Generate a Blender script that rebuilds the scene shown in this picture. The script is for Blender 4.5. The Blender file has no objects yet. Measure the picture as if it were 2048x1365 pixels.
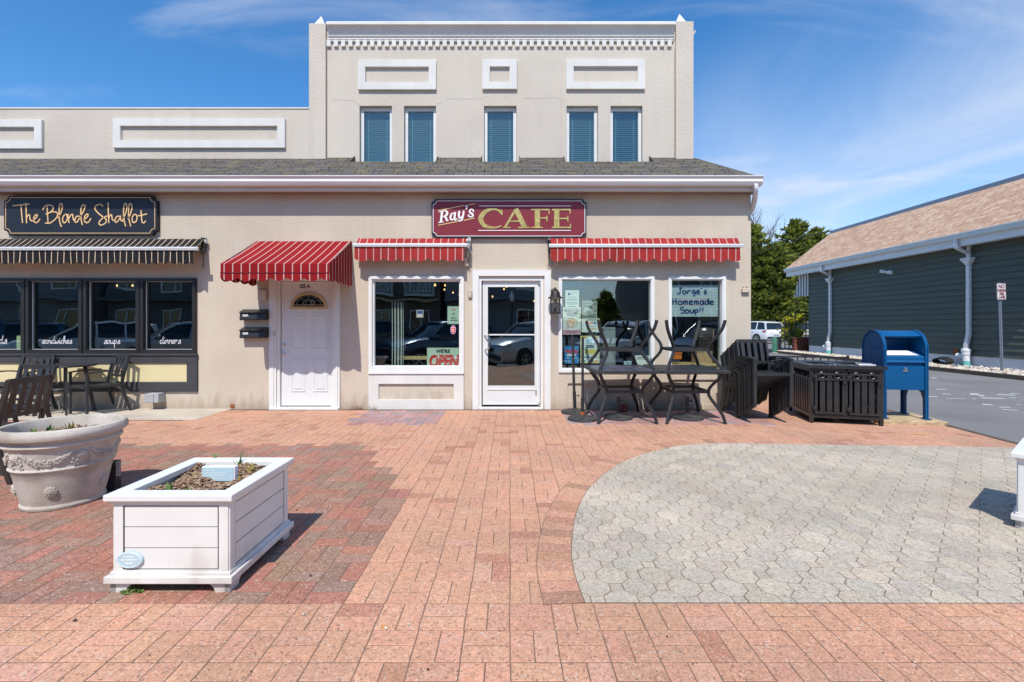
import bpy, bmesh, math, random
from mathutils import Vector, Matrix
from math import sin, cos, pi, radians, sqrt, floor
R = random.Random(11)
SC = bpy.context.scene
COL = SC.collection
# camera model used to survey the photograph: focal 950 px of 2048, eye 1.355 m up, facade plane Y=0
FX, CH, CD, PX, PY = 950.0, 1.355, 7.75, 1020.0, 652.0
def fx(px, Y=0.0): return (px - PX) * (Y + CD) / FX
def fz(py, Y=0.0): return CH + (PY - py) * (Y + CD) / FX
def at(px, py, Y): return Vector((fx(px, Y), Y, fz(py, Y)))
def gr(px, py, z=0.0):
    d = FX * (CH - z) / (py - PY); return Vector(((px - PX) * d / FX, d - CD, z))

# ------------------------------------------------------------------ materials
def nd(t, k, **kw):
    n = t.nodes.new(k)
    for a, b in kw.items(): setattr(n, a, b)
    return n
def rgba(c): return (c[0], c[1], c[2], 1.0)
def mat(name, base, rough=.6, metal=0.0, var=.12, vscale=3.0, fine=0.0, fscale=60.0, bump=0.0, bscale=80.0, bdist=.002,
        spec=.5, tint=None, tscale=1.2, tamt=.0, stretch=(1, 1, 1), coat=0.0):
    m = bpy.data.materials.new(name); m.use_nodes = True
    t = m.node_tree; b = t.nodes['Principled BSDF']; L = t.links.new
    b.inputs['Roughness'].default_value = rough; b.inputs['Metallic'].default_value = metal
    b.inputs['Specular IOR Level'].default_value = spec
    if coat: b.inputs['Coat Weight'].default_value = coat; b.inputs['Coat Roughness'].default_value = .08
    co = nd(t, 'ShaderNodeTexCoord'); mp = nd(t, 'ShaderNodeMapping'); mp.inputs['Scale'].default_value = stretch
    L(co.outputs['Object'], mp.inputs['Vector'])
    col = None
    def scaled(src, sc, lo, hi, detail=4):
        n = nd(t, 'ShaderNodeTexNoise'); n.inputs['Scale'].default_value = sc; n.inputs['Detail'].default_value = detail
        L(mp.outputs[0], n.inputs['Vector'])
        r = nd(t, 'ShaderNodeMapRange'); r.inputs[1].default_value = .3; r.inputs[2].default_value = .7
        r.inputs[3].default_value = lo; r.inputs[4].default_value = hi; L(n.outputs['Fac'], r.inputs[0])
        v = nd(t, 'ShaderNodeVectorMath', operation='SCALE'); L(r.outputs[0], v.inputs['Scale'])
        if src is None: v.inputs[0].default_value = base
        else: L(src, v.inputs[0])
        return v.outputs[0]
    col = scaled(None, vscale, 1 - var, 1 + var)
    if fine: col = scaled(col, fscale, 1 - fine, 1 + fine, 2)
    if tint and tamt:
        n = nd(t, 'ShaderNodeTexNoise'); n.inputs['Scale'].default_value = tscale; n.inputs['Detail'].default_value = 6
        L(mp.outputs[0], n.inputs['Vector'])
        r = nd(t, 'ShaderNodeMapRange'); r.inputs[1].default_value = .45; r.inputs[2].default_value = .75
        r.inputs[3].default_value = 0; r.inputs[4].default_value = tamt; L(n.outputs['Fac'], r.inputs[0])
        mx = nd(t, 'ShaderNodeMix', data_type='RGBA'); L(r.outputs[0], mx.inputs[0]); L(col, mx.inputs[6]); mx.inputs[7].default_value = rgba(tint)
        col = mx.outputs[2]
    L(col, b.inputs['Base Color'])
    if bump:
        n = nd(t, 'ShaderNodeTexNoise'); n.inputs['Scale'].default_value = bscale; n.inputs['Detail'].default_value = 5
        L(mp.outputs[0], n.inputs['Vector'])
        bp = nd(t, 'ShaderNodeBump'); bp.inputs['Strength'].default_value = bump; bp.inputs['Distance'].default_value = bdist
        L(n.outputs['Fac'], bp.inputs['Height']); L(bp.outputs[0], b.inputs['Normal'])
    return m
def glass(name, tcol, ior=2.0, gcol=(1, 1, 1)):
    m = bpy.data.materials.new(name); m.use_nodes = True; t = m.node_tree; t.nodes.clear(); L = t.links.new
    o = nd(t, 'ShaderNodeOutputMaterial'); mx = nd(t, 'ShaderNodeMixShader')
    tr = nd(t, 'ShaderNodeBsdfTransparent'); tr.inputs[0].default_value = rgba(tcol)
    g = nd(t, 'ShaderNodeBsdfGlossy'); g.inputs['Roughness'].default_value = .0; g.inputs[0].default_value = rgba(gcol)
    f0 = ((ior - 1) / (ior + 1)) ** 2
    lw = nd(t, 'ShaderNodeLayerWeight'); lw.inputs[0].default_value = .5
    pw = nd(t, 'ShaderNodeMath', operation='POWER'); pw.inputs[1].default_value = 5; L(lw.outputs['Facing'], pw.inputs[0])
    f = nd(t, 'ShaderNodeMapRange'); f.inputs[3].default_value = f0; f.inputs[4].default_value = 1.0; L(pw.outputs[0], f.inputs[0])
    # slight waviness of the float glass
    co = nd(t, 'ShaderNodeTexCoord'); n = nd(t, 'ShaderNodeTexNoise'); n.inputs['Scale'].default_value = 1.6; n.inputs['Detail'].default_value = 1
    bp = nd(t, 'ShaderNodeBump'); bp.inputs['Strength'].default_value = .25; bp.inputs['Distance'].default_value = .012
    L(co.outputs['Object'], n.inputs['Vector']); L(n.outputs['Fac'], bp.inputs['Height']); L(bp.outputs[0], g.inputs['Normal'])
    L(f.outputs[0], mx.inputs[0]); L(tr.outputs[0], mx.inputs[1]); L(g.outputs[0], mx.inputs[2]); L(mx.outputs[0], o.inputs[0])
    return m
def emit(name, col, s):
    m = bpy.data.materials.new(name); m.use_nodes = True; t = m.node_tree; b = t.nodes['Principled BSDF']
    b.inputs['Base Color'].default_value = rgba(col); b.inputs['Emission Color'].default_value = rgba(col); b.inputs['Emission Strength'].default_value = s
    return m
def stripes(name, base, line, pitch, width, axis=0, phase=0.0, rough=.8, fade=.1):
    """woven awning cloth with stripes across one object axis"""
    m = mat(name, base, rough, var=fade, vscale=2.5, fine=.06, fscale=220, bump=.25, bscale=400, bdist=.0008, spec=.2)
    t = m.node_tree; L = t.links.new; b = t.nodes['Principled BSDF']
    src = b.inputs['Base Color'].links[0].from_socket
    co = nd(t, 'ShaderNodeTexCoord'); sp = nd(t, 'ShaderNodeSeparateXYZ'); L(co.outputs['Object'], sp.inputs[0])
    a = nd(t, 'ShaderNodeMath', operation='ADD'); a.inputs[1].default_value = phase + 100 * pitch; L(sp.outputs[axis], a.inputs[0])
    md = nd(t, 'ShaderNodeMath', operation='MODULO'); md.inputs[1].default_value = pitch; L(a.outputs[0], md.inputs[0])
    lt = nd(t, 'ShaderNodeMath', operation='LESS_THAN'); lt.inputs[1].default_value = width; L(md.outputs[0], lt.inputs[0])
    mx = nd(t, 'ShaderNodeMix', data_type='RGBA'); L(lt.outputs[0], mx.inputs[0]); L(src, mx.inputs[6]); mx.inputs[7].default_value = rgba(line)
    L(mx.outputs[2], b.inputs['Base Color'])
    # cloth lets a little light through
    return m
def attr_mat(name, rough=.8, speck=.25, sscale=160, bump=.5, bscale=220, bdist=.0012, large=.12, dirt=(.16, .12, .09), damt=.35):
    """per-paver colour attribute + aggregate speckle + soil"""
    m = bpy.data.materials.new(name); m.use_nodes = True; t = m.node_tree; b = t.nodes['Principled BSDF']; L = t.links.new
    b.inputs['Roughness'].default_value = rough; b.inputs['Specular IOR Level'].default_value = .25
    at_ = nd(t, 'ShaderNodeAttribute', attribute_name='col'); co = nd(t, 'ShaderNodeTexCoord')
    def noise(sc, d, lo, hi, a=.3, z=.7):
        n = nd(t, 'ShaderNodeTexNoise'); n.inputs['Scale'].default_value = sc; n.inputs['Detail'].default_value = d
        L(co.outputs['Object'], n.inputs['Vector'])
        r = nd(t, 'ShaderNodeMapRange'); r.inputs[1].default_value = a; r.inputs[2].default_value = z
        r.inputs[3].default_value = lo; r.inputs[4].default_value = hi; L(n.outputs['Fac'], r.inputs[0]); return r.outputs[0], n
    def scale(c, f):
        v = nd(t, 'ShaderNodeVectorMath', operation='SCALE'); L(c, v.inputs[0]); L(f, v.inputs['Scale']); return v.outputs[0]
    c = scale(at_.outputs['Color'], noise(1.1, 5, 1 - large, 1 + large)[0])
    c = scale(c, noise(28, 4, .9, 1.1)[0])
    # pale and dark aggregate grains
    vo = nd(t, 'ShaderNodeTexVoronoi'); vo.inputs['Scale'].default_value = sscale; L(co.outputs['Object'], vo.inputs['Vector'])
    sp = nd(t, 'ShaderNodeSeparateColor'); L(vo.outputs['Color'], sp.inputs[0])
    r = nd(t, 'ShaderNodeMapRange'); r.inputs[3].default_value = 1 - speck; r.inputs[4].default_value = 1 + speck; L(sp.outputs[0], r.inputs[0])
    c = scale(c, r.outputs[0])
    hi = nd(t, 'ShaderNodeMath', operation='GREATER_THAN'); hi.inputs[1].default_value = .94; L(sp.outputs[1], hi.inputs[0])
    h2 = nd(t, 'ShaderNodeMath', operation='MULTIPLY'); h2.inputs[1].default_value = .45; L(hi.outputs[0], h2.inputs[0])
    mx = nd(t, 'ShaderNodeMix', data_type='RGBA'); L(h2.outputs[0], mx.inputs[0]); L(c, mx.inputs[6]); mx.inputs[7].default_value = (.62, .55, .47, 1)
    lo = nd(t, 'ShaderNodeMath', operation='GREATER_THAN'); lo.inputs[1].default_value = .95; L(sp.outputs[2], lo.inputs[0])
    l2 = nd(t, 'ShaderNodeMath', operation='MULTIPLY'); l2.inputs[1].default_value = .5; L(lo.outputs[0], l2.inputs[0])
    mz = nd(t, 'ShaderNodeMix', data_type='RGBA'); L(l2.outputs[0], mz.inputs[0]); L(mx.outputs[2], mz.inputs[6]); mz.inputs[7].default_value = (.08, .06, .055, 1)
    d, _ = noise(.7, 7, 0, damt, .5, .8)
    md = nd(t, 'ShaderNodeMix', data_type='RGBA'); L(d, md.inputs[0]); L(mz.outputs[2], md.inputs[6]); md.inputs[7].default_value = rgba(dirt)
    L(md.outputs[2], b.inputs['Base Color'])
    n = nd(t, 'ShaderNodeTexNoise'); n.inputs['Scale'].default_value = bscale; n.inputs['Detail'].default_value = 4; L(co.outputs['Object'], n.inputs['Vector'])
    bp = nd(t, 'ShaderNodeBump'); bp.inputs['Strength'].default_value = bump; bp.inputs['Distance'].default_value = bdist
    L(n.outputs['Fac'], bp.inputs['Height']); L(bp.outputs[0], b.inputs['Normal'])
    return m
def shingles(name, c1, c2, c3, w, h, mort=(.03, .03, .03), tint=None, tamt=.5):
    m = bpy.data.materials.new(name); m.use_nodes = True; t = m.node_tree; b = t.nodes['Principled BSDF']; L = t.links.new
    b.inputs['Roughness'].default_value = .9; b.inputs['Specular IOR Level'].default_value = .15
    uv = nd(t, 'ShaderNodeUVMap'); br = nd(t, 'ShaderNodeTexBrick'); L(uv.outputs[0], br.inputs['Vector'])
    br.inputs['Scale'].default_value = 1; br.inputs['Brick Width'].default_value = w; br.inputs['Row Height'].default_value = h
    br.inputs['Mortar Size'].default_value = .009; br.inputs['Mortar Smooth'].default_value = .3; br.offset = .37; br.squash = .7; br.squash_frequency = 3
    br.inputs['Color1'].default_value = rgba(c1); br.inputs['Color2'].default_value = rgba(c2); br.inputs['Mortar'].default_value = rgba(mort)
    mp = nd(t, 'ShaderNodeMapping'); mp.inputs['Scale'].default_value = (1.6, 11, 1); L(uv.outputs[0], mp.inputs[0])
    n = nd(t, 'ShaderNodeTexNoise'); n.inputs['Scale'].default_value = 2.2; n.inputs['Detail'].default_value = 5; L(mp.outputs[0], n.inputs['Vector'])
    r = nd(t, 'ShaderNodeMapRange'); r.inputs[1].default_value = .48; r.inputs[2].default_value = .70; r.inputs[4].default_value = tamt; L(n.outputs['Fac'], r.inputs[0])
    mx = nd(t, 'ShaderNodeMix', data_type='RGBA'); L(r.outputs[0], mx.inputs[0]); L(br.outputs['Color'], mx.inputs[6]); mx.inputs[7].default_value = rgba(c3)
    n2 = nd(t, 'ShaderNodeTexNoise'); n2.inputs['Scale'].default_value = 60; L(uv.outputs[0], n2.inputs['Vector'])
    r2 = nd(t, 'ShaderNodeMapRange'); r2.inputs[1].default_value = .3; r2.inputs[2].default_value = .7; r2.inputs[3].default_value = .75; r2.inputs[4].default_value = 1.25; L(n2.outputs['Fac'], r2.inputs[0])
    v = nd(t, 'ShaderNodeVectorMath', operation='SCALE'); L(mx.outputs[2], v.inputs[0]); L(r2.outputs[0], v.inputs['Scale']); L(v.outputs[0], b.inputs['Base Color'])
    bp = nd(t, 'ShaderNodeBump'); bp.inputs['Strength'].default_value = .9; bp.inputs['Distance'].default_value = .008; bp.invert = True
    L(br.outputs['Fac'], bp.inputs['Height']); L(bp.outputs[0], b.inputs['Normal'])
    return m

M = {}
M['stucco'] = mat('stucco_beige', (.575, .506, .41), .92, var=.055, vscale=1.1, fine=.05, fscale=90, bump=1.0, bscale=42, bdist=.007, spec=.15, tint=(.46, .385, .31), tscale=.8, tamt=.55)
def splash(m, k0=-.16, amt=.55, dirt=(.30, .215, .15)):
    # mud splash band and run-off stains along the foot of the wall
    t = m.node_tree; L = t.links.new; b = t.nodes['Principled BSDF']; src = b.inputs['Base Color'].links[0].from_socket
    co = nd(t, 'ShaderNodeTexCoord'); sp = nd(t, 'ShaderNodeSeparateXYZ'); L(co.outputs['Object'], sp.inputs[0])
    mp = nd(t, 'ShaderNodeMapping'); mp.inputs['Scale'].default_value = (5, 5, 1.2); L(co.outputs['Object'], mp.inputs[0])
    n = nd(t, 'ShaderNodeTexNoise'); n.inputs['Scale'].default_value = 1.6; n.inputs['Detail'].default_value = 7; L(mp.outputs[0], n.inputs['Vector'])
    h = nd(t, 'ShaderNodeMath', operation='MULTIPLY_ADD'); h.inputs[1].default_value = .75; h.inputs[2].default_value = k0; L(n.outputs['Fac'], h.inputs[0])
    d = nd(t, 'ShaderNodeMath', operation='SUBTRACT'); L(h.outputs[0], d.inputs[0]); L(sp.outputs[2], d.inputs[1])
    r = nd(t, 'ShaderNodeMapRange'); r.inputs[1].default_value = -.04; r.inputs[2].default_value = .22; r.inputs[4].default_value = amt; L(d.outputs[0], r.inputs[0])
    mx = nd(t, 'ShaderNodeMix', data_type='RGBA'); L(r.outputs[0], mx.inputs[0]); L(src, mx.inputs[6]); mx.inputs[7].default_value = rgba(dirt); L(mx.outputs[2], b.inputs['Base Color'])
def streaks(m, col, amt):
    # rain run-off streaks: noise drawn out vertically
    t = m.node_tree; L = t.links.new; b = t.nodes['Principled BSDF']; src = b.inputs['Base Color'].links[0].from_socket
    co = nd(t, 'ShaderNodeTexCoord'); mp = nd(t, 'ShaderNodeMapping'); mp.inputs['Scale'].default_value = (7, 7, .55); L(co.outputs['Object'], mp.inputs[0])
    n = nd(t, 'ShaderNodeTexNoise'); n.inputs['Scale'].default_value = 1.0; n.inputs['Detail'].default_value = 6; n.inputs['Roughness'].default_value = .65; L(mp.outputs[0], n.inputs['Vector'])
    r = nd(t, 'ShaderNodeMapRange'); r.inputs[1].default_value = .52; r.inputs[2].default_value = .76; r.inputs[4].default_value = amt; L(n.outputs['Fac'], r.inputs[0])
    mx = nd(t, 'ShaderNodeMix', data_type='RGBA'); L(r.outputs[0], mx.inputs[0]); L(src, mx.inputs[6]); mx.inputs[7].default_value = rgba(col); L(mx.outputs[2], b.inputs['Base Color'])
splash(M['stucco']); streaks(M['stucco'], (.41, .35, .28), .26)
M['stucco_up'] = mat('stucco_upper', (.585, .53, .45), .92, var=.05, vscale=.9, fine=.05, fscale=90, bump=1.0, bscale=38, bdist=.007, spec=.15, tint=(.48, .415, .355), tscale=.7, tamt=.5)
M['stucco_white'] = mat('stucco_white', (.68, .675, .64), .9, var=.05, vscale=3, fine=.04, fscale=90, bump=.5, bscale=70, bdist=.003, spec=.2, tint=(.62, .59, .54), tscale=2.5, tamt=.35)
streaks(M['stucco_up'], (.43, .38, .32), .26); streaks(M['stucco_white'], (.50, .475, .43), .3)
M['white'] = mat('white_paint', (.735, .745, .72), .38, var=.03, vscale=4, bump=.08, bscale=120, spec=.4, tint=(.66, .63, .58), tscale=2.2, tamt=.18)
M['white_door'] = mat('white_door_paint', (.70, .72, .72), .32, var=.02, vscale=3, bump=.06, bscale=90)
M['alum'] = mat('white_aluminium', (.68, .70, .69), .35, var=.04, vscale=4, spec=.5, tint=(.55, .54, .52), tscale=3, tamt=.15)
M['gutter'] = mat('gutter_white', (.72, .71, .72), .3, var=.06, vscale=1.3, stretch=(.4, 1, 6), tint=(.45, .40, .36), tscale=2, tamt=.3)
M['fascia'] = mat('fascia_tan', (.62, .56, .50), .5, var=.05, vscale=2)
M['soffit'] = mat('soffit_brown', (.30, .24, .20), .7, var=.1)
M['black_frame'] = mat('black_window_frame', (.018, .019, .021), .45, var=.15, vscale=5, fine=.1)
M['panel_dark'] = mat('charcoal_panel', (.045, .046, .052), .75, var=.15, vscale=3, fine=.12, fscale=60, bump=.3, bscale=60)
M['panel_yellow'] = mat('pale_yellow_stucco', (.66, .58, .34), .9, var=.04, vscale=2, bump=.5, bscale=70, bdist=.003, spec=.15)
M['navy'] = mat('navy_sign', (.010, .014, .024), .5, var=.1)
M['gold'] = mat('gold_leaf', (.72, .50, .16), .32, metal=.75, var=.25, vscale=14, fine=.1)
M['goldpaint'] = mat('gold_paint', (.78, .52, .25), .5, var=.1)
M['maroon'] = mat('maroon_sign', (.20, .016, .026), .42, var=.05)
M['signwhite'] = mat('sign_white', (.82, .82, .83), .45, var=.02)
M['black'] = mat('black_metal', (.016, .016, .017), .42, var=.2, vscale=8, fine=.15, fscale=50, spec=.5)
M['furn'] = mat('charcoal_furniture', (.023, .0245, .027), .48, var=.15, vscale=6, fine=.1, fscale=70, spec=.5, tint=(.06, .057, .055), tscale=5, tamt=.25)
M['furn_brown'] = mat('brown_furniture', (.030, .025, .022), .5, var=.15, vscale=6, fine=.1, fscale=70, tint=(.08, .065, .055), tscale=4, tamt=.3)
M['bin'] = mat('bin_black_paint', (.021, .021, .023), .36, var=.2, vscale=8, fine=.15, tint=(.06, .055, .05), tscale=9, tamt=.25)
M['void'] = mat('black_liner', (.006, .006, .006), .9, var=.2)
M['slate'] = mat('slate_tile', (.085, .075, .10), .35, var=.25, vscale=4, fine=.1)
M['castiron'] = mat('cast_base', (.03, .031, .033), .6, var=.3, vscale=12, bump=.6, bscale=40, bdist=.004, tint=(.14, .13, .12), tscale=6, tamt=.4)
M['rust'] = mat('rust', (.30, .085, .02), .9, var=.3, vscale=20)
M['steel'] = mat('steel', (.55, .55, .56), .3, metal=.9, var=.1)
M['chrome'] = mat('chrome', (.7, .7, .7), .15, metal=1.0, var=.05)
M['alubar'] = mat('awning_bar', (.75, .74, .72), .28, metal=.4, var=.05)
M['red'] = stripes('awning_red', (.25, .006, .009), (.52, .38, .34), .122, .0145, 0)
M['red_side'] = stripes('awning_red_side', (.25, .006, .009), (.52, .38, .34), .122, .0145, 1)
M['red2'] = stripes('awning_red_faded', (.31, .026, .024), (.52, .32, .30), .118, .0145, 0, fade=.18)
M['blackaw'] = stripes('awning_black', (.013, .013, .015), (.60, .48, .33), .098, .011, 0)
M['greyaw'] = stripes('awning_grey', (.16, .15, .15), (.72, .70, .66), .22, .11, 1)
M['shingle'] = shingles('roof_shingle', (.095, .086, .088), (.15, .138, .135), (.185, .17, .065), .30, .07, mort=(.012, .010, .012), tamt=.75)
M['shingle_tan'] = shingles('roof_shingle_tan', (.44, .265, .17), (.60, .42, .30), (.68, .54, .44), .36, .145, mort=(.11, .055, .03), tamt=.5)
M['flash'] = mat('black_flashing', (.02, .018, .016), .6, var=.3)
M['cap'] = mat('grey_metal_cap', (.22, .25, .31), .4, metal=.3, var=.05)
M['siding'] = mat('green_siding', (.078, .088, .070), .6, var=.12, vscale=1.2, stretch=(1, .3, 4), fine=.05)
M['found'] = mat('white_foundation', (.70, .71, .74), .85, var=.05, vscale=1.5, bump=.3, bscale=60, tint=(.5, .47, .42), tscale=2, tamt=.25)
M['pvc'] = mat('white_pvc', (.78, .80, .82), .35, var=.03)
M['aqua'] = mat('aqua_pvc', (.16, .50, .48), .4, var=.06)
M['asphalt'] = mat('asphalt', (.19, .187, .182), .9, var=.12, vscale=.7, fine=.3, fscale=150, bump=.6, bscale=180, bdist=.003, spec=.25, tint=(.23, .222, .21), tscale=.35, tamt=.5)
M['roadpaint'] = mat('worn_road_paint', (.46, .46, .45), .8, var=.15, vscale=6)
M['concrete'] = mat('concrete', (.50, .44, .36), .9, var=.1, vscale=2, fine=.1, fscale=120, bump=.4, bscale=90, bdist=.002, spec=.2, tint=(.36, .30, .24), tscale=1.5, tamt=.5)
M['slab'] = mat('tan_slab', (.47, .36, .22), .95, var=.18, vscale=5, fine=.2, fscale=90, bump=1.0, bscale=45, bdist=.01, spec=.1)
M['kerb'] = mat('dark_kerb', (.10, .075, .055), .9, var=.2, vscale=3)
M['grout'] = mat('grout_sand', (.175, .115, .082), .95, var=.3, vscale=4, fine=.2)
M['grout_grey'] = mat('grout_grey', (.19, .14, .095), .95, var=.3, vscale=6, fine=.2)
M['brick'] = attr_mat('clay_pavers', speck=.19, sscale=130, large=.08)
M['octo'] = attr_mat('grey_pavers', speck=.2, sscale=150, dirt=(.25, .215, .17), damt=.4)
M['stone'] = mat('cast_stone', (.55, .505, .445), .85, var=.1, vscale=4, fine=.07, fscale=80, bump=.35, bscale=55, bdist=.003, spec=.2, tint=(.24, .20, .15), tscale=3.2, tamt=.9)
M['plankwhite'] = mat('planter_white', (.735, .745, .72), .45, var=.035, vscale=3, bump=.08, bscale=100, tint=(.50, .46, .40), tscale=2.6, tamt=.28)
splash(M['plankwhite'], -.27, .5, (.33, .26, .20)); M['tan_frame'] = mat('tan_fanlight', (.50, .38, .21), .5, var=.1)
M['paleblue'] = mat('pale_blue_plaque', (.44, .60, .66), .6, var=.06, vscale=12)
M['soil'] = mat('dark_soil', (.055, .036, .024), 1, var=.4, vscale=14, bump=1, bscale=50, bdist=.012)
M['mulchA'] = mat('mulch_brown', (.16, .085, .045), .95, var=.5, vscale=35)
M['mulchB'] = mat('mulch_pale', (.38, .27, .18), .95, var=.3, vscale=30)
M['sprout'] = mat('sprout_green', (.14, .22, .05), .6, var=.3, vscale=12)
M['sprout_y'] = mat('sprout_yellow', (.36, .30, .07), .6, var=.3, vscale=12)
M['weed'] = mat('weed_green', (.075, .12, .025), .7, var=.4, vscale=18)
M['blue'] = mat('mailbox_blue', (.002, .080, .225), .38, var=.08, vscale=3, fine=.05, bump=.06, bscale=60, spec=.3, tint=(.004, .11, .28), tscale=3, tamt=.35)
M['paper'] = mat('paper', (.74, .77, .70), .8, var=.03, vscale=6)
M['paper_blue'] = mat('paper_blue', (.58, .64, .74), .8, var=.04)
M['paper_green'] = mat('paper_green', (.55, .68, .53), .8, var=.03)
M['ink'] = mat('ink', (.02, .022, .03), .7, var=.1)
M['inkblue'] = mat('ink_blue', (.012, .05, .18), .7, var=.2, vscale=30)
M['printblue'] = mat('print_blue', (.02, .22, .52), .6, var=.15, vscale=10)
M['printred'] = mat('print_red', (.62, .03, .015), .6, var=.12, vscale=25)
M['printorange'] = mat('print_orange', (.75, .30, .04), .6, var=.3, vscale=40)
M['printpink'] = mat('print_pink', (.62, .33, .40), .7, var=.1)
M['printgreen'] = mat('print_green', (.08, .22, .09), .7, var=.2)
M['printyellow'] = mat('print_yellow', (.72, .62, .14), .7, var=.2)
M['clipgrey'] = mat('grey_sheet', (.20, .24, .21), .7, var=.1)
M['pane'] = glass('shop_glass', (.90, .95, .93), 2.15, (.85, .95, 1.0))
M['pane_up'] = glass('tinted_glass', (.74, .86, .86), 1.8, (.85, .95, 1.0))
M['pane_dark'] = glass('lead_glass', (.5, .55, .55), 1.6)
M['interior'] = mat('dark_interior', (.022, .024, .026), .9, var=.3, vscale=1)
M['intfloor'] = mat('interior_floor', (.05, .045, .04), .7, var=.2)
M['blind'] = mat('window_blind', (.62, .66, .66), .6, var=.03)
M['bulb'] = emit('warm_bulb', (1.0, .55, .20), 2.2)
M['bulbglass'] = glass('lantern_glass', (.8, .82, .82), 1.45)
M['bronze'] = mat('lantern_bronze', (.030, .024, .020), .45, metal=.3, var=.3, vscale=20)
M['cardboard'] = mat('cardboard', (.52, .34, .19), .85, var=.08, vscale=4)
M['orange'] = mat('orange_plastic', (.75, .19, .02), .5, var=.1)
M['greycab'] = mat('grey_cabinet', (.28, .32, .31), .6, var=.06)
M['woodpale'] = mat('pale_wood', (.58, .42, .20), .6, var=.15, vscale=5, stretch=(.3, 3, 3))
M['print_and_reflection'] = mat('pale_print_and_reflection', (.45, .50, .46), .9, var=.1)  # pale tone for printed scraps and for the reflected lines
M['beigebox'] = mat('beige_plastic', (.55, .46, .37), .6, var=.04)
M['greybox'] = mat('grey_box', (.36, .37, .38), .6, var=.08)
M['brickred'] = mat('red_brick', (.20, .065, .04), .95, var=.45, vscale=11, fine=.2, bump=.7, bscale=30, bdist=.01)
M['boll'] = mat('green_bollard', (.05, .19, .115), .5, var=.1)
M['bark'] = mat('bark', (.09, .065, .048), .95, var=.3, vscale=6, bump=.8, bscale=20, bdist=.02)
M['barkgrey'] = mat('bare_twig', (.15, .125, .115), .95, var=.2, vscale=2)
def leafmat(name, base, var=.35, vs=.5, trans=.25):
    m = mat(name, base, .65, var=var, vscale=vs, fine=.3, fscale=3.0, spec=.25)
    t = m.node_tree; L = t.links.new; b = t.nodes['Principled BSDF']; o = t.nodes['Material Output']
    tr = nd(t, 'ShaderNodeBsdfTranslucent'); L(b.inputs['Base Color'].links[0].from_socket, tr.inputs[0])
    mx = nd(t, 'ShaderNodeMixShader'); mx.inputs[0].default_value = trans
    L(b.outputs[0], mx.inputs[1]); L(tr.outputs[0], mx.inputs[2]); L(mx.outputs[0], o.inputs[0])
    return m
M['conifer'] = leafmat('conifer_green', (.30, .32, .055), trans=.35)
M['conifer_dark'] = leafmat('conifer_dark', (.12, .16, .04), trans=.3)
M['forsythia'] = leafmat('yellow_shrub', (.50, .47, .035), .25)
M['leafgreen'] = leafmat('leaf_green', (.07, .11, .03))
M['pebble'] = attr_mat('pale_gravel', speck=.1, sscale=60, bump=.2, large=.1)
M['carwhite'] = mat('car_white', (.72, .73, .74), .25, var=.02, coat=.6)
M['carsilver'] = mat('car_silver', (.42, .47, .50), .28, metal=.5, var=.03, coat=.6)
M['cardark'] = mat('car_dark', (.025, .032, .045), .25, var=.05, coat=.7)
M['carblue'] = mat('car_blue', (.03, .075, .14), .25, metal=.3, var=.05, coat=.7)
M['carkhaki'] = mat('car_khaki', (.20, .19, .12), .3, var=.05, coat=.6)
M['carglass'] = mat('car_glass', (.012, .018, .022), .05, var=.05, spec=.8)
M['tyre'] = mat('tyre', (.018, .018, .018), .85, var=.1)
M['rim'] = mat('alloy_rim', (.45, .46, .47), .3, metal=.8, var=.05)
M['taillight'] = mat('tail_light', (.35, .008, .01), .2, var=.1)
M['headlight'] = mat('head_light', (.75, .78, .8), .1, var=.05)
M['plate'] = mat('number_plate', (.65, .66, .62), .5, var=.05)
M['housedark'] = mat('house_siding', (.13, .128, .13), .8, var=.1, vscale=2, stretch=(.3, .3, 8))
M['housegrey'] = mat('house_grey', (.24, .245, .25), .85, var=.08, vscale=2, stretch=(.3, .3, 8))
M['housebrown'] = mat('house_brown', (.18, .145, .12), .85, var=.1)
M['roofdark'] = mat('roof_dark', (.05, .05, .055), .9, var=.2, vscale=3)
M['signface'] = mat('sign_face', (.80, .80, .82), .4, var=.02)
M['yellow'] = mat('yellow_chalk', (.65, .40, .06), .9, var=.2)

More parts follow.
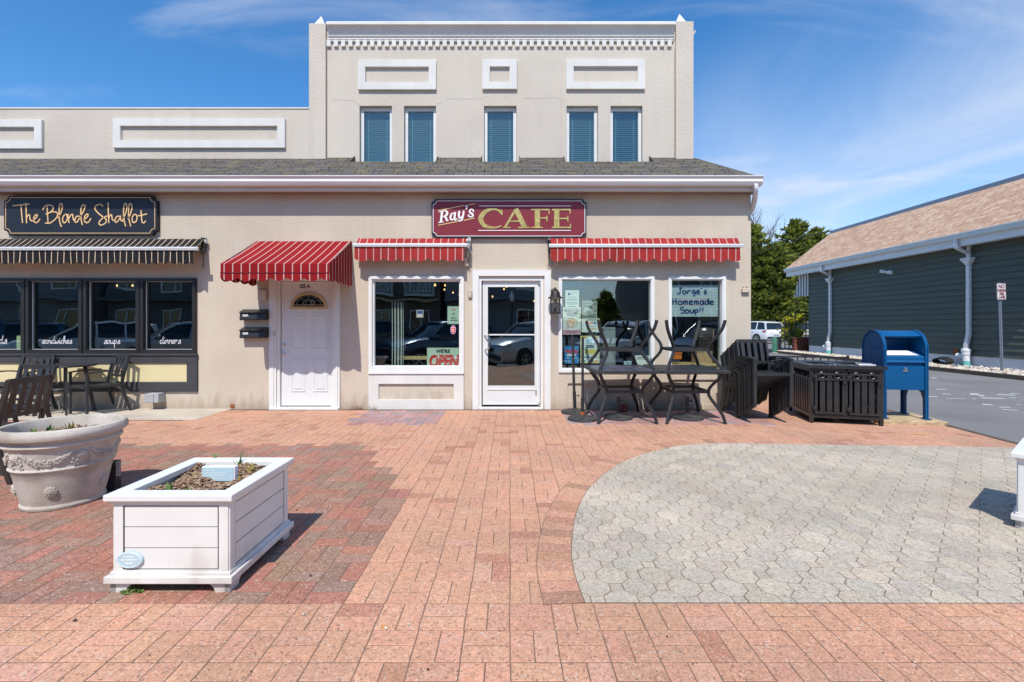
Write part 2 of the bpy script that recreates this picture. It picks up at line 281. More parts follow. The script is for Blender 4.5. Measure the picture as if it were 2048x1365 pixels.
# ------------------------------------------------------------------ mesh builder
class MB:
    def __init__(s): s.bm = bmesh.new(); s.mi = 0; s.sm = False; s.uv = None
    def v(s, p): return s.bm.verts.new(p)
    def f(s, vs, smooth=None):
        try: q = s.bm.faces.new(vs)
        except ValueError: return None
        q.material_index = s.mi; q.smooth = s.sm if smooth is None else smooth; return q
    def face(s, pts, uvs=None):
        q = s.f([s.v(p) for p in pts])
        if uvs:
            if s.uv is None: s.uv = s.bm.loops.layers.uv.verify()
            for l, u in zip(q.loops, uvs): l[s.uv].uv = u
        return q
    def hexa(s, c, bev=0.0):
        """8 corners: bottom ring 0-3, top ring 4-7"""
        vs = [s.v(p) for p in c]
        fs = [s.f([vs[i] for i in q]) for q in ((3, 2, 1, 0), (4, 5, 6, 7), (0, 1, 5, 4), (1, 2, 6, 5), (2, 3, 7, 6), (3, 0, 4, 7))]
        if bev:
            es = list({e for q in fs for e in q.edges})
            r = bmesh.ops.bevel(s.bm, geom=es, offset=bev, segments=2, affect='EDGES', profile=.5)
            for q in r['faces']: q.material_index = s.mi
        return s
    def box(s, x0, x1, y0, y1, z0, z1, bev=0.0):
        return s.hexa([(x0, y0, z0), (x1, y0, z0), (x1, y1, z0), (x0, y1, z0), (x0, y0, z1), (x1, y0, z1), (x1, y1, z1), (x0, y1, z1)], bev)
    def bar(s, p, q, w, h, up=(0, 0, 1), bev=0.0):
        return s.sweep([p, q], w, h, up, bev)
    def sweep(s, pts, w, h, up=(0, 0, 1), bev=0.0):
        """rectangular bar along a polyline: w across, h along 'up'"""
        pts = [Vector(p) for p in pts]; rings = []; up = Vector(up)
        for i, p in enumerate(pts):
            d = (pts[min(i + 1, len(pts) - 1)] - pts[max(i - 1, 0)]).normalized()
            a = d.cross(up)
            if a.length < 1e-4: a = d.cross(Vector((0, 1, 0)))
            a.normalize(); b = a.cross(d).normalized()
            rings.append([s.v(p + a * (w / 2) * sx + b * (h / 2) * sz) for sx, sz in ((-1, -1), (1, -1), (1, 1), (-1, 1))])
        for r0, r1 in zip(rings, rings[1:]):
            for k in range(4): s.f([r0[k], r0[(k + 1) % 4], r1[(k + 1) % 4], r1[k]])
        s.f(rings[0][::-1]); s.f(rings[-1]); return s
    def tube(s, pts, r, n=10, caps=True):
        pts = [Vector(p) for p in pts]; rings = []; prev = None
        rs = r if isinstance(r, (list, tuple)) else [r] * len(pts)
        for i, p in enumerate(pts):
            d = (pts[min(i + 1, len(pts) - 1)] - pts[max(i - 1, 0)])
            if d.length < 1e-9: d = Vector((0, 0, 1))
            d.normalize()
            if prev is None:
                a = d.cross(Vector((0, 0, 1)))
                if a.length < 1e-3: a = d.cross(Vector((1, 0, 0)))
            else: a = prev - d * prev.dot(d)
            a.normalize(); prev = a; b = d.cross(a)
            rings.append([s.v(p + (a * cos(2 * pi * k / n) + b * sin(2 * pi * k / n)) * rs[i]) for k in range(n)])
        for r0, r1 in zip(rings, rings[1:]):
            for k in range(n): s.f([r0[k], r0[(k + 1) % n], r1[(k + 1) % n], r1[k]], True)
        if caps: s.f(rings[0][::-1], False); s.f(rings[-1], False)
        return s
    def lathe(s, prof, n=32, c=(0, 0, 0), axis='z', close=True):
        c = Vector(c); rings = []
        for r, z in prof:
            ring = []
            for k in range(n):
                a = 2 * pi * k / n; q = (r * cos(a), r * sin(a), z)
                if axis == 'y': q = (q[0], q[2], q[1])
                if axis == 'x': q = (q[2], q[0], q[1])
                ring.append(s.v(c + Vector(q)))
            rings.append(ring)
        for r0, r1 in zip(rings, rings[1:]):
            for k in range(n): s.f([r0[k], r0[(k + 1) % n], r1[(k + 1) % n], r1[k]], True)
        if close: s.f(rings[0][::-1], False); s.f(rings[-1], False)
        return s
    def prism(s, poly, y0, y1, axis='y', bev=0.0):
        """polygon in the plane normal to axis, extruded from y0 to y1"""
        def P(a, b, t): return {'y': (a, t, b), 'x': (t, a, b), 'z': (a, b, t)}[axis]
        f0 = [s.v(P(a, b, y0)) for a, b in poly]; f1 = [s.v(P(a, b, y1)) for a, b in poly]; n = len(poly)
        fs = [s.f(f0), s.f(f1[::-1])] + [s.f([f0[k], f1[k], f1[(k + 1) % n], f0[(k + 1) % n]]) for k in range(n)]
        if bev:
            es = list({e for q in fs[:2] for e in q.edges}); bmesh.ops.bevel(s.bm, geom=es, offset=bev, segments=2, affect='EDGES', profile=.5)
        return s
    def frame(s, x0, x1, z0, z1, w, y0, y1, wb=None, wt=None):
        """picture frame of four butted boards in the XZ plane"""
        wb = w if wb is None else wb; wt = w if wt is None else wt
        s.box(x0, x0 + w, y0, y1, z0, z1); s.box(x1 - w, x1, y0, y1, z0, z1)
        if wb: s.box(x0 + w, x1 - w, y0, y1, z0, z0 + wb)
        if wt: s.box(x0 + w, x1 - w, y0, y1, z1 - wt, z1)
        return s
    def ball(s, c, r, n=10, sc=(1, 1, 1)):
        c = Vector(c); m = n // 2 + 1; rings = []
        for i in range(1, m):
            t = pi * i / m
            rings.append([s.v(c + Vector((r * sc[0] * sin(t) * cos(2 * pi * k / n), r * sc[1] * sin(t) * sin(2 * pi * k / n), r * sc[2] * cos(t)))) for k in range(n)])
        a = s.v(c + Vector((0, 0, r * sc[2]))); b = s.v(c - Vector((0, 0, r * sc[2])))
        for k in range(n):
            s.f([a, rings[0][k], rings[0][(k + 1) % n]], True); s.f([b, rings[-1][(k + 1) % n], rings[-1][k]], True)
        for r0, r1 in zip(rings, rings[1:]):
            for k in range(n): s.f([r0[k], r1[k], r1[(k + 1) % n], r0[(k + 1) % n]], True)
        return s
    def ribbon(s, pts, ws, y0, y1):
        """flat stroke in the XZ plane with a width at each point, given depth"""
        pts = [Vector((p[0], 0, p[1])) for p in pts]
        ws = ws if isinstance(ws, (list, tuple)) else [ws] * len(pts)
        L_, R_ = [], []
        for i, p in enumerate(pts):
            d = (pts[min(i + 1, len(pts) - 1)] - pts[max(i - 1, 0)]).normalized(); n = Vector((-d.z, 0, d.x)) * ws[i] / 2
            L_.append(p + n); R_.append(p - n)
        a = [(s.v(l + Vector((0, y0, 0))), s.v(r + Vector((0, y0, 0))), s.v(l + Vector((0, y1, 0))), s.v(r + Vector((0, y1, 0)))) for l, r in zip(L_, R_)]
        for p, q in zip(a, a[1:]):
            s.f([p[0], p[1], q[1], q[0]]); s.f([p[2], q[2], q[3], p[3]]); s.f([p[0], q[0], q[2], p[2]]); s.f([p[1], p[3], q[3], q[1]])
        s.f([a[0][0], a[0][2], a[0][3], a[0][1]]); s.f([a[-1][0], a[-1][1], a[-1][3], a[-1][2]])
        return s
    def wall(s, x0, x1, z0, z1, y0, y1, holes):
        xs = sorted({x0, x1} | {h[i] for h in holes for i in (0, 1)}); zs = sorted({z0, z1} | {h[i] for h in holes for i in (2, 3)})
        def solid(i, j):
            if i < 0 or j < 0 or i >= len(xs) - 1 or j >= len(zs) - 1: return False
            a, b = (xs[i] + xs[i + 1]) / 2, (zs[j] + zs[j + 1]) / 2
            return not any(h[0] < a < h[1] and h[2] < b < h[3] for h in holes)
        g = {}
        def V(i, j, k):
            if (i, j, k) not in g: g[i, j, k] = s.v((xs[i], (y0, y1)[k], zs[j]))
            return g[i, j, k]
        for i in range(len(xs) - 1):
            for j in range(len(zs) - 1):
                if not solid(i, j): continue
                for k in (0, 1): s.f([V(i, j, k), V(i + 1, j, k), V(i + 1, j + 1, k), V(i, j + 1, k)])
                for di, dj, e in ((-1, 0, ((i, j), (i, j + 1))), (1, 0, ((i + 1, j), (i + 1, j + 1))), (0, -1, ((i, j), (i + 1, j))), (0, 1, ((i, j + 1), (i + 1, j + 1)))):
                    if not solid(i + di, j + dj): s.f([V(*e[0], 0), V(*e[1], 0), V(*e[1], 1), V(*e[0], 1)])
        return s
    def build(s, name, mats, parent=None, world=None, label=None, angle=35, recalc=True):
        """link as ONE object; world: the coordinates are world ones, shift them to the (unrotated) parent's origin"""
        bm = s.bm
        if recalc: bmesh.ops.recalc_face_normals(bm, faces=bm.faces)
        if world is not None: bmesh.ops.translate(bm, verts=bm.verts, vec=-Vector(world))
        me = bpy.data.meshes.new(name); bm.to_mesh(me); bm.free()
        for m in (mats if isinstance(mats, (list, tuple)) else [mats]): me.materials.append(m)
        fl = [False] * len(me.polygons); me.polygons.foreach_get('use_smooth', fl)
        me.set_sharp_from_angle(angle=radians(angle)); me.polygons.foreach_set('use_smooth', fl)
        o = bpy.data.objects.new(name, me); COL.objects.link(o)
        if parent is not None: o.parent = parent
        if label: o['label'] = label
        return o
def tag(o, label=None, cat=None, group=None, kind=None):
    if label: o['label'] = label
    if cat: o['category'] = cat
    if group: o['group'] = group
    if kind: o['kind'] = kind
    return o
def thing(name, label, cat, loc=(0, 0, 0), rz=0.0, group=None):
    o = bpy.data.objects.new(name, None); o.empty_display_size = .1; COL.objects.link(o)
    o.location = loc; o.rotation_euler = (0, 0, rz)
    return tag(o, label, cat, group)
def copy_tree(o, parent=None):
    c = o.copy(); COL.objects.link(c)
    if parent is not None: c.parent = parent
    for ch in list(o.children): copy_tree(ch, c)
    return c
def from_data(name, verts, faces, mats, parent=None, cols=None, mi=None, smooth=False):
    me = bpy.data.meshes.new(name); me.from_pydata(verts, [], faces)
    for m in (mats if isinstance(mats, (list, tuple)) else [mats]): me.materials.append(m)
    if mi is not None: me.polygons.foreach_set('material_index', mi)
    if cols is not None:
        at_ = me.color_attributes.new('col', 'FLOAT_COLOR', 'CORNER'); flat = []
        for p, c in zip(faces, cols): flat.extend((c[0], c[1], c[2], 1.0) * len(p))
        at_.data.foreach_set('color', flat)
    if smooth: me.polygons.foreach_set('use_smooth', [True] * len(faces))
    me.update()
    o = bpy.data.objects.new(name, me); COL.objects.link(o)
    if parent is not None: o.parent = parent
    return o
def text(name, s, size, loc, m, parent, depth=.002, align='CENTER', shear=0.0, sx=1.0, rz=0.0, bold=0.0, rot=None):
    """lettering as a mesh, upright in the XZ plane facing -Y; loc in the parent's space"""
    cu = bpy.data.curves.new(name, 'FONT'); cu.body = s; cu.size = size; cu.align_x = align; cu.extrude = depth; cu.shear = shear; cu.offset = bold; cu.resolution_u = 3
    cu.space_line = .95
    o = bpy.data.objects.new('t', cu); COL.objects.link(o)
    me = bpy.data.meshes.new_from_object(o.evaluated_get(bpy.context.evaluated_depsgraph_get()))
    bpy.data.objects.remove(o); bpy.data.curves.remove(cu)
    me.name = name; me.transform(Matrix.Diagonal((sx, 1, 1, 1))); me.transform(Matrix.Rotation(rz, 4, 'Z')); me.transform(Matrix.Rotation(pi / 2, 4, 'X'))
    if rot: me.transform(rot)
    me.transform(Matrix.Translation(loc)); me.materials.clear(); me.materials.append(m)
    r = bpy.data.objects.new(name, me); COL.objects.link(r); r.parent = parent
    return r
def smooth_path(pts, n=5):
    """Catmull-Rom through the points"""
    P = [Vector((p[0], p[1], 0) if len(p) == 2 else p) for p in pts]; out = []
    for i in range(len(P) - 1):
        a, b, c, d = P[max(i - 1, 0)], P[i], P[i + 1], P[min(i + 2, len(P) - 1)]
        for k in range(n):
            t = k / n
            out.append(.5 * ((2 * b) + (c - a) * t + (2 * a - 5 * b + 4 * c - d) * t * t + (3 * b - a - 3 * c + d) * t ** 3))
    out.append(P[-1]); return out

SUN_E = 4.3; SKY_S = .108; EXPO = 0.17; CLOUD = (7.0, 7.4, 8.2, 1)

# ------------------------------------------------------------------ ground
def sheet(name, poly, z, m, thick=0.0):
    mb = MB()
    if thick: mb.prism(poly, z - thick, z, 'z')
    else: mb.face([(x, y, z) for x, y in poly])
    return tag(mb.build(name, m), kind='structure')
sheet('ground', [(-700, -500), (700, -500), (700, 900), (-700, 900)], -.32, M['asphalt'])
sheet('parking_lot', [(3.0, -8.4), (60, -8.4), (60, 75), (-25, 75), (-25, 6), (3.0, 6)], -.012, M['asphalt'], .25)
sheet('street', [(-90, -24), (90, -24), (90, -8.7), (-90, -8.7)], -.2, M['asphalt'], .1)
sheet('far_pavement', [(-90, -60), (90, -60), (90, -24.15), (-90, -24.15)], -.06, M['concrete'], .2)
sheet('kerb', [(-90, -8.69), (5.75, -8.69), (5.75, -8.42), (-90, -8.42)], .0, M['concrete'], .3)

EDGE = lambda y: 5.78 + (y + 2.41) * .111            # right-hand edge of the brickwork
S_ = .2032
def paver(vs, fs, cs, poly, zt, col, gap=.0024, bev=.0018):
    """one paver: bevelled top and short sides; poly counter-clockwise"""
    n = len(poly); cx = sum(p[0] for p in poly) / n; cy = sum(p[1] for p in poly) / n
    r = min(sqrt((p[0] - cx) ** 2 + (p[1] - cy) ** 2) for p in poly)
    if r < .012: return
    def inset(d):
        out = []
        for i in range(n):
            a, b, c = poly[i - 1], poly[i], poly[(i + 1) % n]
            e1 = (b[0] - a[0], b[1] - a[1]); e2 = (c[0] - b[0], c[1] - b[1]); l1 = sqrt(e1[0] ** 2 + e1[1] ** 2) or 1; l2 = sqrt(e2[0] ** 2 + e2[1] ** 2) or 1
            n1 = (-e1[1] / l1, e1[0] / l1); n2 = (-e2[1] / l2, e2[0] / l2); k = 1 + n1[0] * n2[0] + n1[1] * n2[1]
            k = max(k, .4); out.append((b[0] + (n1[0] + n2[0]) * d / k, b[1] + (n1[1] + n2[1]) * d / k))
        return out
    dz = R.uniform(-.0006, .0006); tx, ty = R.uniform(-.005, .005), R.uniform(-.005, .005)
    A = inset(gap); B = inset(gap + bev); b0 = len(vs)
    for p in B: vs.append((p[0], p[1], zt + dz + (p[0] - cx) * tx + (p[1] - cy) * ty))
    for p in A: vs.append((p[0], p[1], zt - .0012 + dz))
    for p in A: vs.append((p[0], p[1], zt - .02))
    fs.append(tuple(range(b0, b0 + n))); cs.append(col)
    for k in range(n):
        q = (k + 1) % n
        fs.append((b0 + k, b0 + n + k, b0 + n + q, b0 + q)); cs.append(col)
        fs.append((b0 + n + k, b0 + 2 * n + k, b0 + 2 * n + q, b0 + n + q)); cs.append(col)
def jit(c, a=.08, b=.03):
    k = 1 + R.uniform(-a, a); return tuple(max(.01, x * k * (1 + R.uniform(-b, b))) for x in c)
# outline of the grey circle (surveyed), counter-clockwise later; convex
ARC = [(.366, 2.319), (.352, 2.62), (.385, 2.972), (.497, 3.497), (.703, 4.047), (1.08, 4.663), (1.55, 5.12), (2.10, 5.42), (2.6, 5.46)]
ARC = [(x, z - CD) for x, z in ARC]
arc = [(p.x, p.y) for p in smooth_path(ARC, 6)]
GREY = [(7.9, 2.305 - CD)] + [(7.9, 5.12 - CD)] + arc[::-1]           # ccw: bottom right, top right, along the arc down to bottom left
YB = 2.319 - CD
def inside(p, poly, tol=0.0):
    n = len(poly)
    for i in range(n):
        a, b = poly[i], poly[(i + 1) % n]
        ex, ey = b[0] - a[0], b[1] - a[1]
        if (ex * (p[1] - a[1]) - ey * (p[0] - a[0])) / (sqrt(ex * ex + ey * ey) or 1) < tol: return False
    return True
def clip(poly, region):
    out = list(poly)
    for i in range(len(region)):
        a, b = region[i], region[(i + 1) % len(region)]; ex, ey = b[0] - a[0], b[1] - a[1]
        if ex * ex + ey * ey < 1e-10: continue
        f = lambda p: ex * (p[1] - a[1]) - ey * (p[0] - a[0])
        src, out = out, []
        for k in range(len(src)):
            p, q = src[k - 1], src[k]; fp, fq = f(p), f(q)
            if (fp >= 0) != (fq >= 0):
                t = fp / (fp - fq); out.append((p[0] + (q[0] - p[0]) * t, p[1] + (q[1] - p[1]) * t))
            if fq >= 0: out.append(q)
        if not out: return []
    res = []
    for p in out:
        if not res or (abs(p[0] - res[-1][0]) + abs(p[1] - res[-1][1])) > .004: res.append(p)
    if len(res) > 1 and abs(res[0][0] - res[-1][0]) + abs(res[0][1] - res[-1][1]) < .004: res.pop()
    return res if len(res) > 2 else []
BASE = (.525, .283, .180)
def brick_col(x, y):
    z = y + CD
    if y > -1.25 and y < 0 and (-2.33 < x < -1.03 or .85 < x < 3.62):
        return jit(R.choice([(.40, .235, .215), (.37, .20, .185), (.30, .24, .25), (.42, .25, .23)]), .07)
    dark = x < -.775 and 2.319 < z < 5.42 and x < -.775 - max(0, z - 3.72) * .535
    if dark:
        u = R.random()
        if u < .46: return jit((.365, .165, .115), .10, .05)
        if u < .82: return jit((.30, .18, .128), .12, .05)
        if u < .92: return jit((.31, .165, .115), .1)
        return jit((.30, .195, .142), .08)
    u = R.random()
    if u < (.02 if z < 2.319 else .07): return jit((.44, .215, .138), .08)
    if u < .16: return jit((.53, .295, .20), .05)
    return jit(BASE, .05, .03)
vs, fs, cs = [], [], []
GO = [(x, y) for x, y in GREY]
for j in range(-16, 52):
    y0 = YB + (j) * S_
    for i in range(-64, 40):
        x0 = i * S_ + .003 * sin(j * 1.7); cxy = (x0 + S_ / 2, y0 + S_ / 2)
        if cxy[1] < -8.35 or cxy[1] > 2.6: continue
        if cxy[0] > EDGE(cxy[1]) + .02: continue
        if cxy[1] > -.05 and cxy[0] < 3.8: continue
        if cxy[0] < -4.6 and cxy[1] > -.88: continue
        if inside(cxy, GREY, .16): continue
        horiz = ((i + j) % 2) == 1
        for h in (0, 1):
            if horiz: P = [(x0, y0 + h * S_ / 2), (x0 + S_, y0 + h * S_ / 2), (x0 + S_, y0 + (h + 1) * S_ / 2), (x0, y0 + (h + 1) * S_ / 2)]
            else: P = [(x0 + h * S_ / 2, y0), (x0 + (h + 1) * S_ / 2, y0), (x0 + (h + 1) * S_ / 2, y0 + S_), (x0 + h * S_ / 2, y0 + S_)]
            cx, cy = sum(p[0] for p in P) / 4, sum(p[1] for p in P) / 4
            if cy > .02 and cx < 3.98: continue
            if cx > EDGE(cy) - .03: P = clip(P, [(-20, -9), (EDGE(-9), -9), (EDGE(3), 3), (-20, 3)])
            if len(P) < 3: continue
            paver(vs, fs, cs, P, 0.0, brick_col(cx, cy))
# curved soldier course round the circle, laid a touch higher than the field
SA = arc[:-1]; acc = 0.0; step = .102; pts = [SA[0]]
for a, b in zip(SA, SA[1:]):
    d = sqrt((b[0] - a[0]) ** 2 + (b[1] - a[1]) ** 2); t = step - acc
    while t <= d:
        pts.append((a[0] + (b[0] - a[0]) * t / d, a[1] + (b[1] - a[1]) * t / d)); t += step
    acc = d - (t - step)
def nrm(i):
    a, b = pts[max(i - 1, 0)], pts[min(i + 1, len(pts) - 1)]; dx, dy = b[0] - a[0], b[1] - a[1]; l = sqrt(dx * dx + dy * dy); return (-dy / l, dx / l)
BAND = []
for i in range(len(pts) - 1):
    n0, n1 = nrm(i), nrm(i + 1); a, b = pts[i], pts[i + 1]; w = .2032
    P = [a, b, (b[0] + n1[0] * w, b[1] + n1[1] * w), (a[0] + n0[0] * w, a[1] + n0[1] * w)]
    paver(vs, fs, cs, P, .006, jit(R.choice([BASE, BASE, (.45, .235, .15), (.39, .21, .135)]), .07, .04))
plaza = tag(from_data('brick_plaza', vs, fs, M['brick'], cols=cs), kind='structure')
sheet('plaza_bed', [(-14, -8.42), (EDGE(-8.42), -8.42), (EDGE(2.7), 2.7), (3.9, 2.7), (3.9, .05), (-14, .05)], -.0024, M['grout'], .2)
# bed below the curved band, hides the field bricks it cuts through
mb = MB(); q = [mb.v((p[0], p[1], .0036)) for p in pts]; w = [mb.v((p[0] + nrm(i)[0] * .2052, p[1] + nrm(i)[1] * .2052, .0036)) for i, p in enumerate(pts)]
for i in range(len(pts) - 1): mb.f([q[i], q[i + 1], w[i + 1], w[i]])
tag(mb.build('border_bed', M['grout']), kind='structure')
# grey octagon pavers
vs, fs, cs = [], [], []; a_ = .0825; p_ = 2 * a_ * sqrt(2); sq = a_ * .8284; cutx = p_ / 2 - sq / 2
OCT = [(a_ / cos(pi / 8) * cos(pi / 4 * k + pi / 8), a_ / cos(pi / 8) * sin(pi / 4 * k + pi / 8)) for k in range(8)]
for i in range(-4, 80):
    for j in range(-4, 60):
        ox = .2 + i * p_ / 2; oy = YB + .02 + j * p_ / 2
        if (i + j) % 2: P = [(ox + x, oy + y) for x, y in OCT]
        else: P = [(ox - sq / 2, oy - sq / 2), (ox + sq / 2, oy - sq / 2), (ox + sq / 2, oy + sq / 2), (ox - sq / 2, oy + sq / 2)]
        if max(p[0] for p in P) < .3 or max(p[1] for p in P) < YB: continue
        P = clip(P, GREY)
        if len(P) < 3: continue
        paver(vs, fs, cs, P, .006, jit(R.choice([(.465, .405, .32), (.445, .39, .31), (.48, .42, .33), (.425, .375, .30), (.46, .395, .305)]), .07, .02), gap=.0026)
tag(from_data('octagon_paving', vs, fs, M['octo'], cols=cs), kind='structure')
sheet('octagon_bed', GREY, .0037, M['grout_grey'])
# concrete walk before the left shop, edging beside the car park
mb = MB(); mb.box(-15, -4.53, -.9, .03, -.2, .004, .004)
for x in (-6.4, -8.4, -10.4): pass
tag(mb.build('concrete_walk', M['concrete']), kind='structure')
mb = MB(); mb.prism([(EDGE(-8.4), -8.4), (EDGE(-8.4) + .07, -8.4), (EDGE(3) + .07, 3), (EDGE(3), 3)], -.2, .006, 'z')
tag(mb.build('plaza_edging', M['kerb']), kind='structure')
# worn arrows and letters on the asphalt
mb = MB()
for (x, y, w, h, sl) in ((1949, 788, 20, 4, .0), (1962, 791, 14, 3.5, 0), (1985, 796, 52, 2.4, .02), (2012, 789, 40, 2.2, .08), (2030, 787, 20, 2, .08), (1893, 788, 19, 2, .02), (1883, 778.5, 24, 1.6, 0), (1975, 808.5, 24, 2.6, .1), (2010, 814, 24, 2, .08), (2020, 819, 34, 2, .1), (1915, 797, 36, 1.4, .06), (1898, 797.5, 14, 1.6, 0), (1865, 793, 22, 2.2, .02), (1868, 756, 14, 2, .1), (1948, 797.5, 8, 1.6, 0), (2026, 795, 16, 1.6, 0), (2038, 808.5, 14, 1.2, .05)):
    a, b, c, d = gr(x - w / 2, y + h * .3), gr(x + w / 2, y + h * .5 + w * sl * .3), gr(x + w / 2.4, y - h * .2 + w * sl * .3), gr(x - w / 2.6, y - h * .5)
    mb.face([(p.x, p.y, -.007) for p in (a, b, c, d)])
tag(mb.build('road_arrow_marking', M['roadpaint']), kind='structure')
mb = MB()
mb.face([(5.02, -1.82, .0045), (5.17, -1.86, .0045), (5.18, -1.83, .0045), (5.03, -1.79, .0045)])
tag(mb.build('yellow_chalk_mark', M['yellow']), kind='structure')
# raised gravel bed beside the green building, with its kerb
mb = MB(); mb.prism([(12.75, 3.0), (12.9, 3.0), (13.5, 17.0), (13.35, 17.0)], -.1, .10, 'z'); tag(mb.build('lot_kerb', M['kerb']), kind='structure')
sheet('gravel_bed_soil', [(12.9, 3.0), (16, 3.0), (16, 17.0), (13.5, 17.0)], .05, M['grout_grey'], .2)
vs, fs, cs = [], [], []
for k in range(5200):
    y = R.uniform(3.2, 16.9); x = R.uniform(12.92 + (y - 3) * .043, 14.82)
    if x > 14.35 and R.random() < .75: continue
    r = R.uniform(.022, .05); z = .055 + R.uniform(0, .03); b0 = len(vs); n = 5; ph = R.uniform(0, 6.28)
    for t in range(n): vs.append((x + r * cos(ph + 6.283 * t / n) * R.uniform(.7, 1.2), y + r * sin(ph + 6.283 * t / n), z + R.uniform(-.01, .01)))
    vs.append((x, y, z + r * .75)); c = jit(R.choice([(.66, .60, .50), (.55, .49, .40), (.72, .68, .6), (.42, .33, .24), (.6, .52, .42)]), .1)
    for t in range(n): fs.append((b0 + t, b0 + (t + 1) % n, b0 + n)); cs.append(c)
tag(from_data('gravel', vs, fs, M['pebble'], cols=cs), kind='stuff')

# ------------------------------------------------------------------ the cafe building
cafe = thing('cafe_building', 'beige stucco cafe building with a two-storey block, white cornice and shingle skirt roof', 'building')
XR = 3.93; UY = .53; UB = .58
Hs = {'A': (fx(-180), fx(393), fz(707), fz(557)), 'D1': (fx(547), fx(675), -.3, fz(556)), 'L': (fx(744), fx(922), fz(736), fz(560)),
      'D2': (fx(958), fx(1086), -.3, fz(556)), 'R1': (fx(1121), fx(1304), fz(741), fz(559)), 'R2': (fx(1340), fx(1446), fz(741), fz(559))}
mb = MB(); mb.wall(-14, XR, -.3, 3.62, 0, .2, list(Hs.values()))
mb.wall(-14, -13.8, -.3, 3.62, .2, 9, []); mb.box(XR - .2, XR, .2, 9, -.3, 3.62)
lower = mb.build('lower_wall', M['stucco'], cafe)
# upper storey
up = [(fx(a, UB), fx(b, UB), fz(335, UB), fz(212, UB)) for a, b in ((719, 784), (808, 872), (968, 1033), (1133, 1196), (1221, 1285))]
TL, TR = fx(618, UY), fx(1387, UY); PL, PR_ = fx(651, UY), fx(1352, UY)
TZ = fz(47, UY); PZ = fz(217, UY)
mb = MB(); mb.wall(PL - .02, PR_ + .02, 3.3, TZ - .12, UB, UB + .2, up)
mb.build('upper_wall', M['stucco_up'], cafe)
mb = MB(); mb.box(TL, PL, UY, UY + .5, 3.3, fz(47, UY)); mb.build('pilaster', M['stucco_up'], cafe)
mb = MB(); mb.box(PR_, TR, UY, UY + .5, 3.3, fz(43, UY)); mb.build('pilaster', M['stucco_up'], cafe)
mb = MB(); mb.box(TR - .2, TR - .003, UY + .5, 9, 3.3, TZ - .15); mb.box(TL + .003, TL + .2, UY + .5, 9, 3.3, TZ - .15); mb.box(TL + .2, TR - .2, 8.8, 9, 3.3, TZ - .15)
mb.box(TL + .2, TR - .2, UB + .2, 8.8, TZ - .5, TZ - .4); mb.build('upper_side_wall', M['stucco_up'], cafe)
mb = MB(); mb.box(-14, TL, UY, UY + .3, 3.3, PZ - .01, .008); mb.box(-14, TL, UY + .3, 9, 3.3, PZ - .5); mb.build('parapet_wall', M['stucco_up'], cafe)
mb = MB(); mb.box(-14, TL - .003, UY - .012, UY + .31, PZ - .01, PZ + .012); mb.build('parapet_coping', M['stucco_white'], cafe)
for px in (638, 1363):
    mb = MB(); w = .092; c = fx(px, UY); z = fz(48 if px < 1000 else 44, UY); h = fz(33 if px < 1000 else 28.5, UY + .1) - z
    b = [mb.v((c - w, UY + .01, z)), mb.v((c + w, UY + .01, z)), mb.v((c + w, UY + .2, z)), mb.v((c - w, UY + .2, z))]; t = mb.v((c, UY + .1, z + h))
    mb.f(b)
    for k in range(4): mb.f([b[k], b[(k + 1) % 4], t])
    mb.build('finial', M['white'], cafe)
# cornice: cap, cove, frieze, dentil course
mb = MB(); Z = lambda py: fz(py, UB)
prof = [(UB + d, fz(py, UB + min(d, 0))) for d, py in ((.18, 92), (.01, 83), (-.03, 83), (-.03, 79.5), (-.04, 79), (-.04, 75), (-.055, 73), (-.07, 66), (-.075, 63), (-.08, 61), (-.095, 56.5), (-.125, 51.5), (-.15, 49), (-.15, 44.5), (-.10, 43.2), (.18, 43.2))]
mb.prism(prof, fx(652, UB - .15), fx(1352, UB - .15), 'x'); cor = mb.build('cornice', M['stucco_white'], cafe)
x = PL + .01
while x < PR_ - .07:
    mb = MB(); mb.box(x, x + .072, UB - .036, UB + .004, Z(95.5), Z(82), .004); mb.build('dentil', M['stucco_white'], cor); x += .1268
mb = MB(); mb.prism([(fx(1388, UY), fz(58, UY)), (fx(1397, UY), fz(53, UY)), (fx(1396, UY), fz(56, UY)), (fx(1388, UY), fz(70, UY))], UY + .1, UY + .42, 'y'); mb.build('cornice_return', M['stucco_up'], cafe)
# raised white stucco panels
def relief(a, b, c, d, w, Y, m=M['stucco_white'], t=.045, k=.005):
    mb = MB(); x0, x1, z0, z1 = fx(a, Y), fx(b, Y), fz(d, Y), fz(c, Y)
    o = [(x0, z0), (x1, z0), (x1, z1), (x0, z1)]; i = [(x0 + w, z0 + w), (x1 - w, z0 + w), (x1 - w, z1 - w), (x0 + w, z1 - w)]
    V = lambda p, y: mb.v((p[0], y, p[1]))
    of, ob, if_, ib = [V(p, Y - t) for p in o], [V(p, Y + .01) for p in o], [V(p, Y - t) for p in i], [V(p, Y + .01) for p in i]
    for n in range(4):
        q = (n + 1) % 4
        mb.f([of[n], of[q], if_[q], if_[n]]); mb.f([of[n], ob[n], ob[q], of[q]]); mb.f([if_[n], if_[q], ib[q], ib[n]]); mb.f([ob[n], ib[n], ib[q], ob[q]])
    es = [e for v in of + if_ for e in v.link_edges]; bmesh.ops.bevel(mb.bm, geom=list(set(es)), offset=k, segments=2, affect='EDGES')
    return mb.build('relief_panel', m, cafe)
for a, b, c, d in ((717, 873, 122, 182), (965, 1034, 121.5, 181), (1132, 1289, 121, 181)): relief(a, b, c, d, .13, UB)
relief(229, 572, 239, 298, .135, UY); relief(-220, 88, 241, 299.5, .135, UY)
relief(738, 928, 748, 819.5, .165, 0, t=.035)
relief(1118, 1307, 750, 819, .14, 0, M['stucco'], .03); relief(1337, 1450, 750, 819, .08, 0, M['stucco'], .03)
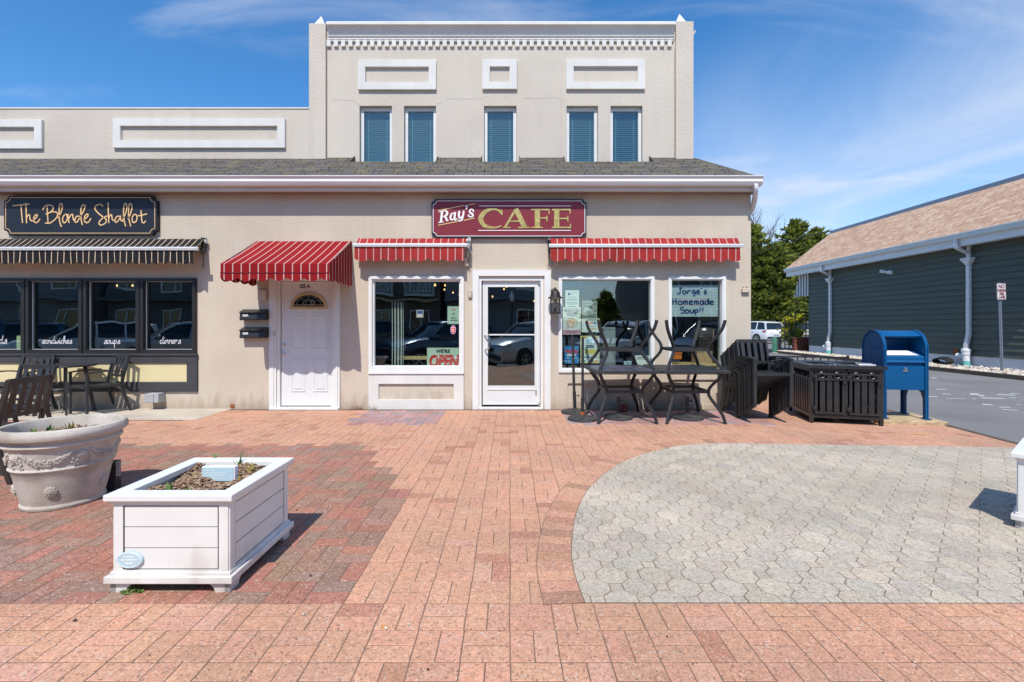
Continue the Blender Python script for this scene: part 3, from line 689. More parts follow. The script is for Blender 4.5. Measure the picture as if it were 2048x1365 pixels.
for P in ([(664, 199), (680, 200), (694, 202), (700, 200), (712, 206), (720, 211)], [(893, 199), (905, 198), (925, 199), (950, 198), (968, 198)], [(1046, 199), (1062, 197), (1085, 197.5), (1108, 196), (1118, 197), (1128, 204)], [(874, 209), (884, 206)]):
    mb = MB(); pts_ = [(fx(p.x + R.uniform(-.6, .6), UB), fz(p.y + R.uniform(-.5, .5), UB)) for p in smooth_path(P, 4)]; mb.ribbon(pts_, .003, UB - .0016, UB + .002); mb.build('crack', M['soffit'], cafe)
# dark strips painted in for the shadow line where the wall steps back
mb = MB(); mb.box(PL, PL + .012, UB - .002, UB + .05, 3.9, Z(98)); mb.box(PR_ - .012, PR_, UB - .002, UB + .05, 3.9, Z(98)); mb.build('shadow_line', M['soffit'], cafe)
# upper windows
for n, (x0, x1, z0, z1) in enumerate(up):
    mb = MB(); mb.frame(x0 + .004, x1 - .004, z0 - .05, z1 - .004, .052, UB + .07, UB + .13, 0, .06); f = mb.build('window', M['alum'], cafe)
    mb = MB(); mb.box(x0 + .05, x1 - .05, UB + .10, UB + .106, z0 - .03, z1 - .06); mb.build('pane', M['pane_up'], f)
    mb = MB(); z = z1 - .07; tilt = (.012, .012, .009, .006, .001)[n]
    while z > z0 - .02:
        mb.bar((x0 + .055, UB + .15, z), (x1 - .055, UB + .15, z), .030, .002, (0, tilt * 30, 1)); z -= .034
    for x in (x0 + .12, x1 - .12): mb.box(x - .003, x + .003, UB + .133, UB + .135, z0, z1 - .06)
    mb.build('blind', M['blind'], f)
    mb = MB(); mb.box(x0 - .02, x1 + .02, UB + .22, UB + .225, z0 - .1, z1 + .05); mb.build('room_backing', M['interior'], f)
# skirt roof, with pockets cut for the windows
EY, EZ, RZ = -.2, 3.735, 4.268
sl = (RZ - EZ) / (UY - EY); EX = XR + .02
def rz(y): return EZ + (y - EY) * sl
mb = MB(); notch = [(fx(707, UY), fx(876, UY)), (fx(962, UY), fx(1040, UY)), (fx(1127, UY), fx(1301, UY))]
xs = [-14.0]; YN = UY - .135
for a, b in notch: xs += [a, b]
xs.append(TR + .0)
def rq(P): mb.face(P, [(p[0], (p[1] - EY) * sqrt(1 + sl * sl)) for p in P])
for k in range(len(xs) - 1):
    a, b = xs[k], xs[k + 1]; nt = k % 2 == 1; yt = YN if nt else UB + .02
    seg = 8
    for s in range(seg):
        p, q = a + (b - a) * s / seg, a + (b - a) * (s + 1) / seg
        rq([(p, EY, EZ), (q, EY, EZ), (q, yt, rz(yt)), (p, yt, rz(yt))])
# hipped end
HX = TR; rq([(TR, EY, EZ), (EX, EY, EZ), (HX, UB + .02, rz(UB + .02))])
def rq2(P): mb.face(P, [(p[1], (EX - p[0]) * 1.2) for p in P])
rq2([(EX, EY, EZ), (EX, 9, EZ), (HX, 9, RZ), (HX, UB + .02, rz(UB + .02))])
roof = mb.build('roof', M['shingle'], cafe, recalc=False)
mb = MB()
for a, b in notch:
    zb = rz(YN)
    mb.box(a, b, YN + .002, UB + .07, zb - .03, zb - .012)
    for x, d in ((a, .012), (b, -.012)):
        mb.prism([(YN - .03, zb - .03), (UB + .06, zb - .03), (UB + .06, rz(UB) + .012), (UB - .02, rz(UB) + .018), (YN - .03, zb + .005)], min(x, x + d), max(x, x + d), 'x')
mb.build('flashing', M['flash'], roof)
# drip course of shingles over the gutter
mb = MB(); mb.box(-14, EX, EY - .03, EY + .02, EZ - .03, EZ - .004); mb.box(-14, EX, -.03, .0, 3.62, EZ - .01); mb.build('drip_edge', M['flash'], roof)
# ogee gutter
gp = [(-.215, 3.56), (-.215, 3.70), (-.222, 3.70), (-.222, 3.578), (-.30, 3.578), (-.322, 3.615), (-.315, 3.655), (-.34, 3.69), (-.34, 3.705), (-.328, 3.705), (-.328, 3.693), (-.303, 3.655), (-.31, 3.618), (-.292, 3.565)]
mb = MB(); mb.prism(gp, -14, fx(1528, -.34), 'x'); mb.prism([(-.32, 3.59), (-.23, 3.59), (-.23, 3.69), (-.335, 3.69)], fx(1528, -.34) - .006, fx(1528, -.34), 'x'); gut = mb.build('gutter', M['gutter'], cafe)
mb = MB(); mb.box(-14, XR - .0, -.21, -.185, 3.49, 3.70); mb.build('fascia', M['fascia'], cafe)
mb = MB(); mb.box(-14, XR, -.185, .0, 3.497, 3.51)
x = -9.5
while x < XR: mb.box(x, x + .03, -.185, 0, 3.49, 3.497); x += .075
mb.build('soffit', M['soffit'], cafe)
mb = MB(); mb.sweep(smooth_path([(3.86, -.27, 3.59), (3.87, -.26, 3.50), (3.93, -.12, 3.40), (3.965, .03, 3.28), (3.972, .30, 3.16), (3.972, .62, 3.02)], 4), .07, .055, (1, 0, 0)); mb.bar((3.972, .62, 3.02), (3.972, .62, .1), .07, .055, (1, 0, 0)); mb.build('downspout', M['gutter'], cafe)
# shop interiors
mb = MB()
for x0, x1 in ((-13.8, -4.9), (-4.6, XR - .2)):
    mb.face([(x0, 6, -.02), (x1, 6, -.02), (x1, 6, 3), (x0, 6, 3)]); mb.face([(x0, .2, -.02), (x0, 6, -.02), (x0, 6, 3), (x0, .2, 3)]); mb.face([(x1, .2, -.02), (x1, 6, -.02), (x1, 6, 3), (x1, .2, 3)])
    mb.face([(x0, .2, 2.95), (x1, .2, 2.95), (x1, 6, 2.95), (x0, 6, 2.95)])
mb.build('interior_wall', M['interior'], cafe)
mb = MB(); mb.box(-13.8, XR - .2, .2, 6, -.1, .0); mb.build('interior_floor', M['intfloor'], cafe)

# left shopfront: four black framed lights and the charcoal panel below
x0, x1, z0, z1 = Hs['A']
lights = [(-166, -67), (-52, 47), (62, 161.5), (177, 275.5), (290, 388)]
for a, b in lights:
    mb = MB(); mb.frame(fx(a - 6.5), fx(b + 6.5), z0 + .002, z1 - .002, .055, -.045, .1, .06, .05); mb.bm.verts.ensure_lookup_table(); f = mb.build('window', M['black_frame'], cafe)
    mb = MB(); mb.box(fx(a) - .01, fx(b) + .01, .035, .041, z0 + .05, z1 - .04); mb.build('pane', M['pane'], f)
    mb = MB(); mb.frame(fx(a) - .004, fx(b) + .004, z0 + .058, z1 - .048, .009, .018, .034); mb.build('glazing_bead', M['alum'], f)
mb = MB(); mb.box(x0, fx(-172), -.03, .1, z0, z1); mb.box(fx(394) - .02, fx(394), -.052, .1, z0, z1); mb.build('window_jamb', M['black_frame'], cafe)
mb = MB(); zA, zB, zC, zD = fz(783.5), fz(764), fz(727), fz(707.5)
mb.box(fx(-190), fx(396.5), -.032, 0.004, zC, zD, .004); mb.box(fx(-190), fx(396.5), -.032, .004, zA, zB, .004); mb.box(fx(376), fx(396.5), -.032, .004, zB, zC)
mb.box(fx(-190), fx(397.5), -.05, -.033, zD - .03, zD + .004); mb.build('stall_riser', M['panel_dark'], cafe)
mb = MB(); mb.box(fx(-190), fx(376), -.012, .004, zB, zC); mb.build('riser_panel', M['panel_yellow'], cafe)

# white framed shop windows
def shop_window(key, a, b, c, d, gl, sill=0):
    h = Hs[key]; ga, gb, gc, gd = gl
    mb = MB(); X0, X1, Z0, Z1 = fx(a), fx(b), fz(d), fz(c); w = (h[0] - X0); t = Z1 - h[3]; bt = h[2] - Z0
    mb.frame(X0, X1, Z0, Z1, .045, -.03, 0.004, .05, .045); mb.frame(X0 + .045, X1 - .045, Z0 + .05, Z1 - .045, .012, -.018, .004)
    mb.frame(h[0], h[1], h[2], h[3], max(.02, fx(ga) - h[0]), .02, .09, max(.02, fz(gd) - h[2]), max(.012, h[3] - fz(gc)))
    if sill: mb.box(X0, X1, -.055, -.002, fz(748), fz(744), .004); mb.box(h[0], h[1], -.04, .02, fz(744) + .003, fz(733.5))
    f = mb.build('window', M['white'], cafe)
    mb = MB(); mb.box(fx(ga) - .012, fx(gb) + .012, .05, .056, fz(gd) - .012, fz(gc) + .012); mb.build('pane', M['pane'], f)
    return f
shop_window('L', 738, 928, 553, 748, (748, 920, 563.5, 732), 1)
shop_window('R1', 1117, 1308, 553.5, 745, (1124, 1301, 561.5, 737))
shop_window('R2', 1336, 1450.5, 553.5, 745, (1343, 1442, 561.5, 737))

# white panelled flat door
mb = MB(); mb.frame(fx(539.5), fx(680.5), -.02, fz(549), .115, -.028, .004, 0, .1); mb.frame(fx(539.5) + .03, fx(680.5) - .03, -.02, fz(549) - .03, .05, -.04, -.028, 0, .05)
mb.frame(Hs['D1'][0], Hs['D1'][1], -.02, Hs['D1'][3], .1, .002, .15, 0, .05)
mb.box(Hs['D1'][0] - .04, Hs['D1'][1] + .04, -.08, .14, -.02, .028, .006); mb.build('door_frame', M['white'], cafe)
dx0, dx1, dz0, dz1 = fx(560.5), fx(672), .045, fz(563)
mb = MB(); mb.box(dx0, dx1, .04, .085, dz0, dz1, .003)
dw = dx1 - dx0
for a, b, c, d in ((579.5, 609, 626.5, 698), (623.5, 654, 626.5, 698), (580.5, 609, 719, 784.5), (625, 654, 719, 784.5)):
    X0, X1, Z0, Z1 = fx(a), fx(b), fz(d), fz(c); w = .022
    o = [(X0, Z0), (X1, Z0), (X1, Z1), (X0, Z1)]
    def rg(k): return [(X0 + k, Z0 + k), (X1 - k, Z0 + k), (X1 - k, Z1 - k), (X0 + k, Z1 - k)]
    rings = [[mb.v((p[0], y, p[1])) for p in rg(k)] for k, y in ((0, .041), (.004, .031), (.014, .030), (.02, .038), (.03, .0385), (.055, .030))]
    for r0, r1 in zip(rings, rings[1:]):
        for k in range(4): mb.f([r0[k], r0[(k + 1) % 4], r1[(k + 1) % 4], r1[k]])
    mb.f(rings[-1])
door = mb.build('flat_door', M['white_door'], cafe)
cx, cz, r1, r2 = fx(616), fz(614.5), .30, .255
def arch(r, n=24, h=1.0): return [(cx + r * cos(pi * k / n), cz + r * h * sin(pi * k / n)) for k in range(n + 1)]
mb = MB(); o, i = arch(r1, h=.80), arch(r2, h=.78)
mb.ribbon([((p[0] + q[0]) / 2, (p[1] + q[1]) / 2 + .0) for p, q in zip(o, i)], .045, .022, .04); mb.box(cx - r1, cx + r1, .020, .04, cz - .032, cz + .008); mb.build('fanlight_frame', M['tan_frame'], door)
mb = MB(); mb.prism(arch(r2, h=.78), .028, .034); mb.build('fanlight_pane', M['pane_dark'], door)
mb = MB(); mb.prism(arch(r2 + .01, h=.79), .0345, .0395); mb.build('fanlight_backing', M['interior'], door)
mb = MB()
def came(P): mb.tube([(p[0], .027, p[1]) for p in P], .0035, 5)
for r in (.2, .11): came([(cx + r * cos(pi * k / 16), cz + .03 + r * .72 * sin(pi * k / 16)) for k in range(17)])
for a in (30, 60, 90, 120, 150): came([(cx + .2 * cos(radians(a)), cz + .03 + .15 * sin(radians(a))), (cx + .25 * cos(radians(a)), cz + .19 * sin(radians(a)) + .01)])
came([(cx - .25, cz + .035), (cx + .25, cz + .035)])
for s in (-1, 1): came(smooth_path([(cx, cz + .03), (cx + s * .04, cz + .06), (cx + s * .03, cz + .12), (cx, cz + .15)], 3)); came(smooth_path([(cx, cz + .03), (cx + s * .08, cz + .05), (cx + s * .09, cz + .1), (cx + s * .05, cz + .12)], 3))
mb.build('leaded_came', M['steel'], door)
mb = MB(); kx = fx(565.8); mb.lathe([(.030, 0), (.030, -.006), (.012, -.012), (.012, -.03), (.022, -.04), (.026, -.052), (.020, -.066), (.004, -.07)], 18, (kx, .04, fz(707)), 'y'); mb.build('door_knob', M['steel'], door)
mb = MB(); mb.lathe([(.028, 0), (.028, -.010), (.018, -.016), (.004, -.017)], 18, (kx + .008, .04, fz(689.5)), 'y'); mb.build('deadbolt', M['steel'], door)
text('door_number', '525 A', .085, (fx(607.5), .0385, fz(576)), M['ink'], door, sx=.8, bold=.002)
mb = MB(); mb.box(fx(548.5), fx(552), -.045, -.038, fz(673), fz(664), .002); mb.build('doorbell', M['beigebox'], cafe)

# glazed cafe door
mb = MB(); mb.frame(fx(945.5), fx(1101), -.02, fz(541), .1, -.035, .004, 0, .095); mb.frame(Hs['D2'][0], Hs['D2'][1], -.02, Hs['D2'][3], .04, .0, .16, 0, .045)
mb.box(fx(958), fx(1086), -.03, .15, -.02, .022, .004); mb.build('door_frame', M['white'], cafe)
mb = MB(); mb.frame(fx(965), fx(1080), .06, fz(560.5), .085, .045, .09, .31, .10); mb.frame(fx(974), fx(1071.5), fz(781), fz(572.5), .012, .035, .05); gd = mb.build('glass_door', M['alum'], cafe)
mb = MB(); mb.box(fx(974), fx(1072), .062, .068, fz(781), fz(572)); mb.build('pane', M['pane'], gd)
mb = MB(); mb.bar((fx(977), .075, fz(670)), (fx(1071), .075, fz(670)), .03, .022); mb.build('push_bar', M['alum'], gd)
mb = MB(); mb.tube(smooth_path([(fx(970), .044, fz(699)), (fx(972), -.02, fz(699)), (fx(978.5), -.045, fz(696)), (fx(979), -.045, fz(680)), (fx(977), -.04, fz(674)), (fx(970), .02, fz(672)), (fx(969), .044, fz(672))], 4), .011, 8); mb.build('pull_handle', M['chrome'], gd)
for q, nm in (((1076, 1081.5, .02, 569, 559), 'hinge'), ((1077, 1081, .025, 814, 806), 'hinge'), ((1071, 1073.5, .03, 790, 782), 'lock_plate')):
    mb = MB(); mb.box(fx(q[0]), fx(q[1]), q[2], .05, fz(q[3]), fz(q[4])); mb.build(nm, M['steel'], gd)

# ------------------------------------------------------------------ signs on the facade
def notched(x0, x1, z0, z1, r, n=5, inward=True):
    P = []
    for (cx, cz, a0) in ((x0, z0, 90), (x1, z0, 180), (x1, z1, 270), (x0, z1, 0)):
        arc = []
        for k in range(n + 1):
            a = radians(a0 - 90 * k / n); arc.append((cx + r * cos(a), cz + r * sin(a)))
        P += arc
    return P
s = thing('shop_sign', 'dark navy carved board with gold script reading The Blonde Shallot, above the black awning', 'sign', (fx(163), 0, fz(430)))
o = (fx(163), 0, fz(430))
Xa, Xb, Za, Zb = fx(8, -.07), fx(313.5, -.07), fz(470.5, -.07), fz(392, -.07)
mb = MB(); mb.prism(notched(Xa, Xb, Za, Zb, .075), -.07, -.0, 'y'); mb.build('board', M['navy'], s, o)
def outline(pts, w, y0, y1):
    mb = MB()
    for a, b in zip(pts, pts[1:] + pts[:1]): mb.ribbon([a, b], w, y0, y1)
    return mb
outline(notched(Xa + .03, Xb - .03, Za + .03, Zb - .03, .075), .009, -.0735, -.069).build('border', M['goldpaint'], s, o)
K = 2048 / 330
def Q(pts, n=5): return [(fx(p.x / K, -.072), fz(380 + p.y / K, -.072)) for p in smooth_path(pts, n)]
strokes = [[(158, 200), (250, 190), (368, 178)], [(264, 185), (272, 300), (283, 412)], [(325, 165), (328, 290), (333, 415)], [(333, 350), (352, 312), (370, 322), (376, 365), (400, 388), (430, 372)],
    [(418, 378), (455, 345), (466, 318), (448, 312), (424, 345), (425, 390), (448, 410), (475, 398), (499, 362)],
    [(586, 192), (592, 300), (600, 418)], [(536, 252), (555, 210), (605, 190), (655, 205), (660, 245), (620, 285), (572, 305)], [(575, 300), (650, 275), (705, 282), (718, 315), (690, 365), (620, 415), (562, 412)],
    [(722, 350), (755, 290), (776, 225), (772, 182), (752, 174), (738, 225), (738, 340), (750, 420), (766, 460)],
    [(806, 312), (784, 340), (782, 390), (800, 412), (826, 392), (840, 350), (828, 308), (806, 312)], [(846, 300), (852, 360), (860, 412)], [(860, 355), (884, 312), (905, 310), (912, 365), (935, 388)],
    [(990, 332), (955, 330), (932, 372), (940, 405), (965, 395), (990, 350)], [(998, 335), (1040, 265), (1060, 205), (1042, 188), (1018, 205), (1006, 270), (1010, 370), (1026, 438)],
    [(1046, 372), (1085, 340), (1096, 315), (1080, 302), (1054, 335), (1050, 385), (1075, 410), (1105, 397), (1132, 355)],
    [(1278, 208), (1255, 184), (1210, 188), (1180, 225), (1205, 275), (1275, 335), (1320, 370), (1312, 412), (1268, 437), (1236, 432), (1238, 392), (1290, 345), (1335, 325)],
    [(1344, 160), (1347, 280), (1353, 414)], [(1353, 352), (1372, 312), (1390, 322), (1396, 368), (1420, 386)],
    [(1486, 330), (1455, 332), (1430, 372), (1438, 405), (1465, 392), (1490, 350)], [(1497, 320), (1500, 370), (1522, 390), (1545, 350)],
    [(1530, 365), (1562, 290), (1577, 225), (1570, 180), (1550, 175), (1538, 225), (1538, 350), (1562, 456)], [(1590, 365), (1625, 290), (1640, 225), (1632, 180), (1612, 175), (1600, 225), (1600, 350), (1626, 456)],
    [(1665, 308), (1645, 340), (1645, 388), (1665, 410), (1692, 390), (1704, 345), (1690, 310), (1665, 308)], [(1752, 255), (1758, 330), (1766, 398), (1788, 412), (1810, 386)], [(1715, 325), (1770, 314), (1828, 300)]]
mb = MB()
for k, st in enumerate(strokes): mb.ribbon(Q(st), .0175, -.0765 - .0002 * (k % 5), -.069)
mb.build('lettering', M['goldpaint'], s, o)

o = (fx(1018), 0, fz(437)); s = thing('cafe_sign', "maroon board reading Ray's CAFE in white and gold, over the glass door", 'sign', o)
Xa, Xb, Za, Zb = fx(863, -.06), fx(1173, -.06), fz(476, -.06), fz(399, -.06)
mb = MB(); mb.prism(notched(Xa, Xb, Za, Zb, .05), -.06, 0, 'y'); mb.build('board', M['navy'], s, o)
mb = MB(); mb.prism(notched(Xa + .028, Xb - .028, Za + .028, Zb - .028, .055), -.064, -.058, 'y'); mb.build('face', M['maroon'], s, o)
outline(notched(Xa + .028, Xb - .028, Za + .028, Zb - .028, .055), .009, -.0675, -.0635).build('border', M['signwhite'], s, o)
K2 = 2048 / 360
def q5(x, y): return (fx(840 + x / K2, -.066), fz(380 + y / K2, -.066))
def rib(mb, pts, ws, k, n=4, curve=True):
    P = smooth_path(pts, n) if curve else [Vector((p[0], p[1], 0)) for p in pts]
    W_ = []
    for i in range(len(P)):
        t = i / max(1, len(P) - 1) * (len(ws) - 1); a = min(int(t), len(ws) - 2); W_.append((ws[a] + (ws[a + 1] - ws[a]) * (t - a)) * 7.68 / FX / K2)
    mb.ribbon([q5(p.x, p.y) for p in P], W_, -.0705 - .00025 * k, -.063)
mb = MB()
rib(mb, [(925, 268), (900, 238), (835, 222), (745, 248), (692, 325), (730, 405), (820, 430), (885, 425), (930, 408)], [30, 24, 22, 45, 60, 45, 24, 18, 14], 0, 5); rib(mb, [(930, 228), (930, 288)], [16, 16], 1, 1, False)
rib(mb, [(968, 428), (1085, 228)], [26, 26], 2, 1, False); rib(mb, [(1088, 216), (1192, 428)], [58, 58], 3, 1, False); rib(mb, [(1015, 358), (1160, 358)], [15, 15], 4, 1, False); rib(mb, [(942, 430), (1032, 430)], [14, 14], 5, 1, False); rib(mb, [(1115, 430), (1246, 430)], [14, 14], 6, 1, False)
rib(mb, [(1335, 222), (1335, 434)], [60, 60], 7, 1, False); rib(mb, [(1265, 228), (1474, 228)], [18, 18], 8, 1, False); rib(mb, [(1468, 222), (1468, 276)], [13, 13], 9, 1, False); rib(mb, [(1340, 323), (1450, 323)], [16, 16], 10, 1, False); rib(mb, [(1444, 296), (1444, 362)], [12, 12], 11, 1, False); rib(mb, [(1265, 430), (1397, 430)], [14, 14], 12, 1, False)
rib(mb, [(1555, 222), (1555, 434)], [60, 60], 13, 1, False); rib(mb, [(1500, 228), (1714, 228)], [18, 18], 14, 1, False); rib(mb, [(1708, 222), (1708, 274)], [13, 13], 15, 1, False); rib(mb, [(1560, 328), (1688, 328)], [16, 16], 16, 1, False); rib(mb, [(1682, 296), (1682, 366)], [12, 12], 17, 1, False); rib(mb, [(1500, 430), (1716, 430)], [18, 18], 18, 1, False); rib(mb, [(1711, 388), (1711, 436)], [13, 13], 19, 1, False)
mb.build('cafe_lettering', M['gold'], s, o)
k14 = 2048 / 140 / K2
def r4(mb, pts, ws, k, n=4): rib(mb, [((20 + p[0] / 14.63) * K2, (10 + p[1] / 14.63) * K2) for p in pts], [w / k14 for w in ws], k, n)
mb = MB()
r4(mb, [(355, 480), (338, 640), (320, 800)], [62, 62, 62], 0); r4(mb, [(268, 505), (400, 478)], [28, 28], 1, 1); r4(mb, [(245, 818), (402, 790)], [28, 28], 2, 1); r4(mb, [(360, 482), (445, 468), (505, 520), (485, 590), (420, 630), (365, 640)], [26, 36, 66, 66, 36, 22], 3); r4(mb, [(420, 632), (478, 690), (490, 755), (545, 745)], [40, 60, 50, 22], 4)
r4(mb, [(700, 545), (645, 550), (602, 640), (612, 715), (650, 738), (705, 690)], [28, 40, 58, 55, 38, 24], 5); r4(mb, [(742, 510), (722, 620), (724, 710), (752, 738), (798, 695)], [58, 58, 56, 44, 20], 6)
r4(mb, [(820, 500), (885, 485)], [26, 26], 7, 1); r4(mb, [(862, 490), (845, 600), (870, 680), (920, 660), (975, 580)], [56, 58, 54, 36, 24], 8); r4(mb, [(988, 470), (968, 620), (930, 735), (868, 768), (828, 742)], [54, 52, 44, 36, 44], 9)
r4(mb, [(1040, 325), (1078, 345), (1075, 395), (1045, 432)], [60, 62, 40, 18], 10); r4(mb, [(1272, 505), (1255, 440), (1200, 432), (1160, 475), (1190, 535), (1248, 575), (1250, 625), (1200, 650), (1140, 635), (1128, 582)], [44, 34, 32, 48, 60, 62, 48, 32, 36, 46], 11)
mb.build('name_lettering', M['signwhite'], s, o)
mb = MB()
for a, b in (((205, 238), (505, 178)), ((552, 170), (630, 160)), ((205, 405), (432, 360)), ((495, 350), (622, 322))): rib(mb, [a, b], [9, 9], 1, 1, False)
mb.build('gold_rule', M['goldpaint'], s, o)
mb = MB()
for a, b in (((670, 185), (1720, 185)), ((662, 463), (1716, 463))): rib(mb, [a, b], [8, 8], 1, 1, False)
mb.build('white_rule', M['signwhite'], s, o)

# ------------------------------------------------------------------ awnings
def valance(mb, x0, x1, yf, zt, zb, sc, amp, n=10, rip=.006, th=.004, axis='x'):
    """scalloped hanging strip; yf(x) gives its plane"""
    L_ = x1 - x0; m = max(4, int(L_ / sc * n)); F, B = [], []
    for i in range(m + 1):
        x = x0 + L_ * i / m; e = zb + amp * (1 - abs(sin(pi * (x - x0) / sc))) + .004 * sin(x * 9)
        col, cob = [], []
        for j in range(5):
            t = j / 4; z = zt + (e - zt) * t; y = yf + rip * t * sin(x * 11 + 1.3) + rip * .6 * t * sin(x * 27 + z * 5)
            P = (x, y, z) if axis == 'x' else (y, x, z); Q_ = (x, y + th, z) if axis == 'x' else (y + th, x, z)
            col.append(mb.v(P)); cob.append(mb.v(Q_))
        F.append(col); B.append(cob)
    for S in (F, B):
        for a, b in zip(S, S[1:]):
            for j in range(4): mb.f([a[j], a[j + 1], b[j + 1], b[j]], True)
    for a, b, c, d in zip(F, F[1:], B, B[1:]): mb.f([a[4], c[4], d[4], b[4]]); mb.f([a[0], b[0], d[0], c[0]])
    for a, c in ((F[0], B[0]), (F[-1], B[-1])):
        for j in range(4): mb.f([a[j], c[j], c[j + 1], a[j + 1]])
# fixed red awning over the white door
X0, X1, YF = fx(441, -.97), fx(658.5, -.97), -.97
ZT, ZF, ZV = fz(483), fz(528, YF), fz(545.5, YF)
o = (0, 0, ZV); s = thing('door_awning', 'bright red awning with thin white stripes and sloping closed sides above the white panelled door', 'awning', ((X0 + X1) / 2, 0, ZV)); o = ((X0 + X1) / 2, 0, ZV)
mb = MB(); n = 14
for i in range(n):
    a, b = X0 + (X1 - X0) * i / n, X0 + (X1 - X0) * (i + 1) / n
    for j in range(6):
        def P(x, t): return (x, -.005 + (YF + .005) * t, ZT + (ZF - ZT) * t - .010 * sin(pi * t))
        mb.f([mb.v(P(a, j / 6)), mb.v(P(b, j / 6)), mb.v(P(b, (j + 1) / 6)), mb.v(P(a, (j + 1) / 6))], True)
bmesh.ops.remove_doubles(mb.bm, verts=mb.bm.verts, dist=.0005)
mb.face([(X0, YF, ZF), (X1, YF, ZF), (X1, YF, ZV), (X0, YF, ZV)]); mb.build('canopy', M['red'], s, o)
mb = MB(); valance(mb, X0, X1, YF - .003, ZV, ZV - .125, .238, .05); mb.build('valance', M['red'], s, o)
for x in (X0, X1):
    mb = MB(); mb.face([(x, -.005, ZT), (x, YF, ZF), (x, YF, ZV), (x, -.005, ZV)])
    mb.build('side_panel', M['red_side'], s, o)
    mb = MB(); valance(mb, YF, -.01, x, ZV, ZV - .118, .24, .035, axis='y'); mb.build('side_valance', M['red_side'], s, o)
mb = MB(); mb.box(X0 - .003, X1 + .003, YF - .011, YF - .004, ZV - .006, ZV + .004); mb.build('binding', M['maroon'], s, o)
mb = MB(); c = .012
for x in (X0 + c, X1 - c):
    mb.tube([(x, -.02, ZV), (x, YF + c, ZV), (x, YF + c, ZF - c)], .011, 6); mb.tube([(x, YF + c, ZF - c), (x, -.02, ZT - .02)], .011, 6)
mb.tube([(X0, YF + c, ZV), (X1, YF + c, ZV)], .011, 6); mb.tube([(X0, YF + c, ZF - c), (X1, YF + c, ZF - c)], .011, 6); mb.build('tube_frame', M['steel'], s, o)
# retractable awnings, rolled in
def roller(label, name, a, b, top, barpy, botpy, m, p, va, vb, ends, sc=.235, amp=.048, mt=None):
    xa, xb = fx(a, -p), fx(b, -p); zt, zb_, zv = fz(top), fz(barpy, -p), fz(botpy, -p)
    o = ((xa + xb) / 2, 0, zv); s = thing(name, label, 'awning', o)
    mb = MB(); ys = [(-.03, zt - .035), (-.045, zt - .005), (-.075, zt), (-.11, zt - .012), (-.10 - (p - .1) * .5, (zt + zb_) / 2), (-p + .01, zb_ + .03)]
    n = 30
    rows = [[mb.v((fx(va[0], -p) + (fx(vb[0], -p) - fx(va[0], -p)) * i / n, y, z + .004 * sin(i * 2.1 + k))) for i in range(n + 1)] for k, (y, z) in enumerate(ys)]
    for r0, r1 in zip(rows, rows[1:]):
        for i in range(n): mb.f([r0[i], r0[i + 1], r1[i + 1], r1[i]], True)
    mb.build('fabric', mt or m, s, o)
    mb = MB(); mb.tube([(fx(va[0], -p) - .02, -.06, zt - .04), (fx(vb[0], -p) + .02, -.06, zt - .04)], .033, 12); mb.build('roller_tube', M['alum'], s, o)
    mb = MB(); mb.prism([(-p - .022, zb_ - .026), (-p + .02, zb_ - .028), (-p + .02, zb_ + .03), (-p - .008, zb_ + .03), (-p - .024, zb_ + .008)], xa, xb, 'x'); mb.build('front_bar', M['alubar'], s, o)
    mb = MB(); valance(mb, fx(va[1], -p), fx(vb[1], -p), -p - .004, zb_ - .024, zv, sc, amp, rip=.010); mb.build('valance', m, s, o)
    for x, d in ends:
        mb = MB(); X = fx(x, -.1)
        mb.box(X - .022, X + .022, -.10, .0, zt - .14, zt + .02, .006); mb.box(X - .012, X + .012, -p - .01, -.10, zb_ - .045, zb_ + .012, .004); mb.tube([(X - .03 * d, -.07, zt - .04), (X + .03 * d, -.07, zt - .04)], .045, 12)
        mb.box(X - .022, X + .022, -.13, -.03, zt - .24, zt - .15, .008); mb.tube([(X + .01, -.08, zt - .2), (X + .012, -.12, zt - .2)], .018, 8); mb.build('end_bracket', M['bin'] if d < 0 else M['greybox'], s, o)
        mb = MB(); mb.tube([(X, -.07, zt - .2), (X - .01, -.05, zt - .42)], .006, 6); mb.tube([(X - .01 + .022 * cos(t), -.05, zt - .445 + .022 * sin(t)) for t in [pi * k / 5 for k in range(11)]], .004, 5); mb.build('crank_eye', M['black'], s, o)
    for i in range(2):
        mb = MB(); x = xa + (xb - xa) * (.15 + .62 * i); mb.sweep([(x, -.03, zt - .10), (x + .28 * (1 - 2 * i) + .3, -.09, zt - .11), (x + .1, -p + .03, zb_ - .005)], .03, .025); mb.build('folding_arm', M['alum'], s, o)
    return s
roller('short faded red striped awning rolled in above the left cafe window', 'window_awning', 706, 935, 479, 491, 523.5, M['red2'], .2, (712, 709), (931, 928), ((938, 1),))
roller('long faded red striped awning rolled in above the two right-hand cafe windows', 'window_awning', 1098, 1487, 478.5, 492, 524, M['red2'], .2, (1102, 1101), (1481, 1480), ((1099, -1),))
roller('black awning with thin tan stripes rolled in under the navy script sign', 'window_awning', -190, 396, 480, 498, 528.5, M['blackaw'], .3, (-186, -188), (391, 386), ((404, -1),), sc=.148, amp=.036)

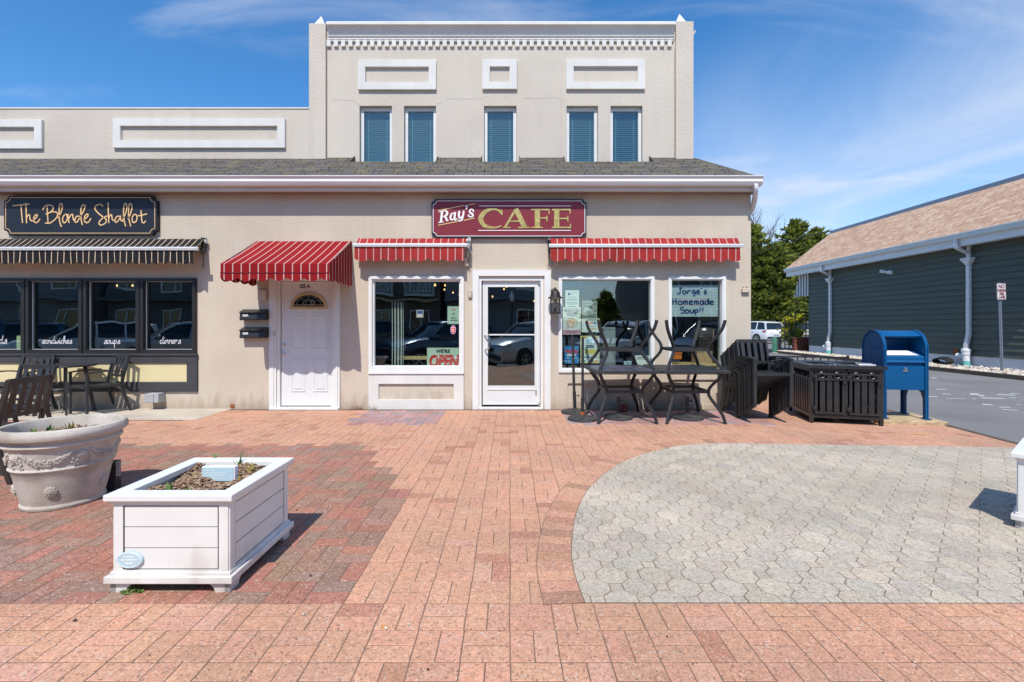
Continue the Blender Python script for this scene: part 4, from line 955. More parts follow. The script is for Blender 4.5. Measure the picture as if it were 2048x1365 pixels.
# ------------------------------------------------------------------ small fittings on the wall
def wallbox(name, label, cat, a, b, c, d, dep, m, extra=None, y=0.0):
    o = ((fx(a) + fx(b)) / 2, y, fz(d)); s = thing(name, label, cat, o)
    mb = MB(); mb.box(fx(a), fx(b), -dep, -.001, fz(d), fz(c), min(.008, dep / 4)); mb.build('housing', m, s, o)
    return s, o
def letterbox(lbl, num, c, d):
    y = -.12; o = (fx(505), 0, fz(d)); s = thing('letter_box', lbl, 'letter box', o, group='wall letter boxes')
    xa, xb, zb, zt = fx(478, y), fx(531.5, y), fz(d, y), fz(c, y)
    mb = MB(); mb.prism([(0, zb + .02), (0, zt + .035), (y + .02, zt), (y, zb + .02), (y + .015, zb)], xa + .006, xb - .006, 'x'); mb.build('housing', M['black'], s, o)
    mb = MB(); mb.hexa([(xa, y - .012, zt - .012), (xb, y - .012, zt - .012), (xb, 0, zt + .03), (xa, 0, zt + .03), (xa, y - .012, zt + .002), (xb, y - .012, zt + .002), (xb, 0, zt + .052), (xa, 0, zt + .052)], .004); mb.build('lid', M['black'], s, o)
    text('number_plate', num, .042, (xa + .055 - o[0], y + .005, zt - .065 - o[2]), M['signwhite'], s, align='LEFT', bold=.002)
letterbox('black letter box marked 525A, the upper of the two left of the white door', '525A', 625, 641)
letterbox('black letter box marked 525B, the lower of the two left of the white door', '525B', 661, 677)
s, o = wallbox('door_chime', 'beige wall speaker box in shadow left of the white door frame', 'speaker box', 518, 535, 580, 601, .05, M['beigebox'])
mb = MB(); mb.box(fx(519), fx(533), -.056, -.05, fz(583), fz(581)); mb.build('cover', M['beigebox'], s, o)
s, o = wallbox('switch_box', 'small beige switch box under the crank end of the left red awning', 'switch box', 928, 939, 516, 534, .05, M['beigebox'])
mb = MB(); mb.tube(smooth_path([(fx(934), -.02, fz(534)), (fx(932), -.03, fz(543)), (fx(925), -.02, fz(546)), (fx(920), -.01, fz(538)), (fx(920), -.008, fz(528))], 4), .004, 5); mb.tube(smooth_path([(fx(939), -.03, fz(516)), (fx(944), -.04, fz(508)), (fx(941), -.02, fz(500))], 4), .004, 5); mb.build('cable', M['beigebox'], s, o)
s, o = wallbox('switch_box', 'small beige switch box under the left end of the long red awning', 'switch box', 1107, 1117, 521, 534, .05, M['beigebox'])
mb = MB(); mb.tube(smooth_path([(fx(1112), -.02, fz(534)), (fx(1108), -.03, fz(538)), (fx(1102), -.02, fz(532)), (fx(1099), -.01, fz(515))], 4), .004, 5); mb.build('cable', M['beigebox'], s, o)
s, o = wallbox('outlet_cover', 'flat beige outlet cover on the wall between the left window and the glass door', 'outlet', 936.5, 944.5, 582, 597, .03, M['stucco'])
mb = MB(); mb.box(fx(938), fx(943), -.034, -.03, fz(594), fz(585)); mb.build('plate', M['beigebox'], s, o)
s, o = wallbox('cable_box', 'small tan cable box with two stubs high on the wall right of the soup sign', 'cable box', 1482, 1497, 577.5, 586, .05, M['beigebox'])
mb = MB(); mb.tube([(fx(1486), -.02, fz(577)), (fx(1486), -.02, fz(570))], .008, 6); mb.tube([(fx(1493), -.02, fz(577)), (fx(1493), -.02, fz(570))], .008, 6); mb.build('stub', M['beigebox'], s, o)
s, o = wallbox('outdoor_outlet', 'grey weatherproof outlet box low on the wall right of the charcoal panel', 'outlet', 305, 331, 785, 803, .16, M['greybox'])
mb = MB(); mb.box(fx(305) - .004, fx(322), -.172, -.161, fz(802), fz(786), .003); mb.build('cover', M['greybox'], s, o)
s, o = wallbox('drain_vent', 'tiny rusty drain hole cover at the foot of the wall left of the white door', 'vent', 461, 469, 809, 815.5, .012, M['rust'])
s, o = wallbox('outlet_cover', 'white outlet cover low on the wall behind the right-hand tables', 'outlet', 1377, 1385, 805, 816, .02, M['white'])
mb = MB(); mb.box(fx(1379), fx(1383), -.024, -.02, fz(814), fz(807)); mb.build('plate', M['greybox'], s, o)

# wall lantern
lx, lz = fx(1110.5, -.16), fz(603, -.16); o = (lx, 0, lz)
s = thing('wall_lantern', 'dark bronze wall lantern with clear glass between the glass door and the poster window', 'lantern', o)
mb = MB(); mb.lathe([(.045, -.0), (.07, -.01), (.07, -.018), (.03, -.03)], 20, (lx, 0, lz + .15), 'y'); mb.tube(smooth_path([(lx, -.02, lz + .15), (lx, -.08, lz + .2), (lx, -.16, lz + .215), (lx, -.16, lz + .17)], 4), .012, 8); mb.build('bracket', M['bronze'], s, o)
def cy(r): return [(a, b) for a, b in r]
mb = MB(); mb.lathe([(.118, .045), (.112, .062), (.085, .078), (.078, .10), (.073, .135), (.055, .165), (.02, .185), (.008, .20), (.0, .205)], 26, (lx, -.16, lz), close=False); mb.lathe([(.118, .045), (.05, .05), (0, .055)], 26, (lx, -.16, lz), close=False); mb.build('cap', M['bronze'], s, o)
mb = MB(); mb.lathe([(.078, -.20), (.09, -.192), (.09, -.18), (.05, -.175)], 26, (lx, -.16, lz))
for k in range(6): a = pi / 6 + k * pi / 3; mb.tube([(lx + .078 * cos(a), -.16 + .078 * sin(a), lz - .18), (lx + .082 * cos(a), -.16 + .082 * sin(a), lz + .05)], .006, 6)
mb.tube([(lx + .082 * cos(k * pi / 12), -.16 + .082 * sin(k * pi / 12), lz + .02) for k in range(25)], .006, 6); mb.build('cage', M['bronze'], s, o)
mb = MB(); mb.lathe([(.066, -.175), (.066, .045)], 24, (lx, -.16, lz), close=False); mb.build('glass', M['bulbglass'], s, o)
mb = MB(); mb.lathe([(.0, .03), (.014, .03), (.014, -.03), (.02, -.06), (.012, -.10), (.0, -.105)], 12, (lx, -.16, lz), close=False); mb.build('bulb', M['signwhite'], s, o)

# ------------------------------------------------------------------ window lettering and papers
GL = {'a': ([[(.78, .85), (.5, 1), (.14, .72), (.08, .25), (.3, .0), (.62, .3), (.78, .85), (.74, .25), (.95, .0), (1.15, .25)]], 1.05),
      'd': ([[(.78, .85), (.5, 1), (.14, .72), (.08, .25), (.3, .0), (.62, .3), (.8, .9), (.95, 2.2), (.78, 1.2), (.74, .25), (.95, 0), (1.15, .25)]], 1.05),
      's': ([[(.1, .15), (.4, .55), (.6, 1.05), (.75, .5), (.55, .02), (.15, .08)], [(.55, .02), (.85, .2)]], .85),
      'n': ([[(.1, 1), (.15, .4), (.12, 0), (.25, .6), (.55, 1), (.7, .7), (.68, .2), (.85, 0), (1.0, .2)]], .95),
      'w': ([[(.08, .95), (.15, .2), (.35, .02), (.55, .6), (.62, .2), (.8, .02), (1.05, .6), (1.05, 1.0), (1.25, .85)]], 1.2),
      'i': ([[(.1, .9), (.14, .2), (.3, 0), (.5, .25)], [(.2, 1.5), (.24, 1.62)]], .45),
      'c': ([[(.7, .85), (.45, 1), (.12, .6), (.15, .12), (.45, 0), (.8, .3)]], .75),
      'h': ([[(.1, .8), (.4, 1.7), (.35, 2.3), (.15, 1.8), (.12, 0), (.25, .6), (.5, 1), (.68, .7), (.65, .2), (.85, 0), (1.0, .2)]], .95),
      'e': ([[(.12, .4), (.55, .55), (.6, .9), (.35, 1), (.1, .6), (.15, .12), (.45, 0), (.8, .3)]], .75),
      'o': ([[(.45, 1), (.12, .7), (.12, .2), (.4, 0), (.7, .4), (.6, .9), (.45, 1), (.9, .85)]], .85),
      'u': ([[(.1, .95), (.12, .3), (.3, 0), (.6, .4), (.7, .95), (.68, .25), (.85, 0), (1.0, .2)]], .95),
      'p': ([[(.1, .95), (.14, .2), (.2, -1.1)], [(.12, .5), (.4, 1), (.7, .75), (.6, .2), (.3, .05), (.18, .2)]], .85),
      'r': ([[(.1, 1), (.15, .4), (.12, 0), (.2, .6), (.4, .95), (.65, .85)]], .65),
      'l': ([[(.05, .3), (.4, 1.6), (.3, 2.25), (.12, 1.6), (.15, .2), (.35, 0), (.5, .2)]], .5)}
def script(word, pxc, py, wpx, Y, lbl, th=.0085):
    w = sum(GL[c][1] for c in word); k = (wpx / (FX / (Y + CD))) / w; x = fx(pxc, Y) - w * k / 2; z0 = fz(py, Y); o = (fx(pxc, Y), Y, z0)
    mb = MB(); n = 0
    for c in word:
        for st in GL[c][0]:
            P = smooth_path([(x + a * k, z0 + b * k * .95) for a, b in st], 4); mb.ribbon([(p.x, p.y) for p in P], th, Y - .003 - .0003 * (n % 4), Y); n += 1
        x += GL[c][1] * k
    r = mb.build('window_lettering', M['signwhite'], None, o); r.location = o
    tag(r, lbl, 'lettering', 'white script words on the left shop windows')
script('sandwiches', 114, 687.5, 61, .034, 'white script word sandwiches on the lower glass of the left shop')
script('soups', 224, 688, 33, .034, 'white script word soups on the lower glass of the left shop')
script('dinners', 341, 687.5, 42, .034, 'white script word dinners on the lower glass of the left shop')
script('salads', -8, 687.5, 45, .034, 'white script word salads, cut off by the photo edge at far left')

def poster(name, lbl, cat, a, b, c, d, m, Y=.062, rz=0, group=None):
    o = (fx((a + b) / 2, Y), Y, fz(d, Y)); s = thing(name, lbl, cat, o, group=group);
    mb = MB(); mb.box(fx(a, Y), fx(b, Y), Y, Y + .0025, fz(d, Y), fz(c, Y)); mb.build('sheet', m, s, o)
    return s, o, Y
def bars(s, o, Y, rects, m, name='print', dy=.0012):
    mb = MB()
    for a, b, c, d in rects: mb.box(fx(a, Y), fx(b, Y), Y - dy, Y - .0002, fz(d, Y), fz(c, Y))
    mb.build(name, m, s, o)
def ptext(s, o, Y, t, px, py, hpx, m, sx=1.0, bold=.001, shear=0, name='lettering'):
    text(name, t, hpx / (FX / (Y + CD)) / .70, (fx(px, Y) - o[0], -.0015, fz(py, Y) - o[2]), m, s, .0008, sx=sx, bold=bold, shear=shear)
I1 = lambda x: 1110 + x / 7.184
J1 = lambda y: 550 + y / 7.184
s, o, Y = poster('notice_sheet', 'white typed notice with a small round emblem, top left in the poster window', 'notice', I1(148), I1(346), J1(222), J1(470), M['paper'])
bars(s, o, Y, [(I1(175), I1(318), J1(358), J1(367)), (I1(175), I1(318), J1(400), J1(409)), (I1(187), I1(300), J1(452), J1(460)), (I1(245), I1(315), J1(260), J1(266)), (I1(190), I1(300), J1(318), J1(322)), (I1(190), I1(310), J1(340), J1(343)), (I1(185), I1(310), J1(425), J1(429))], M['inkblue'])
mb = MB(); mb.lathe([(.0, 0), (.024, 0), (.024, .0012), (0, .0012)], 14, (fx(I1(210)), Y - .0016, fz(J1(272))), 'y', close=False); mb.build('emblem', M['inkblue'], s, o)
s, o, Y = poster('flower_poster', "pale Mother's Day poster with orange flowers and a pink foot in the poster window", 'poster', I1(114), I1(371), J1(466), J1(860), M['paper'], .058)
bars(s, o, Y, [(I1(118), I1(368), J1(792), J1(856))], M['printpink'], 'pink_band'); bars(s, o, Y, [(I1(165), I1(318), J1(570), J1(586))], M['printblue'], 'blue_band')
bars(s, o, Y, [(I1(160), I1(320), J1(812), J1(818)), (I1(185), I1(300), J1(832), J1(838)), (I1(150), I1(335), J1(487), J1(492)), (I1(180), I1(310), J1(597), J1(600))], M['ink'], 'small_print')
ptext(s, o, Y, "Mother's Day", I1(243), J1(530), 4.5, M['inkblue'], .88, .0004, .25); ptext(s, o, Y, 'PLANT & BAKE SALE', I1(240), J1(558), 2.0, M['ink'], .85)
mb = MB()
for x, y, r in ((205, 672, 34), (255, 685, 36), (300, 680, 30), (240, 645, 28), (255, 730, 32)):
    for k in range(7): mb.lathe([(0, 0), (.0075 * r / 30, .0), (.0075 * r / 30, .001), (0, .001)], 8, (fx(I1(x + r * .6 * cos(k * .9))), Y - .002 - k * .00005, fz(J1(y + r * .6 * sin(k * .9)))), 'y', close=False)
mb.build('flowers', M['printorange'], s, o)
mb = MB()
for k in range(26):
    a = k * .24; r0, r1 = R.uniform(62, 70), R.uniform(78, 95); mb.ribbon([(fx(I1(252 + r0 * cos(a))), fz(J1(690 + r0 * .9 * sin(a)))), (fx(I1(252 + r1 * cos(a + .15))), fz(J1(690 + r1 * .9 * sin(a + .15))))], .004, Y - .0022, Y - .0002)
mb.build('leaves', M['printgreen'], s, o)
bars(s, o, Y, [(I1(175), I1(200), J1(715), J1(745)), (I1(160), I1(185), J1(750), J1(775)), (I1(195), I1(215), J1(745), J1(765))], M['printpink'], 'petals')
s, o, Y = poster('grey_flyer', 'grey framed flyer with small pasted tickets, right of the typed notice', 'flyer', I1(404), I1(606), J1(372), J1(628), M['clipgrey'])
mb = MB(); mb.frame(fx(I1(404)), fx(I1(606)), fz(J1(628)), fz(J1(372)), .006, Y - .002, Y - .0002); mb.build('border', M['paper'], s, o)
bars(s, o, Y, [(I1(417), I1(482), J1(472), J1(588)), (I1(492), I1(556), J1(496), J1(572)), (I1(562), I1(598), J1(540), J1(566))], M['print_and_reflection'], 'ticket'); bars(s, o, Y, [(I1(440), I1(560), J1(402), J1(405)), (I1(440), I1(550), J1(425), J1(428))], M['paper'], 'print')
mb = MB()
for k in range(14): a = k * 2 * pi / 14; mb.ribbon([(fx(I1(570 + 12 * cos(a))), fz(J1(470 + 13 * sin(a)))), (fx(I1(570 + 32 * cos(a))), fz(J1(470 + 36 * sin(a))))], .004, Y - .003, Y - .0002)
mb.build('fern_leaf', M['paper'], s, o)
s, o, Y = poster('picture_flyer', 'white landscape flyer with a coloured photo strip, behind the upturned table legs', 'flyer', I1(382), I1(638), J1(626), J1(826), M['paper'])
bars(s, o, Y, [(I1(445), I1(545), J1(682), J1(706))], M['printred'], 'photo_strip'); bars(s, o, Y, [(I1(550), I1(590), J1(682), J1(706)), (I1(470), I1(590), J1(735), J1(739))], M['printblue'], 'print'); bars(s, o, Y, [(I1(480), I1(590), J1(770), J1(778))], M['printorange'], 'rule'); bars(s, o, Y, [(I1(390), I1(630), J1(630), J1(664))], M['print_and_reflection'], 'band')
s, o, Y = poster('prices_poster', 'bright blue poster with red headline PRICES at the bottom left of the poster window', 'poster', I1(136), I1(342), J1(1022), J1(1278), M['printblue'])
ptext(s, o, Y, 'PRICES', I1(240), J1(1125), 6.4, M['printred'], .92, .0035); bars(s, o, Y, [(I1(172), I1(245), J1(1137), J1(1168)), (I1(272), I1(302), J1(1137), J1(1168)), (I1(165), I1(210), J1(1192), J1(1202)), (I1(272), I1(325), J1(1192), J1(1202)), (I1(150), I1(222), J1(1236), J1(1244))], M['paper'], 'small_print')
s, o, Y = poster('event_flyer', 'cream and yellow event flyer with fruit in its corners, behind the right long pole', 'flyer', I1(370), I1(638), J1(876), J1(1272), M['paper'], .058)
mb = MB(); mb.frame(fx(I1(372)), fx(I1(636)), fz(J1(1270)), fz(J1(878)), .011, Y - .0014, Y - .0002); mb.build('border', M['printyellow'], s, o)
bars(s, o, Y, [(I1(445), I1(560), J1(1012), J1(1032)), (I1(440), I1(570), J1(1040), J1(1052)), (I1(400), I1(600), J1(1180), J1(1190))], M['inkblue'], 'headline'); bars(s, o, Y, [(I1(430), I1(590), J1(1075), J1(1140))], M['printyellow'], 'panel'); bars(s, o, Y, [(I1(440), I1(530), J1(920), J1(990)), (I1(560), I1(620), J1(920), J1(1000))], M['paleblue'], 'picture')
bars(s, o, Y, [(I1(570), I1(625), J1(1225), J1(1262)), (I1(560), I1(615), J1(895), J1(915)), (I1(385), I1(440), J1(890), J1(912))], M['printorange'], 'fruit'); bars(s, o, Y, [(I1(500), I1(560), J1(1230), J1(1258)), (I1(400), I1(440), J1(1225), J1(1262))], M['printgreen'], 'leaf')
s, o, Y = poster('small_notice', 'white notice with a dark triangle at the bottom right of the poster window', 'notice', 1269, 1300, 711, 736, M['paper'])
bars(s, o, Y, [(1274, 1290, 715, 716), (1274, 1294, 718, 719), (1286, 1296, 729, 732)], M['ink']); mb = MB(); mb.prism([(fx(1272.5), fz(733)), (fx(1279), fz(733)), (fx(1275.5), fz(725))], Y - .0015, Y - .0002); mb.build('emblem', M['inkblue'], s, o)
s, o, Y = poster('blue_card', 'small pale blue card standing at the sill of the poster window', 'card', 1248, 1263, 722.5, 732, M['paleblue'], .10)
bars(s, o, Y, [(1251, 1260, 725, 726), (1251, 1258, 728, 729)], M['ink'])
# soup sign
A = lambda x: 1330 + x / 7.185
B_ = lambda y: 550 + y / 7.185
s, o, Y = poster('soup_sign', "hand-lettered Jorge's Homemade Soup!! sign on pastel striped paper in the narrow window", 'sign', A(95), A(760), B_(148), B_(602), M['paper_blue'], .062)
cols = ('paleblue', 'paper_green', 'printlav')
M['printlav'] = mat('lavender_stripe', (.40, .40, .66), .7, var=.1, vscale=20); M['lime'] = mat('lime_stripe', (.52, .62, .30), .7, var=.1, vscale=20)
for key, ph in (('printlav', 0), ('lime', 1), ('paleblue', 2)):
    rects = []; y = 156 + ph * 15
    while y < 596: rects.append((A(97), A(758), B_(y), B_(y + (8, 10, 7)[ph]))); y += 45
    bars(s, o, Y, rects, M[key], 'stripe')
mb = MB(); mb.ribbon([(fx(A(200)), fz(B_(350))), (fx(A(400)), fz(B_(372))), (fx(A(660)), fz(B_(340)))], .014, Y - .0016, Y - .0002); mb.ribbon([(fx(A(220)), fz(B_(430))), (fx(A(600)), fz(B_(440)))], .012, Y - .0016, Y - .0002); mb.build('ribbon_print', M['printpink'], s, o)
LG = {'J': [[(.55, 1), (.5, .2), (.3, 0), (.0, .1)], [(.3, 1), (.85, 1)]], 'o': [[(.35, .62), (.08, .45), (.1, .1), (.4, .0), (.6, .3), (.35, .62)]], 'r': [[(.1, .62), (.12, 0)], [(.12, .35), (.3, .6), (.55, .55)]],
      'g': [[(.55, .6), (.2, .58), (.1, .25), (.35, .1), (.55, .4), (.5, -.25), (.2, -.35)]], 'e': [[(.1, .3), (.5, .38), (.4, .62), (.12, .5), (.12, .1), (.4, 0), (.58, .1)]], "'": [[(.1, 1.05), (.08, .8)]], 's': [[(.5, .6), (.15, .55), (.2, .35), (.48, .22), (.35, .0), (.08, .06)]],
      'H': [[(.15, 1), (.2, -.02)], [(.65, 1), (.68, 0)], [(-.05, .45), (.8, .55)]], 'm': [[(.08, .62), (.1, 0)], [(.1, .4), (.28, .6), (.38, .3), (.38, 0)], [(.38, .4), (.56, .6), (.68, .3), (.7, 0)]], 'a': [[(.5, .55), (.2, .6), (.08, .2), (.3, 0), (.5, .3), (.52, .6), (.6, .02)]],
      'd': [[(.5, .55), (.2, .6), (.08, .2), (.3, 0), (.5, .3), (.55, 1.0), (.6, .02)]], 'S': [[(.6, .95), (.15, .95), (.12, .55), (.6, .5), (.55, .05), (.1, .0)]], 'u': [[(.08, .6), (.12, .1), (.35, 0), (.55, .3), (.58, .62), (.6, 0)]], 'p': [[(.1, .6), (.12, -.35)], [(.12, .5), (.45, .6), (.55, .25), (.15, .08)]], '!': [[(.15, 1), (.12, .28)], [(.12, .06), (.12, 0)]]}
mb = MB(); n = 0
for word, xs_, xe, yb, hh in (("Jorge's", 190, 640, 272, 82), ('Homemade', 112, 735, 428, 92), ('Soup!!', 238, 592, 550, 88)):
    adv = {"'": .4, '!': .42, 'H': .95, 'm': .88, 'J': .85}; wd = sum(adv.get(c, .72) for c in word); k = (xe - xs_) / wd; x = xs_
    for c in word:
        for st in LG[c]:
            P = smooth_path([(x + a * k, yb - b * hh) for a, b in st], 4); mb.ribbon([(fx(A(p.x)), fz(B_(p.y))) for p in P], .0235, Y - .0022 - .0002 * (n % 5), Y - .0002); n += 1
        x += adv.get(c, .72) * k
mb.build('lettering', M['inkblue'], s, o)
# left cafe window papers
D = lambda x: 740 + x / 7.0
E_ = lambda y: 550 + y / 7.0
s, o, Y = poster('open_sign', "pale green WE'RE OPEN sign with red letters inside the left cafe window", 'sign', D(798), D(1245), E_(1022), E_(1290), M['paper_green'], .062)
ptext(s, o, Y, "WE'RE", D(1022), E_(1092), 6.6, M['ink'], 1.05, .003); ptext(s, o, Y, 'OPEN', D(1028), E_(1287), 22.5, M['printred'], .70, .014, .15)
s, o, Y = poster('payment_notice', 'pale green payment notice taped inside the right edge of the left window', 'notice', D(1085), D(1262), E_(442), E_(690), M['paper_green'], .062)
bars(s, o, Y, [(D(1143), D(1203), E_(475), E_(500))], M['printpink'], 'stamp'); ptext(s, o, Y, 'CASH', D(1170), E_(552), 1.9, M['ink']); ptext(s, o, Y, 'or', D(1170), E_(582), 1.5, M['ink']); ptext(s, o, Y, 'VENMO only', D(1172), E_(612), 1.7, M['ink'], .9); ptext(s, o, Y, 'No Credit Cards', D(1174), E_(644), 1.7, M['ink'], .85)
o = (fx(D(1160)), .05, fz(E_(832))); s = thing('oval_sticker', 'red oval sticker with a blue rim under the payment notice', 'sticker', o)
mb = MB(); P = [(fx(D(1160)) + .045 * cos(2 * pi * k / 24), fz(E_(769)) + .074 * sin(2 * pi * k / 24)) for k in range(24)]; mb.prism(P, .0455, .0485); mb.build('rim', M['printlav'], s, o)
mb = MB(); mb.prism([(fx(D(1160)) + .036 * cos(2 * pi * k / 24), fz(E_(769)) + .064 * sin(2 * pi * k / 24)) for k in range(24)], .0440, .0454); mb.build('face', M['printred'], s, o)
bars(s, o, .0445, [(D(1142), D(1180), E_(735), E_(745)), (D(1140), D(1182), E_(762), E_(772)), (D(1142), D(1180), E_(788), E_(798))], M['paper'], 'print')
s, o, Y = poster('blue_badge_sticker', 'small grey blue badge sticker on the upper middle of the left window', 'sticker', D(648), D(748), E_(492), E_(600), M['clipgrey'], .047)
bars(s, o, Y, [(D(660), D(736), E_(505), E_(545))], M['inkblue'], 'badge'); bars(s, o, Y, [(D(665), D(730), E_(560), E_(566)), (D(665), D(730), E_(576), E_(582))], M['paper'])
# things inside the shop
def inside_box(name, lbl, cat, a, b, c, d, Y, dep, m, lid=None):
    o = (fx((a + b) / 2, Y), Y, fz(d, Y)); s = thing(name, lbl, cat, o)
    mb = MB(); mb.box(fx(a, Y), fx(b, Y), Y, Y + dep, fz(d, Y), fz(c, Y), .004); mb.build('body', m, s, o)
    if lid:
        mb = MB(); mb.box(fx(a, Y) - .004, fx(b, Y) + .004, Y - .005, Y + dep + .005, fz(c, Y) + .001, fz(c, Y) + .012); mb.box(fx((a + b) / 2, Y) - .02, fx((a + b) / 2, Y) + .02, Y - .003, Y - .0005, fz(c, Y) - .05, fz(c, Y)); mb.build('flap', lid, s, o)
    return s, o
inside_box('cardboard_box', 'tan cardboard carton high behind the narrow window, under the soup sign', 'box', 1400, 1428, 661, 681, .35, .25, M['cardboard'], M['woodpale'])
inside_box('cardboard_box', 'tan cardboard carton at sill level behind the narrow window', 'box', 1394, 1425, 705, 729, .30, .25, M['cardboard'], M['woodpale'])
s, o = inside_box('leather_bag', 'dark brown bag stacked between the two cartons in the narrow window', 'bag', 1397, 1427, 682, 703, .32, .22, M['furn_brown'])
mb = MB(); mb.tube(smooth_path([(fx(1404, .32), .31, fz(684, .32)), (fx(1406, .32), .29, fz(672, .32)), (fx(1418, .32), .29, fz(672, .32)), (fx(1421, .32), .31, fz(684, .32))], 4), .008, 6); mb.build('handle', M['furn_brown'], s, o)
s, o = inside_box('orange_basket', 'orange plastic basket behind the left side of the narrow window', 'basket', 1347, 1363.5, 706, 719, .2, .14, M['orange'])
mb = MB(); mb.frame(fx(1346.5, .2), fx(1364, .2), fz(708, .2), fz(705, .2), .012, .19, .199); mb.build('rim', M['orange'], s, o)
s, o = inside_box('grey_cabinet', 'tall grey green cabinet standing inside the poster window', 'cabinet', 1207, 1231, 655, 800, .5, .4, M['greycab'])
mb = MB(); mb.frame(fx(1208, .5), fx(1230, .5), fz(735, .5), fz(658, .5), .01, .492, .499); mb.build('door', M['greycab'], s, o)
s, o = inside_box('window_shelf', 'pale wooden ledge on legs inside the narrow window carrying the cartons', 'shelf', 1341, 1446, 729, 733, .14, .5, M['woodpale'])
mb = MB()
for x in (1345, 1440): mb.box(fx(x) - .02, fx(x) + .02, .2, .24, 0, fz(733, .14))
mb.build('leg', M['woodpale'], s, o)
s, o = inside_box('counter_rail', 'pale wooden counter rail on posts inside the left window', 'counter', 793, 919, 714.5, 720, .35, .3, M['woodpale'])
mb = MB()
for x in (800, 905): mb.box(fx(x, .35) - .03, fx(x, .35) + .03, .42, .48, 0, fz(720, .35))
mb.build('leg', M['furn'], s, o)
o = (fx(795, .3), .3, 0); s = thing('reflection_strips', 'pale narrow strips added for the vertical reflection lines in the left window', 'blind', o)  # pale strips stand in for vertical lines reflected in the pane
for xa, wd in ((783.5, 1.6), (788.5, 3.0), (794.5, 3.4), (801, 2.6), (805.5, 1.2)):
    mb = MB(); x0, x1 = fx(xa, .3), fx(xa + wd, .3); mb.sweep(smooth_path([((x0 + x1) / 2, .3, 1.75), ((x0 + x1) / 2 + .004, .305, 1.1), ((x0 + x1) / 2 - .004, .3, .45)], 4), x1 - x0, .006, (0, 1, 0)); mb.build('reflection_strip', M['print_and_reflection'], s, o)
mb = MB(); mb.tube([(fx(778, .3), .3, 1.76), (fx(812, .3), .3, 1.76)], .012, 8); mb.build('rod', M['black'], s, o)
s, o = inside_box('menu_board', 'lime green menu card propped inside the far left shop window', 'menu card', 33, 48, 672, 706, .1, .01, M['lime'])
bars(s, o, .1, [(37, 45, 680, 681), (37, 45, 686, 687), (37, 45, 692, 693)], M['ink'])
for k, (px, py, Y) in enumerate(((849.6, 563, 1.9), (870, 571, 1.4), (890, 571.5, 1.9), (888.8, 580, 2.6), (906, 586, 3.0), (919, 590, 3.4), (1013, 574, 1.6), (1008, 579, 2.2), (985, 594, 3.0), (1068, 603, 3.6), (234, 572, 2.6), (265, 572, 1.7))):
    p = at(px, py, Y); r = .018 if k != 1 else .022
    lb = 'glowing pendant bulb hanging from the dark ceiling behind the ' + ('left cafe window' if k < 6 else ('glass cafe door' if k < 10 else 'third light of the left shop'))
    s = thing('pendant_lamp', lb, 'lamp', p, group=lb.replace('glowing pendant bulb', 'pendant bulbs'))
    mb = MB(); mb.lathe([(0, -r), (r * .7, -r * .75), (r, 0), (r * .6, r * .9), (.012, r * 1.4), (0, r * 1.4)], 12, close=False); mb.build('bulb', M['bulb'], s)
    mb = MB(); mb.tube([(0, 0, r * 1.4), (0, 0, r * 1.4 + .06)], .016, 8); mb.tube([(0, 0, r * 1.4 + .06), (0, 0, max(2.95 - p.z, .2))], .004, 5); mb.build('cord', M['black'], s)

# ------------------------------------------------------------------ metal armchairs
def make_chair(label, group, m, wide=.54):
    """origin on the ground under the seat, facing -Y"""
    s = thing('armchair', label, 'chair', (0, 0, 0), group=group); w = wide / 2
    for sx in (-1, 1):
        mb = MB(); mb.sweep([(sx * (w - .02), -.25, 0), (sx * (w - .02), -.25, .63)], .042, .028, (0, 1, 0), 0); mb.build('leg', m, s)
        mb = MB(); mb.sweep(smooth_path([(sx * (w - .045), .33, 0), (sx * (w - .05), .26, .2), (sx * (w - .055), .215, .43), (sx * (w - .055), .245, .62), (sx * (w - .055), .31, .885)], 3), .034, .03, (1, 0, 0)); mb.build('leg', m, s)
        mb = MB(); mb.sweep(smooth_path([(sx * (w - .02), -.27, .635), (sx * (w - .02), -.12, .655), (sx * (w - .025), .08, .65), (sx * (w - .04), .245, .625)], 4), .05, .018); mb.build('armrest', m, s)
    mb = MB(); a = w - .036
    for x in (-a, a): mb.bar((x, -.26, .43), (x, .23, .42), .03, .03)
    mb.bar((-a, -.262, .43), (a, -.262, .43), .03, .035); mb.bar((-a, .225, .42), (a, .225, .42), .03, .03)
    for k in range(6):
        x = -a + .06 + (2 * a - .12) * k / 5; mb.sweep([(x, -.25, .444), (x, 0, .430), (x, .22, .434)], .058, .010)
    mb.build('seat', m, s)
    mb = MB(); b = w - .058; yb = lambda z: .245 + (z - .62) * .245
    mb.bar((-b, yb(.865), .865), (b, yb(.865), .865), .022, .055); mb.bar((-b, yb(.56), .56), (b, yb(.56), .56), .02, .035)
    for k in range(4):
        x = -b * .66 + b * 1.32 * k / 3; mb.sweep([(x, yb(.56), .56), (x, yb(.85), .85)], .05, .010, (0, 1, 0))
    mb.build('backrest', m, s)
    return s
proto = make_chair('black slatted armchair at the bottom and back of the leaning chair stack', 'armchairs nested in the stack', M['furn'])
NST = 11; ORD = ['', 'second', 'third', 'fourth', 'fifth', 'sixth', 'seventh', 'eighth', 'ninth', 'tenth']
for i in range(NST):
    c = proto if i == 0 else copy_tree(proto)
    c.location = (3.585 + .006 * sin(i * 2.3), -.5 - .052 * i, .0262 * i); c.rotation_euler = (0, 0, radians(2.0 + .5 * sin(i * 1.7)))
    if i == NST - 1: c['label'] = 'black slatted armchair on the very front and top of the chair stack'
    elif i: c['label'] = 'black slatted armchair, %s counting up from the bottom of the chair stack' % ORD[i]
